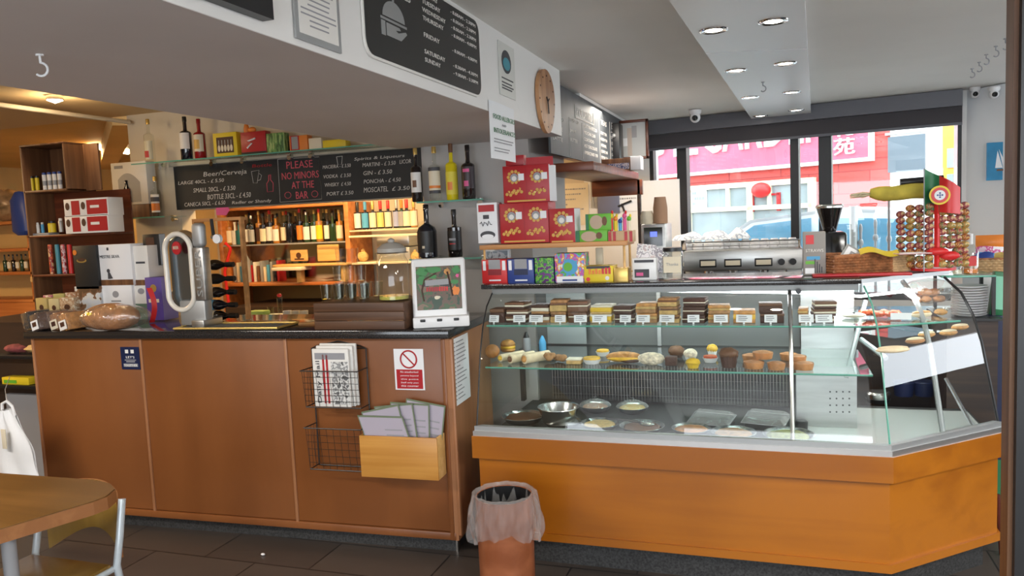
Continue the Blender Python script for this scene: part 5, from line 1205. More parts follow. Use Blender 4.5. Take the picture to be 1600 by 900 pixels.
# beam face: plane X = -1.085 facing +X
BX = -1.084
def face(px, py): return onX(px, py, BX)
def bsign(name, label, cat, y0, y1, z0, z1, m, th=.006): 
    t = thing(name, label, cat, (BX + .001, y0, z0)); MB().box(0, th, 0, y1 - y0, 0, z1 - z0, m).build('board', t); return t
a, b = face(564, 95), face(748, 60)
yo0, yo1 = face(566, 60).y, face(748, 100).y; zo0 = 2.077; zo1 = 2.375
ob = thing('opening_times_board', 'black board with white opening times and a serving dome on a hand', 'sign', (BX + .001, yo0, zo0)); W_, H_ = yo1 - yo0, zo1 - zo0
def rr_pts(w, h, r, n=5):
    o = []
    for cx, cy, a0_ in ((w - r, h - r, 0), (r, h - r, 90), (r, r, 180), (w - r, r, 270)):
        for k in range(n + 1): a_ = R(a0_ + 90 * k / n); o.append((cx + r * math.cos(a_), cy + r * math.sin(a_)))
    return o
def plateX(mb, pts, x0, x1, m):
    n = len(pts); vs = [(x0, p[0], p[1]) for p in pts] + [(x1, p[0], p[1]) for p in pts]
    return mb.add(vs, [list(range(n))[::-1], list(range(n, 2 * n))] + [(i, (i + 1) % n, n + (i + 1) % n, n + i) for i in range(n)], m)
plateX(MB(), [(y - .0, z - .0) for y, z in rr_pts(W_, H_, .05)], 0, .006, m_labelw).build('pale_border', ob)
OBF = plateX(MB(), [(.008 + y, .008 + z) for y, z in rr_pts(W_ - .016, H_ - .016, .045)], .006, .008, pmat('board_black', (.02, .02, .02), .35))
OBF = OBF.build('black_field', ob)
tX = .0085
def ot(s_, y, z, w, h): text(s_, .1, (tX, y, z), FXp, m_labelw, OBF, width=w, height=h, th=.0004)
y_of = lambda px, py: face(px, py).y - yo0
ot('KITCHEN', .04, H_ - .045, y_of(642, 20) - .04, .036); ot('OPEN TIMES', y_of(576, 20), H_ - .083, y_of(638, 30) - y_of(576, 20), .026)
days = ['MONDAY', 'TUESDAY', 'WEDNESDAY', 'THURSDAY', '', 'FRIDAY', '', 'SATURDAY', 'SUNDAY']; tms = ['8.00AM - 2.30PM', '8.00AM - 2.30PM', '8.00AM - 2.30PM', '8.00AM - 4.00PM', '', '8.00AM - 4.00PM', '', '8.30AM - 4.30PM', '9.00AM - 3.30PM']
yd = y_of(657, 40); yt_ = y_of(702, 60)
for i, (d_, s_) in enumerate(zip(days, tms)):
    if d_: z = H_ - .032 - i * .0268; ot(d_, yd, z, .021 * len(d_), .014); ot('- ' + s_, yt_, z - .004, y_of(741, 90) - yt_, .012)
cy, cz = (y_of(592, 60) + y_of(632, 60)) / 2, H_ * .46; rw = (y_of(632, 60) - y_of(592, 60)) / 2
mb = MB(); pts = [(cy + rw * .85 * math.cos(R(k * 12)), cz + .052 * math.sin(R(k * 12))) for k in range(16)]
plateX(mb, pts, .008, .009, m_steeldull); plateX(mb, [(cy + .006 * math.cos(R(k * 36)), cz + .056 + .006 * math.sin(R(k * 36))) for k in range(10)], .008, .009, m_steeldull)
plateX(mb, [(cy - rw, cz - .012), (cy + rw, cz - .012), (cy + rw, cz - .005), (cy - rw, cz - .005)], .008, .009, m_steeldull); mb.build('dome', ob)
mb = MB(); plateX(mb, [(cy - rw * .6, cz - .055), (cy + rw * .5, cz - .055), (cy + rw, cz - .028), (cy + rw * .9, cz - .022), (cy + rw * .3, cz - .035), (cy + rw * .1, cz - .030), (cy + rw * .5, cz - .025), (cy + rw * .4, cz - .018), (cy - rw * .6, cz - .018)], .008, .009, m_steeldull)
plateX(mb, [(cy - rw * .98, cz - .058), (cy - rw * .68, cz - .058), (cy - rw * .68, cz - .016), (cy - rw * .98, cz - .016)], .008, .009, m_steeldull); mb.build('hand', ob)
y0, y1 = face(457, 20).y, face(528, 40).y
zc_ = face(527, 83).z; t = bsign('wall_certificate', 'grey framed certificate with small text left of the opening times', 'certificate', y0, y1, zc_, 2.375, m_steeldull)
mb = MB(); w, h = y1 - y0, 2.375 - zc_
mb.box(.006, .007, w * .07, w * .93, h * .05, h, m_labelw); mb.build('paper', t); rg = random.Random(2); mb = MB()
for i in range(22):
    z = h * (.12 + i * .04); q = rg.uniform(.1, .3); mb.box(.007, .0075, w * q, w * (1 - q), z, z + h * .012, m_greyink)
mb.build('small_print', t)
y0, y1 = face(330, 0).y, face(409, 20).y; zc_ = face(400, 30).z
t = bsign('framed_poster', 'black framed orange poster at the top left of the beam', 'picture', y0 - .1, y1, zc_, 2.375, m_black, .03)
MB().box(.03, .032, .05, y1 - y0 + .1 - .035, .035, 2.375 - zc_ - .03, pmat('orange_poster', (.60, .30, .05), .5)).box(.032, .033, .1, y1 - y0 + .02, .10, .106, m_ink).box(.032, .033, .1, y1 - y0 + .02, .06, .066, m_ink).build('poster', t)
y0, y1 = face(779, 110).y, face(803, 110).y; z0, z1 = face(790, 151).z, face(790, 70).z
t = bsign('small_poster', 'small poster with a blue oval emblem right of the opening times', 'poster', y0, y1, z0, z1, pmat('poster_cream', (.66, .66, .62), .5), .003); w, h = y1 - y0, z1 - z0
mb = MB(); plateX(mb, [(w * .45 + w * .3 * math.cos(R(k * 18)), h * .66 + h * .22 * math.sin(R(k * 18))) for k in range(20)], .003, .004, m_ink); plateX(mb, [(w * .45 + w * .22 * math.cos(R(k * 18)), h * .62 + h * .12 * math.sin(R(k * 18))) for k in range(20)], .004, .005, pmat('teal_print', (.05, .28, .36), .5))
for i, zz in enumerate((.32, .24, .18, .13)): mb.box(.003, .004, w * .12, w * (.85 - .1 * (i % 2)), h * zz, h * (zz + .025), m_ink)
mb.build('emblem', t)
a, b = face(834, 160), face(862, 160); yc = (a.y + b.y) / 2; z0, z1 = face(848, 208).z, face(848, 110).z
t = thing('surfboard_clock', 'wooden surfboard shaped clock at the end of the beam', 'clock', (BX, yc, (z0 + z1) / 2)); hh = (z1 - z0) / 2; hw_ = (b.y - a.y) / 2
pts = [(hw_ * math.cos(R(k)) * (1 - .22 * (1 - math.sin(R(k))) ** 1.2 * .5), hh * math.sin(R(k)) * 1) for k in range(0, 360, 12)]
m_clk = wood('clock_wood', (.30, .13, .05), (.50, .26, .12), 'z', 3, .5, 0, 6)
plateX(MB(), pts, .003, .022, m_clk).build('face', t)
mb = MB()
for k in range(12): a_ = R(k * 30); c2 = (hw_ * .8 * math.cos(a_), hh * .8 * math.sin(a_)); mb.box(.022, .024, c2[0] - .004, c2[0] + .004, c2[1] - .004, c2[1] + .004, m_choc)
mb.build('hour_marks', t)
MB().tube([(.026, 0, 0), (.026, .01, -.06)], .003, m_black, 5).tube([(.027, 0, 0), (.027, .02, .015)], .003, m_black, 5).tube([(.026, -.02, .02), (.026, 0, 0)], .003, m_black, 5).build('hands', t)
y0, y1 = face(764, 200).y, face(804, 200).y; z0, z1 = face(784, 250).z, face(784, 164).z
t = thing('allergy_notice', 'white food allergies notice hanging from the lower edge of the beam', 'notice', (BX + .003, y0, z0)); w, h = y1 - y0, z1 - z0
MB().sheet(lambda u, v: (.004 * math.sin(5 * u), w * u, h * v), 8, 6, m_paper).build('paper', t)
for i, (s_, z, m) in enumerate((('FOOD ALLERGIES', .70, m_dkgreen), ('AND', .60, m_greyink), ('INTOLERANCES', .46, m_dkgreen))):
    text(s_, .03, (.006, w * (.1 if len(s_) > 4 else .42), h * z), FXp, m, t, width=w * (.82 if len(s_) > 4 else .16), height=h * (.085 if len(s_) > 4 else .04))
mb = MB()
for zz in (.34, .29, .18, .13): mb.box(.0055, .006, w * .1, w * (.5 + zz), h * zz, h * (zz + .018), m_greyink)
mb.build('small_print', t)
# ================================================================== PILLAR SHELVES AND COUNTER DISPLAY
def gshelf(name, label, x0, x1, y0, y1, z, clamps=()):
    t = thing(name, label, 'shelf', ((x0 + x1) / 2, (y0 + y1) / 2, z))
    wpart(MB().rbox(x0, x1, y0, y1, z - .008, z, m_shelfg, .002).box(x0, x1, y0 - .001, y0, z - .008, z, m_glassedge), 'glass_plate', t)
    for c in clamps: wpart(MB().cyl((c, y1 - .045, z - .022), .016, .045, m_chrome, 14, axis='y').box(c - .012, c + .012, y1 - .05, y1 - .015, z + .0005, z + .006, m_chrome), 'clamp', t)
    return t
zS = 1.722; gshelf('glass_shelf', 'short glass shelf with four tall bottles on the grey pillar', -1.90, -1.50, 3.97, 4.125, zS, (-1.80, -1.56))
zS2 = 1.405; gshelf('glass_shelf', 'lower dark edged glass shelf with two dark bottles on the grey pillar', -1.93, -1.50, 3.90, 4.125, zS2, (-1.82, -1.55))
def bx(px, py, y): return onY(px, py, y).x
bottle('wine_bottle', 'white labelled dark wine bottle, leftmost of four on the pillar shelf', (bx(652, 300, 4.04), 4.04, zS + .001), .032, .305, m_winered, m_foil, m_labelw, sub=[(.25, .6, m_choclt, 22)])
bottle('spirit_bottle', 'clear bottle with a striped beige label, second of four on the pillar shelf', (bx(681, 300, 4.04), 4.04, zS + .001), .036, .305, m_drink, m_foil, m_label, labz=(.14, .62), sub=[(.0, .12, m_ink, 74), (.86, 1, m_ink, 74), (.2, .3, m_orangep, 74)])
bottle('liqueur_bottle', 'bright yellow liqueur bottle, third of four on the pillar shelf', (bx(707, 300, 4.04), 4.04, zS + .001), .034, .315, m_yelliq, m_choclt, pmat('yellow_label', (.72, .60, .05), .5), labz=(.1, .5), sub=[(.2, .55, m_orangep, 25)], cap=.16)
bottle('wine_bottle', 'dark port bottle with pink lettering, rightmost of four on the pillar shelf', (bx(733, 300, 4.04), 4.04, zS + .001), .038, .300, m_winered, m_winered, pmat('dark_label', (.03, .015, .02), .4), labz=(.2, .6), sub=[(.75, .9, m_pink, 30), (.1, .35, m_pink, 20)])
bottle('magnum_bottle', 'large dark bottle with a small round seal on the lower pillar shelf', (bx(668, 380, 3.99), 3.99, zS2 + .001), .055, .300, m_wineblue, m_winered, pmat('black_label', (.012, .012, .012), .4), labz=(.1, .5), sub=[(.2, .32, m_label, 8)], neck=.36, shoulder=.5, nr=.26)
bottle('port_bottle', 'smaller dark port bottle, right one on the lower pillar shelf', (bx(711, 380, 4.0), 4.0, zS2 + .001), .040, .265, m_winered, m_black, pmat('black_label', (.012, .012, .012), .4), labz=(.15, .55), sub=[(.5, .62, m_greyink, 30), (.3, .36, m_red, 26)], neck=.36)
# ticket display machine
mc = thing('ticket_display', 'white tilted counter display with a colourful picture and three buttons', 'display', (-1.645, 3.33, 1.10), R(22))
w = .26; h = .335
X = Matrix.Rotation(R(-8), 4, 'X')
MB().rbox(0, w + .01, -.03, .16, .001, .055, m_whitepl, .008).build('base', mc)
MB().rbox(0, w, -.0, .10, .04, h, m_whitepl, .014, X, 3).build('housing', mc)
pw0, pw1, pz0, pz1 = .022, w - .022, .085, h - .04
pc_ = MB().box(pw0, pw1, -.002, .001, pz0, pz1, blotch('jungle_print', [(.02, .05, .02), (.12, .07, .04), (.05, .10, .03), (.20, .12, .07), (.03, .02, .02)], 12, .3, detail=5), X).build('picture', mc)
pq = lambda u, v, y=-.003: X @ Vector((pw0 + (pw1 - pw0) * u, y, pz0 + (pz1 - pz0) * v))
def blob(mb, u, v, ru, rv, m, y=-.003, n=16, j=.25):
    r6 = random.Random(int(u * 97 + v * 31)); return mb.add([pq(u + ru * (1 + r6.uniform(-j, j)) * math.cos(2 * math.pi * k / n), v + rv * (1 + r6.uniform(-j, j)) * math.sin(2 * math.pi * k / n), y) for k in range(n)], [list(range(n))], m)
mb = MB()
for u, v, ru, rv in ((.15, .88, .14, .1), (.38, .92, .18, .07), (.12, .68, .09, .12), (.36, .76, .10, .05), (.9, .9, .08, .08), (.86, .62, .1, .05)): blob(mb, u, v, ru, rv, pmat('leaf_ink', (.04, .22, .05), .4))
mb.build('printed_leaves', pc_)
mb = MB().add([pq(.2, .55, -.0035), pq(.72, .57, -.0035), pq(.72, .70, -.0035), pq(.2, .68, -.0035)], [(0, 1, 2, 3)], m_greypl)
for k in range(9): mb.add([pq(.22 + .055 * k, .42, -.004), pq(.26 + .055 * k, .42, -.004), pq(.26 + .055 * k, .52, -.004), pq(.22 + .055 * k, .52, -.004)], [(0, 1, 2, 3)], m_red if k < 5 else m_redb)
blob(mb, .88, .42, .09, .10, m_orangep); blob(mb, .92, .76, .035, .04, m_pink); blob(mb, .70, .86, .07, .08, m_crust, -.0028); blob(mb, .45, .28, .07, .04, m_label, -.0036); mb.build('printed_shapes', pc_)
mb = MB().tube([pq(.16, .2), pq(.12, .45), pq(.18, .7), pq(.45, .84)], .004, m_choc, 5).tube([pq(.7, .86), pq(.76, .55), pq(.8, .3)], .004, m_choc, 5); mb.build('printed_branch', pc_)
for x in (.035, .115, .195): MB().rbox(x, x + .025, -.036, -.028, .032, .045, m_black, .003).build('button', mc)

# ================================================================== ON THE BAR WORKTOP
def W_(px, py): p = onZ(px, py, 1.1); return p
# wooden crate, glasses, drinks jar
m_crate = wood('crate_wood', (.075, .032, .014), (.16, .072, .032), 'x', 3, .5, .05, 8)
c0 = W_(492, 516); c1 = W_(640, 513); L = c1.x - c0.x
ct = thing('wooden_crate', 'dark stained wooden crate carrying glasses and the drinks jar', 'crate', (c0.x, c0.y, 1.101), R(3)); hC = .132
mb = MB()
for i in range(3): mb.rbox(0, L, 0, .012, i * hC / 3 + .001, (i + 1) * hC / 3 - .001, m_crate, .002)
mb.build('front_slats', ct)
MB().rbox(L - .012, L, .012, .32, 0, hC, m_crate, .002).build('side_board', ct); MB().rbox(0, .012, .012, .32, 0, hC, m_crate, .002).build('side_board', ct)
MB().rbox(.012, L - .012, .012, .32, hC - .012, hC - .001, m_crate, .002).build('top_board', ct)
zC = 1.101 + hC
g0 = None; rr = random.Random(3)
def tumbler(r, h, body):
    return MB().lathe([(r * .78, 0), (r * .8, .012), (r, h), (r * .96, h), (r * .76, .014), (0, .014)], body, 16)
gl_pos = []
for lay, (n, y) in enumerate(((4, .06), (3, .13), (4, .20))):
    for i in range(n): gl_pos.append((.04 + i * .068 + (.03 if lay == 1 else 0), y, 0, lay, i))
for i in range(3): gl_pos.append((.09 + i * .06, .10, 1, 3, i))
for i in range(2): gl_pos.append((.11 + i * .062, .10, 2, 4, i))
for (x, y, lv, lay, i) in gl_pos:
    rn = ['front row', 'middle row', 'back row', 'second layer', 'top layer'][lay]
    lab = 'clear drinking glass on the wooden crate, %s, %s from the left' % (rn, ORD[i])
    pos = ct.matrix_basis @ Vector((x, y, 0)) if False else Vector((c0.x + x, c0.y + y + x * .05, zC + .001 + lv * .087))
    if g0 is None: g0 = solo(tumbler(.030, .085, m_drink), 'drinking_glass', lab, 'glass', pos, 0, 'drinking glasses on the crate')
    else: dup(g0, pos, label=lab)
jp = onZ(603, 472, zC); jr = .078; jz = onY(603, 372, jp.y + jr).z - zC
jj = thing('drinks_dispenser', 'large clear glass drinks jar with a clip lid on the wooden crate', 'jar', (jp.x, jp.y + jr + .01, zC + .001)); k = jz
MB().lathe([(jr * .95, 0), (jr, .01), (jr * .98, k * .62), (jr * .8, k * .70), (jr * .8, k * .74), (jr * .9, k * .76)], m_drink, 30, caps=False).build('jar_glass', jj)
MB().lathe([(0, .004), (jr * .93, .006), (jr * .93, .022), (0, .022)], pmat('lemonade', (.55, .52, .12), .1, coat=.5), 24).build('liquid', jj)
MB().lathe([(jr * .9, k * .77), (jr * .92, k * .83), (jr * .6, k * .9), (jr * .2, k * .93), (jr * .22, k * .97), (0, k * 1.0)], pmat('frosted_lid', (.40, .38, .34), .25, coat=.4), 26).build('lid', jj)
MB().tube([(jr * math.cos(a), jr * math.sin(a), k * .76) for a in [2 * math.pi * i / 24 for i in range(24)]], .003, m_steel, 6, True).build('wire_clip', jj)
# drip tray
a, b = W_(272, 517), W_(470, 507); L = b.x - a.x
dt = thing('drip_tray', 'long black and gold rimmed drip tray on the bar worktop', 'tray', (a.x, a.y, 1.101), R(4))
MB().box(0, L, 0, .20, 0, .006, m_black).build('tray_plate', dt)
mb = MB().tube([(0, 0, .01), (L, 0, .01), (L, .2, .01), (0, .2, .01)], .006, m_foil, 8, True); mb.build('rim', dt)
mb = MB()
for i in range(16): mb.box(.02 + i * (L - .04) / 16, .03 + i * (L - .04) / 16, .015, .185, .006, .010, m_steeldull)
mb.build('grille', dt)
# beer tap tower with oval ring
tp = W_(292, 513); z_ = lambda py: onY(280, py, tp.y).z - 1.1
tt = thing('beer_tap_tower', 'chrome beer tap tower with a big white oval ring and red badge', 'beer tap', (tp.x, tp.y, 1.101))
zc = (z_(362) + z_(488)) / 2; rh = (z_(362) - z_(488)) / 2; rw = (onY(303, 420, tp.y).x - onY(257, 420, tp.y).x) / 2; ox = onY(280, 420, tp.y).x - tp.x
ring = []
st = rh - rw
for i in range(36):
    a = 2 * math.pi * i / 36; ring.append((ox + (rw - .012) * math.cos(a), 0, zc + (st if math.sin(a) >= 0 else -st) + (rw - .012) * math.sin(a)))
MB().tube(ring, .014, pmat('ring_enamel', (.72, .68, .60), .2, coat=.4), 10, True).build('oval_ring', tt)
mb = MB().add([(x, .03, z) for x, y, z in ring], [list(range(36))[::-1]], m_tapmirror); mb.build('mirror_back', tt)
MB().tube([(x, .05, z) for x, y, z in ring], .02, m_chrome, 8, True).build('rear_ring', tt)
MB().lathe([(.028, 0), (.028, .01), (0, .012)], m_red, 22, Matrix.Translation((ox, .0, zc + st + .01)) @ Matrix.Rotation(R(90), 4, 'X') @ Matrix.Diagonal((1, 1.25, 1, 1))).build('badge', tt)
text('BEER', .02, (ox - .018, -.014, zc + st + .004), FY, m_label, tt, width=.036, height=.016)
MB().rbox(ox + rw, ox + rw + .07, -.01, .05, z_(470), z_(388), m_brushed, .008).build('column', tt)
MB().rbox(ox + rw - .01, ox + rw + .065, .0, .05, z_(388), z_(350), m_steeldull, .022, None, 3).build('column_top', tt)
lt = MB(); 
for i, s_ in enumerate('SUPERBEER'): pass
text('SUPER', .03, (ox + rw + .055, -.012, z_(465)), (R(90), R(-90), 0), m_steeldull, tt, width=z_(392) - z_(465), height=.035)
MB().rbox(ox - .02, ox + rw + .05, .0, .06, .012, z_(470) + .0, m_steeldull, .01).build('base', tt); MB().rbox(ox + rw - .02, ox + rw + .06, -.03, .12, 0, .045, m_brushed, .005).build('foot', tt)
# nozzle head with round handle
MB().tube([(ox + rw + .09, .05, z_(372)), (ox + rw + .14, .05, z_(375))], .013, m_chrome, 12).cyl((ox + rw + .14, .02, z_(376)), .024, .02, m_porc, 20, axis='y').tube([(ox + rw + .10, .05, z_(372)), (ox + rw + .11, .03, z_(345))], .009, m_black, 8).build('tap_handle', tt)
# horizontal wine bottles in a rack
rk = thing('bottle_rack', 'wooden bottle rack behind the beer tap holding five bottles on their sides', 'rack', (tp.x + .32, tp.y + .28, 1.101))
x0 = onY(318, 440, tp.y + .28).x; x1 = onY(362, 440, tp.y + .28).x
wpart(MB().box(x1 + .03, x1 + .045, tp.y + .34, tp.y + .37, 1.101, onY(340, 340, tp.y + .3).z, m_shelfwood), 'upright', rk)
wpart(MB().box(x0 - .10, x0 - .085, tp.y + .34, tp.y + .42, 1.101, onY(340, 340, tp.y + .3).z, m_shelfwood), 'upright', rk)
wpart(MB().box(x0 - .085, x1 + .03, tp.y + .34, tp.y + .42, onY(340, 345, tp.y + .3).z, onY(340, 340, tp.y + .3).z, m_shelfwood), 'top_board', rk)
for i, (py, m, lm, lb) in enumerate(((414, m_winered, m_label, 'cream label'), (436, m_black, m_greypl, 'dark label'), (457, m_winered, m_labelw, 'white label'), (477, m_wineblue, m_sky, 'blue label'), (494, m_winered, m_label, 'pale label and gold text'))):
    c = onY(340, py, tp.y + .28); Xb = Matrix.Rotation(R(90 if True else 0), 4, 'Y')
    t = thing('wine_bottle', 'bottle with %s lying in the rack, %s from the top' % (lb, ORD[i]), 'bottle', (x0 - .09, tp.y + .30, c.z), 0, 'bottles lying in the rack')
    r = .030; Lb = x1 - x0 + .09
    MB().lathe([(r * .9, 0), (r, .01), (r, Lb * .62), (r * .5, Lb * .76), (r * .42, Lb * .8), (r * .42, Lb)], m, 16, Xb).build('bottle_glass', t)
    MB().lathe([(r * 1.02, Lb * .22), (r * 1.02, Lb * .52)], lm, 16, Xb, caps=False).build('label', t)
    MB().lathe([(r * .5, Lb * .84), (r * .5, Lb * 1.02), (0, Lb * 1.02)], m_black, 12, Xb).build('cap', t)
# cartons behind the bread
def carton(name, label, xl, xr, yt, yb, y, d, m, face=None, side=None, z=None, group='cartons on the bar worktop', rz=0): return pbox(name, label, 'box', xl, xr, yt, yb, y, d, m, group, rz, face, side, z)
yM = 3.62
def mestre(mb, w, h):
    rect(mb, w, h, .3, .36, .86, .93, m_ink); rect(mb, w, h, 0, 1, 0, .14, m_midwood)
    disc(mb, w * .3, h * .36, w * .05, m_ink, -.0012, 10, h * .05); mb.add([(w * .27, -.0012, h * .16), (w * .33, -.0012, h * .16), (w * .42, -.0012, h * .17), (w * .34, -.0012, h * .32), (w * .28, -.0012, h * .32)], [(0, 1, 2, 3, 4)], m_ink)
zb2 = onY(190, 447, yM).z
c = carton('wine_carton', 'white wine carton with a black figure, upper one behind the bread', 153, 206, 382, 446, yM, .16, m_paper, mestre)
w, h = c.dimensions.x, c.dimensions.z; text('MESTRE SILVA', .03, (.02, -.002, .165), FY, m_ink, c, width=.15, height=.018)
carton('wine_carton', 'lower white carton with a grey bird drawing behind the bread loaf', 157, 208, 447, 506, yM, .16, m_paper, lambda mb, w, h: [disc(mb, w * .5, h * .68, w * .1, m_greyink, -.001, 12, h * .09), rect(mb, w, h, .35, .65, .48, .52, m_greyink), rect(mb, w, h, 0, 1, 0, .34, pmat('sage_print', (.12, .20, .14), .5))], z=1.101)
carton('white_side_carton', 'narrow pale carton right of the two wine cartons', 208, 232, 384, 446, yM + .02, .14, m_labelw, lambda mb, w, h: [rect(mb, w, h, 0, 1, 0, .14, m_midwood), rect(mb, w, h, .2, .8, .55, .6, m_ink)])
carton('white_side_carton', 'pale lower carton with green foot right of the loaf', 209, 236, 447, 506, yM + .02, .14, m_labelw, lambda mb, w, h: [disc(mb, w * .5, h * .75, w * .2, m_greyink, -.001, 10, h * .08), rect(mb, w, h, 0, 1, 0, .42, pmat('sage_print', (.12, .20, .14), .5))], z=1.101)
carton('black_gift_box', 'black gift box with a gold oval and round orange seal', 116, 152, 384, 452, 3.60, .1, pmat('charcoal_card', (.018, .018, .018), .45), lambda mb, w, h: [disc(mb, w * .35, h * .66, w * .22, m_foil, -.001, 16, h * .05), disc(mb, w * .08, h * .85, w * .09, m_orangep, -.0012), disc(mb, w * .35, h * .68, w * .17, m_choc, -.0014, 16, h * .04)], side=m_black)
carton('photo_carton', 'carton printed with a rocky coast under the black gift box', 119, 158, 453, 506, 3.60, .1, blotch('rock_print', [(.55, .58, .62), (.60, .60, .58), (.20, .10, .05), (.10, .05, .02)], 14), z=1.101)
carton('purple_carton', 'purple carton with a pale side right of the loaf', 229, 254, 438, 505, 3.60, .12, m_purple, lambda mb, w, h: [disc(mb, w * .5, h * .75, w * .2, m_foil, -.001, 12), rect(mb, w, h, .15, .8, .42, .5, m_label)], side=pmat('lilac_print', (.30, .26, .62), .5), z=1.101)
p = onY(237, 472, 3.50); solo(MB().sheet(lambda u, v: (.028 * math.sin(math.pi * v) * (1) + .02 * (u - .5), .02 * u, .20 * v), 4, 14, m_redb), 'red_card', 'curved bright red card standing between the loaf and the purple carton', 'card', (p.x - .02, 3.50, 1.102))
# framed dark picture and bottle neck things behind the tap
pbox('dark_picture_box', 'dark box with brown print standing behind the oval ring', 'box', 224, 250, 366, 415, 3.72, .05, m_black, face=lambda mb, w, h: [rect(mb, w, h, .2, .7, .1, .9, m_choc)], side=pmat('pale_blue_card', (.42, .48, .55), .5))
# bread
lp = W_(152, 521); lf = thing('bread_loaf', 'large round brown loaf in a clear bag with a white label on the worktop', 'bread', (lp.x, lp.y + .10, 1.101), R(5))
rr = random.Random(6)
MB().ball((0, 0, .074), .165, .10, .073, m_bread, 32, 18, .025, rr).build('loaf', lf)
ph = 3
MB().sheet(lambda u, v: ((.175 + .008 * math.sin(17 * u + 9 * v)) * math.sin(math.pi * (v * .98 + .01)) * math.cos(2 * math.pi * u) + (.06 * (math.cos(2 * math.pi * u) > .8) * math.sin(math.pi * v)), (.108 + .006 * math.sin(23 * u + 5 * v)) * math.sin(math.pi * (v * .98 + .01)) * math.sin(2 * math.pi * u), .073 - .071 * math.cos(math.pi * v)), 40, 14, m_bagfilm).build('clear_bag', lf)
MB().box(-.05, .02, -.03, .015, 0, .0015, m_paper, Matrix.Translation((-.03, -.02, .133)) @ Matrix.Rotation(R(20), 4, 'X')).ball((-.06, -.085, .10), .018, .01, .01, m_yellow, 10, 6).build('label', lf)
packs = [(44, 512, m_black, 'dark rye bread pack at the far left end of the worktop', None), (58, 515, m_choc, 'dark bread pack with a white and black label', m_paper), (73, 513, m_choclt, 'dark brown bread pack in clear film, third from the left', None), (88, 514, m_bread, 'brown sliced bread pack with a cream label', m_label), (102, 515, m_crust, 'golden sliced bread pack touching the loaf', m_labelw)]
for i, (px, py, m, lb, lm) in enumerate(packs):
    p = W_(px, py + 3); t = thing('bread_pack', lb, 'bread', (p.x, p.y + .07, 1.101), R(-12), 'packs of bread on the worktop'); rr2 = random.Random(i)
    X = Matrix.Rotation(R(-14), 4, 'Y')
    mb = MB()
    for k in range(4): mb.rbox(-.042 + k * .02, -.024 + k * .02, -.06, .06, .0 + .0, .095, m, .006, X)
    mb.v = [(a, b, max(c, .0)) for a, b, c in mb.v]; mb.build('slices', t)
    MB().rbox(-.05, .045, -.064, .064, .0, .100, m_bagfilm, .012, X).build('film', t)
    if lm: MB().box(-.035, .035, -.068, -.066, .008, .06, lm, X).box(-.02, .02, -.069, -.068, .025, .05, m_choc, X).build('label', t)
for i, (xl, xr, yt, yb, m, lb) in enumerate(((66, 80, 434, 470, blotch('flower_print', [(.62, .55, .45), (.45, .12, .2), (.7, .62, .5)], 40), 'pink and cream narrow tin'), (82, 99, 434, 472, pmat('olive_tin', (.42, .40, .15), .5), 'olive green tin'), (101, 118, 432, 472, blotch('nut_print', [(.60, .54, .48), (.35, .18, .1), (.65, .6, .5)], 40), 'cream and brown tin'),
                                         (57, 74, 467, 503, pmat('mustard_tin', (.50, .38, .14), .5), 'mustard yellow small box'), (77, 93, 468, 503, pmat('sand_tin', (.55, .47, .25), .5), 'sand coloured small box with a dark dot'), (94, 117, 466, 503, blotch('tan_print2', [(.55, .42, .28), (.40, .25, .14), (.62, .55, .42)], 40), 'tan printed small box'))):
    pbox('tea_box', lb + (' in the upper row left of the cartons' if i < 3 else ' in the front row left of the cartons'), 'box', xl, xr, yt, yb, 3.70 if i < 3 else 3.56, .05, m, 'small tins and boxes left of the cartons', face=lambda mb, w, h: [disc(mb, w * .5, h * .6, w * .2, m_choc, -.001, 12, h * .12)], z=1.101)
struct(MB().box(-4.95, -4.0, 3.52, 4.1, 0, 1.1, m_darkwood), 'trim_14', label='dark cupboard behind the left end of the bar carrying the crate shelf')
# shelf unit at the left rear, standing on the worktop
yU = 3.78; x0, x1, z0, z1 = span(33, 100, 227, 300, yU)
un = thing('crate_shelf', 'tall brown wooden crate shelf standing at the left rear of the bar', 'shelf unit', (x0, yU, 1.101)); Wu = x1 - x0; zt = z1 - 1.101; zcr = onY(70, 300, yU).z - 1.101
Wl = onY(170, 400, yU).x - x0; z2 = onY(90, 370, yU).z - 1.101; z3 = onY(90, 432, yU).z - 1.101
MB().rbox(0, .015, 0, .22, 0, zt, m_midwood, .003).build('side_board', un); MB().rbox(Wu, Wu + .015, 0, .22, zcr, zt, m_midwood, .003).build('side_board', un)
MB().rbox(0, Wu + .015, 0, .22, zt, zt + .012, m_midwood, .003).build('top_board', un); MB().rbox(0, Wu + .015, 0, .22, zcr, zcr + .014, m_midwood, .003).build('shelf_board', un)
MB().rbox(0, Wl, 0, .22, z2, z2 + .014, m_redwood, .003).build('shelf_board', un); MB().rbox(0, Wl, 0, .22, z3, z3 + .014, m_redwood, .003).build('shelf_board', un)
MB().box(.015, Wu, .21, .22, zcr, zt, m_midwood).box(.015, Wl, .21, .22, 0, zcr, m_redwood).build('back_board', un)
MB().rbox(Wu + .015, Wu + .14, .14, .155, zcr, zt + .005, m_midwood, .003).build('angled_side', un)
for k in range(3): p = onY(43 + k * 8, 295, yU + .06); solo(MB().cyl((0, 0, 0), .013, .085, m_yellow, 14).cyl((0, 0, .085), .0125, .012, m_black, 14), 'yellow_tube', 'yellow tub with a dark lid in the top crate, %s of three' % ORD[k], 'tub', (p.x, yU + .06, zcr + 1.101 + .015), 0, 'yellow tubs in the crate')
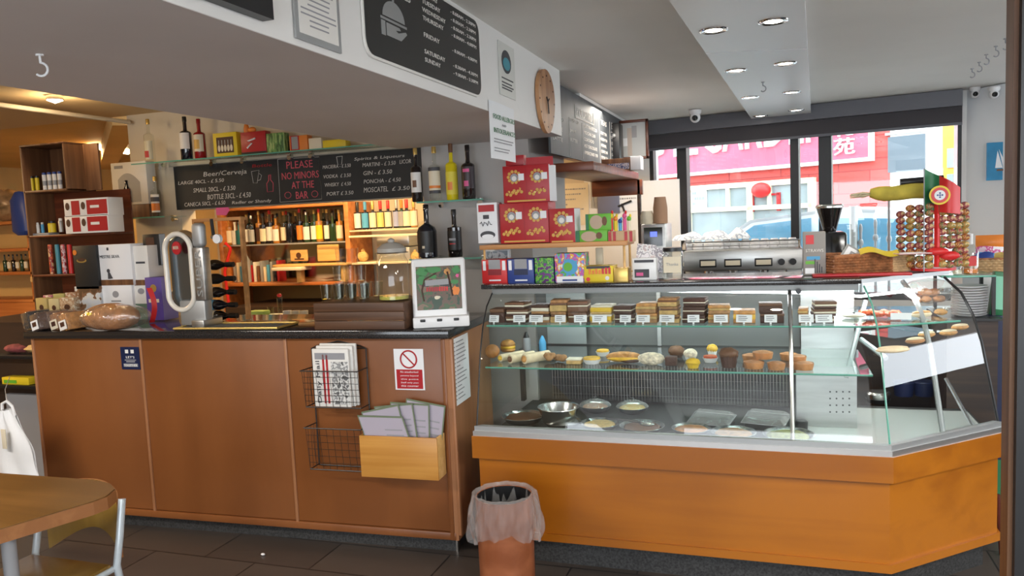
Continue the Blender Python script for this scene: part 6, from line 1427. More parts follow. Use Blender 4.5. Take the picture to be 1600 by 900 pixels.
for k in range(4): p = onY(71 + k * 8, 295, yU + .06); solo(MB().cyl((0, 0, 0), .0135, .10, m_labelw, 14).cyl((0, 0, .1), .012, .014, m_blue, 14).cyl((0, 0, .03), .0137, .03, m_greypl, 14), 'white_tube', 'white bottle with a blue cap in the top crate, %s of four' % ORD[k], 'bottle', (p.x, yU + .06, zcr + 1.101 + .015), 0, 'white bottles in the crate')
for k, (px, m, r, h, cp, lb) in enumerate(((53, m_labelw, .010, .07, m_labelw, 'tiny white bottle at the left of the middle shelf'), (60, m_labelw, .010, .07, m_labelw, 'second tiny white bottle on the middle shelf'), (67, m_sky, .010, .07, m_labelw, 'tiny bottle with a blue base on the middle shelf'), (82, m_yellow, .024, .075, m_black, 'yellow jar with a black lid on the middle shelf'), (96, m_steeldull, .014, .09, m_labelw, 'clear grey bottle right of the yellow jar'))):
    p = onY(px, 360, yU + .05); solo(MB().lathe([(r, 0), (r, h * .75), (r * .8, h * .8)], m, 14).lathe([(r * .8, h * .8), (r * .8, h * .97), (0, h)], cp, 14), 'small_bottle', lb, 'bottle', (p.x, yU + .05, z2 + 1.101 + .0145 + .016))
MB().rbox(.02, .16, .02, .1, z2 + .014, z2 + .029, m_greypl, .002).build('plinth_strip', un)
def rcoffee(mb, w, h):
    rect(mb, w, h, .17, .36, .1, .9, m_red); rect(mb, w, h, .52, .98, .1, .9, m_red); disc(mb, w * .08, h * .6, w * .05, m_choc, -.0012, 12, h * .22); disc(mb, w * .44, h * .6, w * .05, m_choc, -.0012, 12, h * .22); rect(mb, w, h, .6, .8, .45, .6, m_labelw, -.0015)
pbox('coffee_box', 'lower red and white coffee box on the middle shelf', 'box', 102, 170, 339, 367, yU - .03, .12, m_labelw, 'red and white coffee boxes', face=rcoffee, z=z2 + 1.1155)
pbox('coffee_box', 'upper red and white coffee box on the middle shelf', 'box', 100, 169, 310, 338, yU - .03, .12, m_labelw, 'red and white coffee boxes', face=rcoffee)
for k, (px, m, lb) in enumerate(((56, m_red, 'red tin'), (82, blotch('orange_tube_print', [(.65, .12, .04), (.3, .02, .02), (.7, .4, .2)], 40), 'orange and red tube'), (93, pmat('teal_tube', (.05, .25, .32), .4), 'teal tube'), (102, blotch('pink_tube_print', [(.55, .12, .12), (.65, .5, .5), (.3, .02, .03)], 40), 'pink and white tube'), (112, m_redb, 'bright red tube'))):
    p = onY(px, 425, yU + .04); h = onY(px, 382, yU + .04).z - (z3 + 1.1155); solo(MB().lathe([(.02 if k == 0 else .014, 0), (.02 if k == 0 else .014, h * .95), (.012, h), (0, h)], m, 14), 'snack_tube', lb + ' standing on the lower shelf of the crate unit', 'tube', (p.x, yU + .04, z3 + 1.1155 + .001), 0, 'tubes on the lower shelf')
# wine gift box against the header pillar, small glass shelf with a bottle
yH = 4.60
x0, x1, z0, z1 = span(175, 230, 253, 320, yH - .1); w, h = x1 - x0, z1 - z0
zgl = onY(200, 341, yH - .12).z
pb_ = onY(200, 340, 4.45)
zsh = onY(195, 341, 4.45).z
gshelf('glass_shelf', 'small glass shelf left of the beer chalkboard carrying a clear bottle', onY(170, 341, 4.45).x, onY(262, 341, 4.45).x, 4.42, 4.64, zsh, (onY(258, 341, 4.5).x - .02,))
solo(MB().rbox(0, w, 0, .09, 0, z0 - zsh - .002, m_midwood, .002), 'wooden_box', 'plain brown wooden box under the white wine gift box', 'box', (x0, 4.50, zsh + .001))
t = thing('wine_gift_box', 'white gift box with an arched window showing a dark bottle', 'box', (x0, 4.50, z0 + .0)); 
MB().rbox(0, w, 0, .09, 0, h, m_labelw, .003).build('carton', t)
pts = [(w * .18 + w * .62 * (i / 10), h * (.12 + .62 * math.sin(math.pi * (.28 + .5 * i / 10)))) for i in range(11)]
mb = MB().add([(w * .18, -.001, h * .06)] + [(x, -.001, z) for x, z in pts] + [(w * .8, -.001, h * .06)], [list(range(13))[::-1]], m_greypl); mb.build('window', t)
mb = MB(); mb.lathe([(.026, 0), (.026, .09), (.011, .12), (.011, .16)], m_wineblue, 14, Matrix.Translation((w * .42, -.002, h * .06))).lathe([(.0265, .02), (.0265, .07)], m_labelw, 14, Matrix.Translation((w * .42, -.002, h * .06)), caps=False); mb.build('bottle_shape', t)
rect(MB(), w, h, .1, .35, .86, .93, m_greyink).build('printed_crest', t)
bottle('spirit_bottle', 'clear bottle with a black and orange label on the small glass shelf', (onY(240, 300, 4.45).x, 4.47, zsh + .001), .036, .285, m_drink, m_foil, m_labelw, labz=(.10, .55), sub=[(.60, .85, m_ink, 74), (.1, .5, m_orangep, 74)])
# long glass shelf over the chalkboard
yG = 4.40; zG = onY(400, 240, yG).z; xa, xb = onY(205, 258, yG).x, -1.95
gshelf('glass_shelf', 'long glass shelf with boxes and bottles above the beer chalkboard', xa, xb, yG, 4.64, zG, [onY(px, 250, 4.6).x for px in (250, 330, 378, 452, 485)])
struct(MB().box(onY(262, 250, 4.64).x, -1.95, 4.63, 4.649, (onY(273, 262, 4.648).z + onY(655, 228, 4.648).z) / 2, zG - .015, m_steeldull), 'trim_9')
bottle('spirit_bottle', 'tall clear bottle with red lettering on the long glass shelf', (onY(233, 220, 4.46).x, 4.46, zG + .001), .036, .31, m_drink, m_foil, pmat('clear_label', (.55, .50, .35), .4), labz=(.08, .5), sub=[(.1, .45, m_red, 30)])
bottle('wine_bottle', 'black wine bottle with a white label on the long glass shelf', (onY(290, 215, 4.46).x, 4.46, zG + .001), .040, .30, m_wineblue, m_black, m_labelw, labz=(.25, .62))
bottle('wine_bottle', 'red liqueur bottle with a cream label on the long glass shelf', (onY(312, 220, 4.46).x, 4.46, zG + .001), .039, .275, m_redliq, m_redliq, m_label, labz=(.18, .60), sub=[(.15, .7, m_gold, 35)])
yb_ = 4.45
def yface(mb, w, h):
    rect(mb, w, h, .14, .86, .16, .82, m_choc)
    for k in range(5): disc(mb, w * (.24 + .13 * k), h * .36, w * .055, m_label, -.0014, 12, h * .14); rect(mb, w, h, .225 + .13 * k, .255 + .13 * k, .5, .7, m_greypl, -.0014)
pbox('miniature_gift_box', 'yellow gift box with a window of five miniature bottles', 'box', 333, 370, 203, 241, yb_, .05, m_yellow, 'gift boxes on the long glass shelf', face=yface, z=zG + .0005)
pbox('gift_box', 'red gift box with a white swirl, wedged under the beam', 'box', 376, 415, 200, 236, yb_, .06, m_red, 'gift boxes on the long glass shelf', face=lambda mb, w, h: [mb.tube([(w * .25, -.002, h * .3), (w * .45, -.002, h * .5), (w * .3, -.002, h * .6), (w * .6, -.002, h * .7)], .006, m_paper, 5), rect(mb, w, h, 0, 1, 0, .12, m_black)], z=zG + .0005)
p = onY(378, 205, 4.43); solo(MB().ball((0, 0, 0), .02, .018, .05, m_orangep, 12, 8).ball((.045, 0, .0), .032, .018, .02, m_orangep, 12, 8), 'orange_ornament', 'small orange ornament lying on top of the red gift box', 'ornament', (p.x, 4.48, p.z + .01))
pbox('gift_box', 'green bamboo patterned gift box right of the red one', 'box', 416, 444, 203, 234, yb_, .06, blotch('bamboo_print', [(.05, .12, .03), (.14, .30, .08), (.30, .42, .15)], 30, stretch=(2, 2, .4)), 'gift boxes on the long glass shelf', z=zG + .0005)
pbox('gift_box', 'orange red gift box with a dark framed window', 'box', 452, 480, 206, 230, yb_, .06, m_orangep, 'gift boxes on the long glass shelf', face=lambda mb, w, h: [rect(mb, w, h, .05, .55, .05, 1, m_red), rect(mb, w, h, .12, .48, .12, .95, m_greypl, -.0014)], z=zG + .0005)
pbox('gift_box', 'pale cream gift box partly hidden by the beam', 'box', 482, 502, 210, 228, yb_, .06, m_label, 'gift boxes on the long glass shelf', z=zG + .0005)
pbox('gift_box', 'yellow gift box farthest right on the long glass shelf', 'box', 504, 540, 214, 227, yb_, .06, m_yellow, 'gift boxes on the long glass shelf', z=zG + .0005)
p = onY(448, 215, 4.5); bottle('wine_bottle', 'small dark bottle between the green and orange gift boxes', (p.x, 4.5, zG + .001), .016, .12, m_winered, m_black)
# chalkboard
ybd = 4.648; A, B = onY(273, 262, ybd), onY(655, 228, ybd); zl0, zl1 = onY(276, 328, ybd).z, A.z
xr_ = -1.952
zl0 = (onY(276, 328, ybd).z + onY(640, 308, ybd).z) / 2; zl1 = (A.z + B.z) / 2 - .004
cb_ = thing('drinks_chalkboard', 'long black chalkboard of beer and spirit prices above the bar', 'chalkboard', (A.x, ybd - .004, zl0)); Wb = xr_ - A.x; Hb = zl1 - zl0
CBB = MB().box(0, Wb, -.010, 0, 0, Hb, m_chalkb).build('board', cb_)
def cx_(px, py): p = onY(px, py, ybd - .014); return p.x - A.x, p.z - zl0
def ct_(s_, xl, xr, py, hpx, m=m_chalk, sh=.15):
    x0, z0 = cx_(xl, py); x1, _ = cx_(xr, py); _, z1 = cx_((xl + xr) / 2, py - hpx)
    text(s_, .1, (x0, -.0105, z0), (R(90), R(0), 0), m, CBB, width=x1 - x0, height=abs(z1 - z0), shear=sh)
ct_('Beer/Cerveja', 317, 385, 276, 12); ct_('LARGE 40CL - £ 5.50', 278, 350, 289, 8); ct_('SMALL 20CL - £ 3.50', 302, 368, 301, 9); ct_('BOTTLE 33CL - £ 4.50', 324, 392, 312, 10); ct_('CANECA 50CL - £ 6.50', 288, 352, 323, 8); ct_('Radler or Shandy', 362, 424, 319, 8)
ct_('Bottle', 393, 424, 262, 6, m_red)
ct_('PLEASE', 447, 488, 264, 13, m_chalkpink, 0); ct_('NO MINORS', 440, 498, 281, 13, m_chalkpink, 0); ct_('AT THE', 456, 491, 295, 12, m_chalkpink, 0); ct_('BAR', 462, 481, 311, 12, m_chalkpink, 0)
ct_('Spirits & Liqueurs', 553, 632, 251, 9); ct_('MACIEIRA - £ 3.50', 504, 548, 264, 7); ct_('VODKA  £ 3.50', 505, 548, 279, 7); ct_('WHISKY  £ 4.50', 507, 548, 292, 7); ct_('PORT £ 3.50', 510, 552, 306, 7)
ct_('MARTINI - £ 3.50', 566, 618, 261, 8); ct_('GIN - £ 3.50', 567, 612, 274, 8); ct_('PONCHA - £ 4.50', 568, 626, 287, 8); ct_('MOSCATEL', 568, 606, 301, 9); ct_('£ 3.50', 612, 640, 298, 7); ct_('LICOR', 624, 642, 256, 7)
mb = MB()
def seg_(pts, m, r=.0016): mb.tube([(cx_(*p)[0], -.0115, cx_(*p)[1]) for p in pts], r, m, 4)
seg_([(434, 249), (438, 316), (503, 311), (499, 245), (434, 249)], m_chalk); mb.build('chalk_frame', cb_); mb = MB()
seg_([(393, 268), (396, 286), (402, 286), (405, 266), (393, 268)], m_chalk); seg_([(405, 271), (409, 274), (407, 281), (403, 282)], m_chalk); mb.build('chalk_glass', cb_); mb = MB()
seg_([(420, 274), (420, 282), (417, 287), (418, 300), (427, 299), (427, 286), (423, 281), (423, 273), (420, 274)], m_chalkpink, .003); mb.build('chalk_bottle', cb_); mb = MB()
seg_([(526, 245), (528, 257), (534, 257), (535, 244), (526, 245)], m_chalk, .0024); mb.build('chalk_glass', cb_); mb = MB()
for c in ((450, 305), (492, 303)):
    mb = MB(); seg_([(c[0] + 5 * math.cos(k * .7), c[1] + 5 * math.sin(k * .7)) for k in range(10)], m_chalkpink, .002); mb.build('chalk_ban', cb_); mb = MB()
p = onY(345, 328, 4.62); solo(MB().add([(-.055, 0, -.035), (.03, 0, -.04), (.065, 0, .0), (.035, 0, .035), (-.055, 0, .04)], [(0, 1, 2, 3, 4)], m_pink).add([(-.055, .002, -.035), (.03, .002, -.04), (.065, .002, .0), (.035, .002, .035), (-.055, .002, .04)], [(4, 3, 2, 1, 0)], m_pink), 'pink_card', 'pink arrow shaped card hanging under the chalkboard', 'card', (p.x, 4.636, p.z), 0)

# ================================================================== BACK BAR
m_bo = wood('back_bar_orange', (.42, .13, .03), (.60, .22, .06), 'x', 2.5, .4, .1, 8)
yF = 6.45
bbx = thing('back_bar_unit', 'orange wooden back bar unit with glass shelves of spirits', 'bar unit', (-4.2, 6.6, 0))
xl, xm, xr = onY(350, 400, yF).x, onY(541, 400, yF).x, onY(665, 400, yF).x
zz1 = onY(450, 320, yF).z; zg1 = onY(445, 380, yF).z; zo = onY(440, 441, yF).z; zr = onY(600, 357, yF).z
wpart(MB().rbox(xl - .05, xl, yF, 6.88, 0, zz1, m_bo, .004), 'upright', bbx); wpart(MB().rbox(xm, xm + .05, yF, 6.88, 0, zz1, m_bo, .004), 'upright', bbx)
wpart(MB().rbox(xl, xm, yF, 6.88, zz1 - .03, zz1, m_bo, .004), 'top_board', bbx)
wpart(MB().rbox(xl, xm, yF, 6.88, zg1 - .012, zg1, m_shelfg, .002).box(xl, xm, yF - .002, yF, zg1 - .014, zg1, m_greypl), 'glass_shelf', bbx)
wpart(MB().rbox(xl, xm, yF - .05, 6.88, zo - .03, zo, m_bo, .004), 'orange_board', bbx)
wpart(MB().box(xl, xm, 6.86, 6.88, .3, zo - .03, pmat('bronze_panel', (.26, .19, .09), .3, .5)), 'bronze_panel', bbx)
m_mirror = pmat('mirror', (.55, .50, .42), .12, 1)
wpart(MB().box(xl, xm, 6.87, 6.885, zo, zz1 - .03, m_mirror), 'mirror_back', bbx)
wpart(MB().rbox(xm + .05, xr + .3, yF, 6.85, zr - .012, zr, m_shelfg, .002).rbox(xm + .05, xr + .3, yF, yF + .02, zr - .02, zr - .005, m_label, .003).rbox(xm + .05, xr + .3, yF - .02, yF, zr - .075, zr - .055, m_label, .003), 'wine_shelf', bbx)
wpart(MB().rbox(xm + .05, xr + .3, yF, 6.85, zr - .33, zr - .31, m_label, .003), 'lower_shelf', bbx)
struct(MB().box(-5.0, -2.0, 6.1, 6.9, 0, .88, m_darkwood), 'trim_10', label='low back bar cupboard behind the bar')
# spirits on the glass shelf
bm_list = [(358, .26, m_amber, m_label, m_black, 'amber bottle'), (366, .20, m_labelw, None, m_labelw, 'white carton like bottle'), (374, .20, pmat('teal_bottle', (.03, .15, .16), .2), None, m_black, 'teal bottle'), (385, .27, m_drink, m_labelw, m_foil, 'clear bottle'), (394, .26, m_drink, m_steeldull, m_steel, 'clear bottle with a grey label'),
           (404, .30, m_amber, m_choc, m_foil, 'ribbed amber bottle'), (412, .27, m_winered, m_label, m_black, 'dark bottle with cream label'), (421, .30, m_winered, m_labelw, m_redb, 'dark bottle with red cap and white label'), (432, .25, m_amber, m_labelw, m_black, 'amber bottle with white label'), (443, .28, m_drink, m_label, m_orangep, 'clear bottle with orange cap'),
           (453, .27, m_wineblue, None, m_black, 'round black bottle'), (468, .30, m_winered, m_orangep, m_redb, 'dark bottle with a red and orange label'), (480, .27, m_wineg, m_labelw, m_steel, 'green bottle with white label'), (491, .28, m_wineg, m_labelw, m_foil, 'green bottle with gold neck'), (500, .29, m_amber, m_yellow, m_redb, 'amber bottle with yellow label'),
           (511, .28, m_winered, m_labelw, m_foil, 'dark bottle with tall white label'), (521, .24, m_wineg, None, m_black, 'small green bottle'), (530, .27, m_amber, m_label, m_foil, 'amber bottle with a round cream label')]
for i, (px, h, m, lm, cp_, lb) in enumerate(bm_list):
    x = onY(px, 370, 6.55).x
    bottle('spirit_bottle', '%s on the back bar shelf, %s from left' % (lb, ORD[i]), (x, 6.55 + .02 * (i % 2), zg1 + .001), .036 + .004 * (i % 3 == 1), h + .03, m, cp_, lm, labz=(.08, .5), neck=.36, group='spirits on the back bar', seg=12)
for i in range(11):
    px = 375 + i * 14.5; x = onY(px, 340, 6.75).x
    bottle('spirit_bottle', 'rear row bottle on the back bar glass shelf, %s from the left' % ORD[i], (x, 6.75, zg1 + .001), .034, .30 + .02 * (i % 2), [m_amber, m_wineg, m_winered, m_drink][i % 4], [m_foil, m_black, m_redb][i % 3], None, group='rear row of spirits', seg=10)
wl = [(545, m_winered, m_greypl, m_black, 'grey striped label'), (556, m_winered, m_greypl, m_black, 'dark label'), (559, m_winered, m_labelw, m_black, 'white and red label'), (571, m_wineblue, m_sky, m_sky, 'pale blue label'), (583, m_winered, m_label, m_foil, 'wide cream label'), (595, m_winered, pmat('pale_yellow_label', (.66, .55, .18), .5), m_redb, 'yellow label and red cap'), (607, m_winered, m_label, m_redb, 'cream label and bright red cap'), (620, m_wineblue, pmat('lilac_label', (.30, .34, .55), .5), m_steeldull, 'lilac label'), (628, m_wineg, m_greypl, m_orangep, 'small grey label and orange cap'), (636, m_winered, m_label, m_redb, 'low cream label and round red cap'), (647, m_amber, m_label, m_foil, 'tall pale label')]
for i, (px, m, lm, cp_, lb) in enumerate(wl):
    if i == 1: continue
    x = onY(px, 340, 6.55).x
    bottle('wine_bottle', 'bottle with %s on the wine shelf at the right' % lb, (x, 6.55, zr + .001), .036, .26, m, cp_, lm, labz=(.05, .58), neck=.4, cap=.3, group='wine bottles on the back wine shelf', seg=12, nr=.38)
# lower level of the back bar
for i in range(14):
    px = 372 + i * 5.2; y = 6.6; x = onY(px, 420, y).x; hh = [.17, .2, .16, .21, .15][i % 5]
    m = [m_greypl, m_label, m_sky, m_steeldull, m_wineblue, m_red, m_labelw, m_midwood][i % 8]
    solo(MB().rbox(-.013, .013, -.06, .06, 0, hh, m, .002), 'menu_folder', 'narrow folder on the orange board of the back bar, %s from the left' % ORD[i], 'folder', (x, y, zo + .001), 0, 'folders and booklets on the back bar')
for (xa_, xb_, yt_, yb_2, lb, m) in ((455, 482, 390, 408, 'round edged pale wooden chopping board with a dark logo', m_pine), (497, 531, 382, 408, 'larger pale wooden chopping board leaning on the back bar', m_pine)):
    x0, x1, z0, z1 = span(xa_, xb_, yt_, yb_2, 6.52); mb = MB().rbox(0, x1 - x0, 0, .02, 0, z1 - z0, m, .03, None, 4)
    if xa_ == 455: disc(mb, (x1 - x0) * .5, (z1 - z0) * .5, .03, m_choc, -.001, 12); rect(mb, x1 - x0, z1 - z0, .25, .8, .12, .25, m_choc)
    solo(mb, 'chopping_board', lb, 'chopping board', (x0, 6.50, z0), 0, 'chopping boards')
x0, x1, z0, z1 = span(425, 541, 407, 416, 6.35)
pl = thing('wooden_paddle', 'pale wooden serving paddles stacked on the back bar', 'paddle', (x0, 6.35, z0)); wb_ = x1 - x0
MB().rbox(0, wb_, 0, .15, 0, .022, m_pine, .006).build('upper_paddle', pl); MB().rbox(-.02 + .05, wb_ * .45, -.06, .12, -.035, -.002, m_label, .008).build('lower_paddle', pl)
MB().rbox(wb_ * .3, wb_ * .36, .03, .1, zo - z0, -.036, m_pine, .004).rbox(wb_ * .9, wb_ * .96, .03, .1, zo - z0, -.001, m_pine, .004).build('support_block', pl)
# fire extinguisher like dark bottle with red strap
p = onY(363, 430, 6.3); solo(MB().lathe([(.045, 0), (.045, .22), (.02, .27), (.014, .30), (0, .30)], m_greypl, 16), 'dark_flask', 'dark grey flask beside the red strap at the left of the back bar', 'flask', (p.x, 6.52, zo + .001))
p0, p1 = onY(352, 380, 6.40), onY(357, 468, 6.40)
solo(MB().tube([(p0.x + .0, 6.40, p0.z), (p0.x + .06, 6.40, p0.z - .05), (p1.x - .02, 6.40, (p0.z + p1.z) / 2 - .0), (p1.x, 6.40, .881)], .016, m_redb, 8), 'red_hose', 'red hose hanging down the left upright of the back bar', 'hose', (0, 0, 0))
# steel sandwich press, red bag and bread under the wine shelf
x0, x1, z0, z1 = span(575, 628, 366, 398, 6.35)
t = thing('sandwich_press', 'grey steel machine under the wine shelf behind the drinks jar', 'machine', (x0, 6.50, zr - .31)); h = z1 - (zr - .31)
MB().rbox(0, x1 - x0, 0, .25, 0, h * .5, m_steeldull, .01).build('base', t); MB().rbox(0, x1 - x0, 0, .25, h * .52, h * .96, m_brushed, .02).build('lid', t)
for i, (px, py, r, m, lb) in enumerate(((632, 384, .055, m_orangep, 'orange red bag under the wine shelf'), (648, 383, .045, m_sponge, 'tan knotted bread bag under the wine shelf'), (567, 388, .055, m_sponge, 'tan paper bag left of the steel machine'), (552, 394, .04, pmat('peach_bag', (.60, .26, .14), .6), 'peach coloured bag beside the tan paper bag'))):
    p = onY(px, py, 6.55); solo(MB().ball((0, 0, r * .9), r, r * .8, r * .9, m, 14, 10, .12, rr).ball((0, 0, r * 1.9), r * .35, r * .3, r * .35, m, 10, 7, .1, rr), 'food_bag', lb, 'bag', (p.x, 6.55, zr - .309), 0, 'bags under the wine shelf')
struct(MB().box(-2.9, -1.95, 4.83, 4.85, 0, .88, m_darkwood), 'trim_11')
# sink side: rack of yellow lit glasses, cloth, cups
struct(MB().box(-3.2, -1.96, 4.05, 4.60, 0, .93, m_darkwood).box(-3.2, -1.96, 4.03, 4.62, .93, .95, m_brushed), 'trim_12', label='steel work surface inside the bar')
for i, (px, py, r, h, m, lb) in enumerate(((423, 482, .022, .16, m_drink, 'tall thin clear glass'), (437, 470, .018, .22, m_drink, 'clear bottle with a red top'), (448, 478, .028, .13, m_labelw, 'white ribbed beaker'), (461, 478, .028, .13, m_label, 'cream ribbed beaker'), (474, 478, .028, .13, m_label, 'right cream ribbed beaker'))):
    p = onY(px, py, 4.2); mb = MB().lathe([(r * .8, 0), (r, h), (r * .92, h), (r * .74, .012), (0, .012)], m, 16)
    if i == 1: mb.ball((0, 0, h + .01), .016, .016, .012, m_redb, 10, 6)
    solo(mb, 'beaker', lb + ' on the steel work surface behind the drip tray', 'glass', (p.x, 4.2, .951), 0, 'glasses on the steel work surface')
p = onY(405, 492, 4.15); solo(MB().rbox(-.06, .06, -.04, .04, 0, .03, pmat('lime_sponge', (.42, .58, .14), .8), .008), 'sponge', 'lime green sponge on the steel work surface', 'sponge', (p.x, 4.15, 1.06)); solo(MB().rbox(-.14, .3, -.08, .1, 0, .108, m_brushed, .005), 'steel_riser', 'steel riser block carrying the green sponge', 'block', (p.x, 4.15, .951))

# ================================================================== FAR LEFT ROOM
yL = 5.6
u = thing('rear_cabinet', 'orange lit wooden cabinet with glasses in the far left room', 'cabinet', (-7.2, yL, 0))
def ZL(py): return onY(25, py, yL).z
xa, xb = onY(-60, 420, yL).x, onY(50, 420, yL).x
wpart(MB().box(xa, xb, yL + .35, yL + .37, 0, ZL(345), m_warmwall), 'back_board', u)
for py in (345, 388, 425, 468): wpart(MB().rbox(xa, xb, yL, yL + .35, ZL(py) - .03, ZL(py), m_bo if py > 400 else m_bo, .004), 'shelf_board', u)
wpart(MB().rbox(xa, xb, yL + .01, yL + .03, ZL(468) - .3, ZL(468) - .03, m_bo, .004), 'front_panel', u)
wpart(MB().rbox(xb - .03, xb, yL, yL + .37, 0, ZL(345), m_bo, .004), 'upright', u)
for i in range(7):
    x = onY(4 + i * 6.6, 400, yL + .1).x; bottle('spirit_bottle', 'small bottle in the far left cabinet, %s from the left' % ORD[i], (x, yL + .12, ZL(425) + .001), .022, .17, [m_wineg, m_drink, m_winered, m_drink][i % 4], m_black, m_label if i % 2 else None, group='bottles in the far left cabinet', seg=10)
p = onY(26, 440, 5.3); solo(MB().rbox(-.17, .2, -.02, .02, -.03, .03, m_pine, .015), 'wooden_handle_board', 'pale wooden paddle jutting from the far left cabinet', 'paddle', (p.x, 5.59, p.z + .0))
p = onY(28, 300, 5.53); jh = onY(28, 368, 5.53).z
solo(MB().lathe([(.06, 0), (.115, .04), (.11, p.z - jh - .08), (.05, p.z - jh), (0, p.z - jh + .01)], m_blue, 18, Matrix.Diagonal((1, .5, 1, 1))), 'blue_jacket', 'blue jacket hanging at the far left beside the crate shelf', 'jacket', (p.x, 5.54, jh))
for i, (px, py, r, m, lb) in enumerate(((8, 318, .16, pmat('shiny_brown_bag', (.28, .18, .09), .3, coat=.3, vary=.6, vscale=12), 'brown glossy bag piled at the far left'), (30, 300, .10, m_label, 'pale bag behind the brown one at the far left'))):
    p = onY(px, py, 5.75); solo(MB().ball((0, 0, r), r * 1.2, r, r, m, 18, 12, .1, rr), 'storage_bag', lb, 'bag', (p.x, 5.78, ZL(345) + .001))
struct(MB().box(-8.5, -5.6, 7.4, 7.8, 0, 1.95, m_warmwall), 'trim_13')
for i in range(9):
    p = onY(138 + i * 4.5, 288, 7.5); solo(MB().lathe([(.03, 0), (.005, .01), (.005, .07), (.04, .10), (.036, .16), (.033, .16), (.036, .1), (0, .075)], m_drink, 12), 'wine_glass', 'upturned wine glass on the far left ledge, %s from the left' % ORD[i], 'glass', (p.x, 7.5, 1.951), 0, 'wine glasses on the far left ledge')
# tube light
a, b = onY(140, 228, 6.6), onY(200, 237, 6.6)
t = thing('tube_light', 'glowing tube light in a pale housing under the far left ceiling', 'lamp', a); d = b - a
MB().tube([(0, 0, 0), (d.x, d.y, d.z)], .03, m_tube, 10).build('tube', t); MB().tube([(0, 0, .055), (d.x, d.y, d.z + .055)], .035, m_label, 4).build('housing', t); MB().tube([(d.x * .3, 0, .06), (d.x * .3, 0, 2.62 - a.z)], .01, m_label, 6).build('hanger', t)
area('tube_beam', (a.x + .2, a.y - .05, a.z - .06), (0, 0, 0), .6, .1, 18, WARM)
p = onZ(85, 149, 2.5); t = thing('spotlight', 'small glowing spotlight on the ceiling at the upper left', 'lamp', (p.x, p.y, 2.5))
MB().cyl((0, 0, -.03), .05, .03, m_chrome, 18).build('housing', t); MB().lathe([(.045, -.032), (0, -.05)], m_lamp, 18).build('bulb', t)
point('spot_beam', (p.x, p.y, 2.40), 3, (1, .75, .45))
# dark niche left of the counter with shelves
nx = onZ(38, 520, 1.0)
nb = at_counter(LX, 0, .3)
nc = thing('side_shelves', 'dark side shelves left of the bar counter with tins and cloths', 'shelf unit', (nb.x - .45, nb.y + .1, 0))
yN = nb.y - .02
wpart(MB().box(nb.x - .9, nb.x - .005, yN + .3, yN + .32, 0, .95, m_black), 'back_board', nc)
for py in (556, 602): z = onY(20, py, yN).z; wpart(MB().rbox(nb.x - .9, nb.x - .01, yN, yN + .3, z - .02, z, m_black, .003), 'shelf_board', nc)
wpart(MB().box(nb.x - .6, nb.x - .02, yN + .05, yN + .28, .02, onY(20, 612, yN).z - .03, m_greypl), 'grey_bin', nc)
z = onY(20, 602, yN).z; x0, x1, _, _ = span(0, 42, 585, 600, yN)
solo(MB().rbox(x0, x1, yN + .01, yN + .12, z + .001, z + .045, m_yellow, .004).box(x0 + .02, x1 - .1, yN + .008, yN + .01, z + .01, z + .03, m_green), 'yellow_box', 'flat yellow box on the dark side shelves left of the counter', 'box', (0, 0, 0))
z2_ = onY(20, 556, yN).z
for i in range(2): solo(MB().ball((0, 0, .03), .10, .06, .03, [pmat('wine_cloth', (.22, .05, .05), .9, vary=.4, vscale=30), m_sponge][i], 14, 8, .12, rr), 'folded_cloth', ['wine red cloth at the top of the dark side shelves', 'tan cloth beside the wine red one on the side shelves'][i], 'cloth', (x0 + .06 + .17 * i, yN + .1, z2_ + .001))
p = onY(18, 510, yN); solo(MB().tube([(.075 * math.cos(a_), 0, .06 + .06 * math.sin(a_)) for a_ in [2 * math.pi * k / 20 for k in range(20)]], .008, m_label, 8, True), 'ring_handle', 'pale ring handle sticking up at the far left end of the counter', 'handle', (p.x, yN + .1, z2_ + .06))
# ================================================================== COUNTER FRONT: RACK, PAPERS, LEAFLET BOX
def CL(px, py, off=.0):
    x, z = onC(px, py, off); return x, z
m_wire = pmat('black_wire', (.012, .011, .01), .4)
nr = thing('newspaper_rack', 'black wire two pocket newspaper rack fixed to the counter front', 'rack', at_counter(CL(490, 640)[0], CL(530, 735)[1], 0), CA)
ox_ = CL(490, 640)[0]; oz = CL(530, 735)[1]
def nl(px, py, off=-.0): x, z = onC(px, py, off); return (x - ox_, z - oz)
a = nl(489, 545); b = nl(572, 545); zt = a[1]; zb0 = nl(500, 728)[1]; x0, x1 = nl(490, 640)[0], nl(572, 600)[0]
mb = MB().tube([(x0, .02, zb0), (x0, .02, zt), (x0 + .03, .02, zt + .012), ((x0 + x1) / 2, .02, zt + .035), (x1 - .03, .02, zt + .012), (x1, .02, zt), (x1, .02, zb0)], .0035, m_wire, 6)
mb.tube([(x0, .02, zb0), (x1, .02, zb0)], .003, m_wire, 6).tube([(x0, .02, zt), (x1, .02, zt)], .003, m_wire, 6); mb.build('frame', nr)
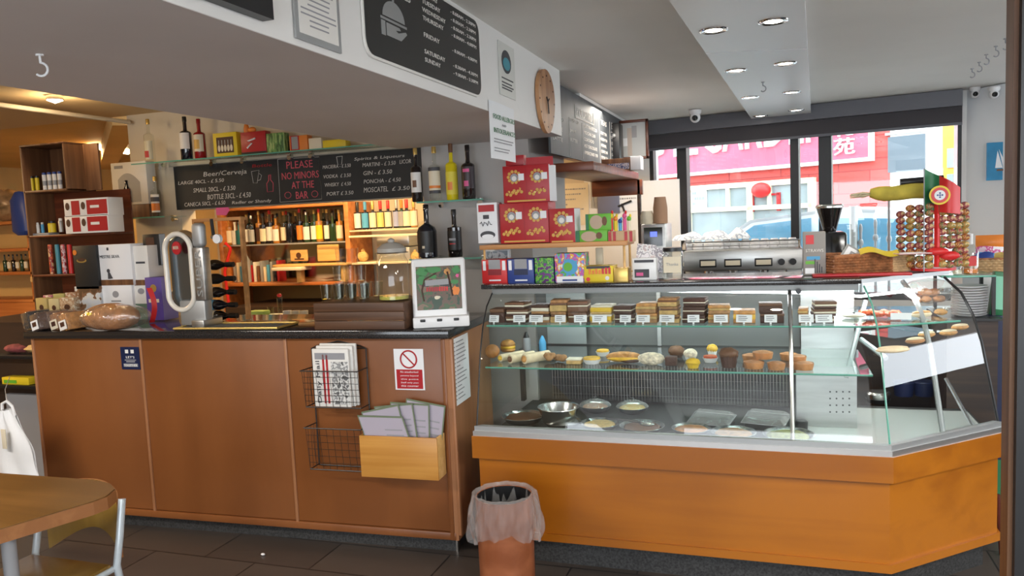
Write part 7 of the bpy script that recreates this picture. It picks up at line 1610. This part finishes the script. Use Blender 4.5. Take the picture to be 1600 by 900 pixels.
for (p1_, p2_) in ((575, 632), (663, 728)):
    zt_, zb_ = nl(530, p1_)[1], nl(530, p2_)[1]; d = -.085
    mb = MB(); fx0, fx1 = x0 - .0, x1
    mb.tube([(fx0, .02, zt_), (fx0 - .01, d, zt_), (fx1 + .0, d, zt_), (fx1, .02, zt_)], .003, m_wire, 6).tube([(fx0, .02, zb_), (fx0, d + .02, zb_), (fx1, d + .02, zb_), (fx1, .02, zb_)], .003, m_wire, 6)
    for k in range(9):
        t_ = k / 8; mb.tube([(fx0 + (fx1 - fx0) * t_, d, zt_), (fx0 + (fx1 - fx0) * t_, d + .02, zb_)], .0012, m_wire, 4)
    for k in range(1, 6): z = zb_ + (zt_ - zb_) * k / 6; mb.tube([(fx0, d + .02 - .02 * k / 6, z), (fx1, d + .02 - .02 * k / 6, z)], .0012, m_wire, 4)
    for k in range(4): t_ = k / 3; mb.tube([(fx0, .02 + (d) * t_, zt_), (fx0, .02 + d * t_, zb_)], .0012, m_wire, 4)
    mb.build('wire_pocket', nr)
# newspapers
m_news = blotch('newsprint_photo', [(.62, .62, .60), (.30, .30, .30), (.70, .70, .68), (.14, .14, .14)], 26, .8)
for i, (dx, dz, lb) in enumerate(((.0, 0, 'front folded newspaper in the wire rack, masthead reading sideways'), (.012, .012, 'second folded newspaper behind the front one in the wire rack'), (.02, .02, 'rearmost folded newspaper in the wire rack'))):
    c = nl(505, 632); top = nl(520, 543)[1]; w = nl(556, 590)[0] - nl(500, 590)[0]; hh = top - nl(520, 632)[1]
    t = thing('newspaper', lb, 'newspaper', at_counter(ox_ + nl(500, 590)[0] + dx, oz + nl(520, 632)[1] + .004, -.062 + .02 * i), CA, 'newspapers in the rack')
    MB().rbox(0, w, 0, .014, 0, hh + dz, m_labelw, .004).build('sheets', t)
    if i == 0:
        MB().box(w * .52, w * .97, -.002, 0, hh * .05, hh * .78, m_news).box(w * .28, w * .33, -.002, 0, hh * .06, hh * .9, m_red).box(w * .38, w * .43, -.002, 0, hh * .06, hh * .9, m_red).box(w * .08, w * .9, -.002, 0, hh * .82, hh * .93, m_greyink).build('front_page', t)
        text('Daily Mail', .03, (w * .20, -.003, hh * .06), (R(90), R(-90), 0), m_ink, t, width=hh * .72, height=w * .14)
# leaflet box
lb0 = CL(563, 745); lb1 = CL(684, 752); d = .085
xq0 = onC(563, 715, -d)[0]; xq1 = onC(684, 720, -d)[0]; zq0 = onC(625, 748, -d)[1]; zq1 = onC(625, 683, -d)[1]
lbx = thing('leaflet_box', 'honey coloured wooden box of leaflets on the counter front', 'box', at_counter(xq0, zq0, -d), CA); w = xq1 - xq0; h = zq1 - zq0
MB().rbox(0, w, 0, .010, 0, h, m_honey, .002).build('front_board', lbx); MB().rbox(w - .01, w, .01, d + .018, 0, h, m_pine, .002).build('side_board', lbx); MB().rbox(0, .01, .01, d + .018, 0, h, m_honey, .002).build('side_board', lbx)
MB().rbox(.01, w - .01, .01, d + .018, 0, .01, m_honey, .002).rbox(.01, w - .01, d + .01, d + .018, .01, h, m_honey, .002).build('back_and_floor', lbx)
m_lilac = pmat('leaflet_lilac', (.42, .38, .45), .5); m_leafg = pmat('leaflet_green_edge', (.16, .20, .12), .5)
for i, (px, py, an, lb) in enumerate(((548, 628, 0, 'front leaflet, lying widest in the wooden box'), (598, 630, 6, 'second leaflet in the wooden box, with an orange spot'), (590, 612, 12, 'third leaflet in the wooden box'), (605, 612, 20, 'fourth leaflet in the wooden box'), (622, 618, 27, 'rearmost leaflet leaning right in the wooden box'))):
    cx2 = (.10 if i == 0 else .06) + .035 * i; t = thing('leaflet', lb, 'leaflet', at_counter(xq0 + cx2 - .03, zq0 + .02, -d + .018 + .012 * i), CA, 'leaflets in the wooden box')
    X = Matrix.Rotation(R(an - 18), 4, 'Y'); Lw, Lh = .235 if i == 0 else .20, .275 + .02 * i
    if i == 0: X = Matrix(((1, 0, -.30, 0), (0, 1, 0, 0), (0, 0, 1, 0), (0, 0, 0, 1)))
    MB().box(0, Lw, 0, .003, .0, Lh, m_leafg, X).box(.006, Lw - .006, -.001, 0, .0, Lh - .008, m_lilac, X).build('sheet', t)
    mb = MB().box(.02, Lw * .45, -.002, -.001, Lh * .62, Lh * .65, m_red, X)
    for k in range(6): mb.box(.02, Lw * .42, -.002, -.001, Lh * (.08 + .08 * k), Lh * (.10 + .08 * k), m_greyink, X).box(Lw * .52, Lw * .9, -.002, -.001, Lh * (.30 + .09 * k), Lh * (.32 + .09 * k), m_greyink, X)
    mb.box(Lw * .52, Lw * .9, -.002, -.001, Lh * .05, Lh * .2, pmat('teal_band', (.12, .28, .28), .5), X)
    mb.build('print', t)

# ================================================================== BIN
bp = Vector((-1.085, 2.955, 0))
bn = thing('waste_bin', 'round brown wooden waste bin lined with a crumpled clear bag', 'bin', bp)
m_binw = wood('bin_wood', (.24, .07, .025), (.36, .12, .05), 'x', 2, .35, .2, 6)
rb = .118; hb = .455
MB().lathe([(rb * .96, 0), (rb * .98, .01), (rb * 1.02, hb), (rb * .97, hb), (rb * .93, .02), (0, .02)], m_binw, 36).build('body', bn)
MB().lathe([(rb * .95, hb - .002), (rb * .92, .05), (0, .05)], m_black, 30, caps=False).build('inner_lining', bn)
rq = random.Random(12); ph = [rq.uniform(0, 6) for _ in range(8)]
def bag(u, v):
    a = 2 * math.pi * u; wob = .005 * math.sin(9 * a + ph[0] + 5 * v) + .004 * math.sin(17 * a + ph[1] - 7 * v) + .003 * math.sin(31 * a + 11 * v)
    if v < .25: r = rb * (.90 + .1 * v / .25) + wob * .5; z = hb - .09 + .105 * v / .25
    elif v < .35: r = rb * 1.03 + (v - .25) * .12 + wob * .6; z = hb + .016 - (v - .25) * .05
    else: k = (v - .35) / .65; r = rb * 1.09 + .022 * math.sin(2.6 * k) + wob * (1 + k); z = hb + .01 - k * (.175 + .03 * math.sin(2 * a + 1) + .008 * math.sin(7 * a))
    return (r * math.cos(a), r * math.sin(a), z)
MB().sheet(bag, 120, 26, m_film).build('clear_bag', bn)

# ================================================================== FOREGROUND TABLE, CHAIR, CARRIER BAG
TZ = .75; tl = thing('cafe_table', 'rounded wooden cafe table in the bottom left corner', 'table', (-3.0, 1.6, 0))
c = onZ(140, 765, TZ); x_r, y_f = -2.085, 2.025; rc = .10
pts = [(-3.6, 2.0), (-2.30, 2.035), (-2.20, 2.02), (-2.13, 1.975), (-2.10, 1.91), (-2.105, 1.86), (-2.20, 1.60), (-2.45, .9), (-3.6, .9)]
wpart(MB().prism(pts, TZ - .003, TZ, m_table), 'tabletop', tl)
n_ = len(pts)
wpart(MB().prism([(-3.6 + (x + 3.6) * 1.002, .9 + (y - .9) * 1.002) for x, y in pts], TZ - .045, TZ - .0031, m_tedge), 'table_edge', tl)
for (x, y) in ((-2.35, 1.75), (-3.4, 1.75), (-2.55, 1.05), (-3.4, 1.05)): wpart(MB().tube([(x, y, TZ - .046), (x, y, 0)], .022, m_greypl, 12), 'leg', tl)
m_tube = pmat('pale_blue_tube', (.55, .60, .63), .3, .2)
ch = thing('cafe_chair', 'cafe chair with a curved plywood back and pale metal frame, tucked at the table', 'chair', (-2.62, 1.9, 0))
yc = 2.13
P = lambda px, py, y: onY(px, py, y)
xr_, xl_ = P(182, 800, yc).x, P(182, 800, yc).x - .40; zt = P(165, 762, yc).z - .03
def back(u, v):
    x = xr_ - .028 - .36 * u; y = yc + .03 + .06 * math.sin(math.pi * u); zb = zt - .25 + .08 * math.sin(math.pi * u); ztp = zt + .02 * math.sin(math.pi * u) ** .5
    return (x, y, zb + (ztp - zb) * v)
o = MB().sheet(back, 16, 5, m_chairply); o.sheet(lambda u, v: (lambda p: (p[0], p[1] + .009, p[2]))(back(1 - u, v)), 16, 5, m_tedge)
o.strip([back(i / 16, 1) for i in range(17)], [(lambda p: (p[0], p[1] + .009, p[2]))(back(i / 16, 1)) for i in range(17)], m_tedge).strip([back(0, i / 5) for i in range(6)], [(lambda p: (p[0], p[1] + .009, p[2]))(back(0, i / 5)) for i in range(6)], m_tedge)
wpart(o, 'backrest', ch)
zs = .40
for x in (xr_, xl_): wpart(MB().tube([(x, yc + .03, zt - .02), (x + (.005), yc, zt - .15), (x, yc - .02, zs), (x, yc + .04, 0)], .0135, m_tube, 12), 'rear_leg', ch)
for x in (xr_ - .01, xl_ + .01): wpart(MB().tube([(x, yc - .02, zs - .01), (x, yc - .40, zs - .01), (x, yc - .44, 0)], .0125, m_tube, 12), 'front_leg', ch)
wpart(MB().rbox(xl_ + .005, xr_ - .005, yc - .42, yc - .04, zs, zs + .014, m_chairply, .005), 'seat', ch)
# carrier bag hanging at the left
yb_ = 2.9; A_ = onY(12, 640, yb_); B_ = onY(62, 738, yb_); x0 = onY(-40, 700, yb_).x
cbg = thing('carrier_bag', 'white plastic carrier bag hanging left of the bar counter', 'bag', (A_.x, yb_, B_.z - .02)); hh = A_.z - B_.z + .02; wr_ = B_.x - A_.x; wl_ = A_.x - x0
def bagf(side):
    def f(u, v):
        if side < 0: u = 1 - u
        k = 1 - v; ww = .12 + .88 * k ** .6; x = (-wl_ + (wl_ + wr_) * u) * ww + .01 * math.sin(9 * v + 4 * u); y = side * (-.06 * math.sin(math.pi * u) * (1 - v * .6) - .006 * math.sin(22 * u + 5 * v)); return (x, y, hh * v)
    return f
m_bagw = pmat('white_bag_plastic', (.78, .79, .80), .45, bump=.3, bscale=10)
MB().sheet(bagf(1), 24, 14, m_bagw).sheet(bagf(-1), 24, 14, m_bagw).build('bag_body', cbg)
MB().tube([(-.04, 0, hh - .01), (-.035, 0, hh + .03), (.0, 0, hh + .045), (.035, 0, hh + .02), (.05, 0, hh - .03)], .008, m_bagw, 8).build('handle', cbg); MB().tube([(0, 0, hh + .045), (-.03, .02, hh + .10), (-.04, .06, hh + .16)], .002, m_steel, 5).build('hanging_hook', cbg)
MB().rbox(.02, .05, -.065, -.06, hh * .45, hh * .75, m_label, .002).build('paper_tag', cbg)
# small white scrap on the floor
p = onZ(411, 868, 0); solo(MB().ball((0, 0, .006), .012, .008, .006, m_paper, 8, 6), 'paper_scrap', 'tiny white paper scrap on the floor in front of the counter', 'litter', (p.x, p.y, .0005))
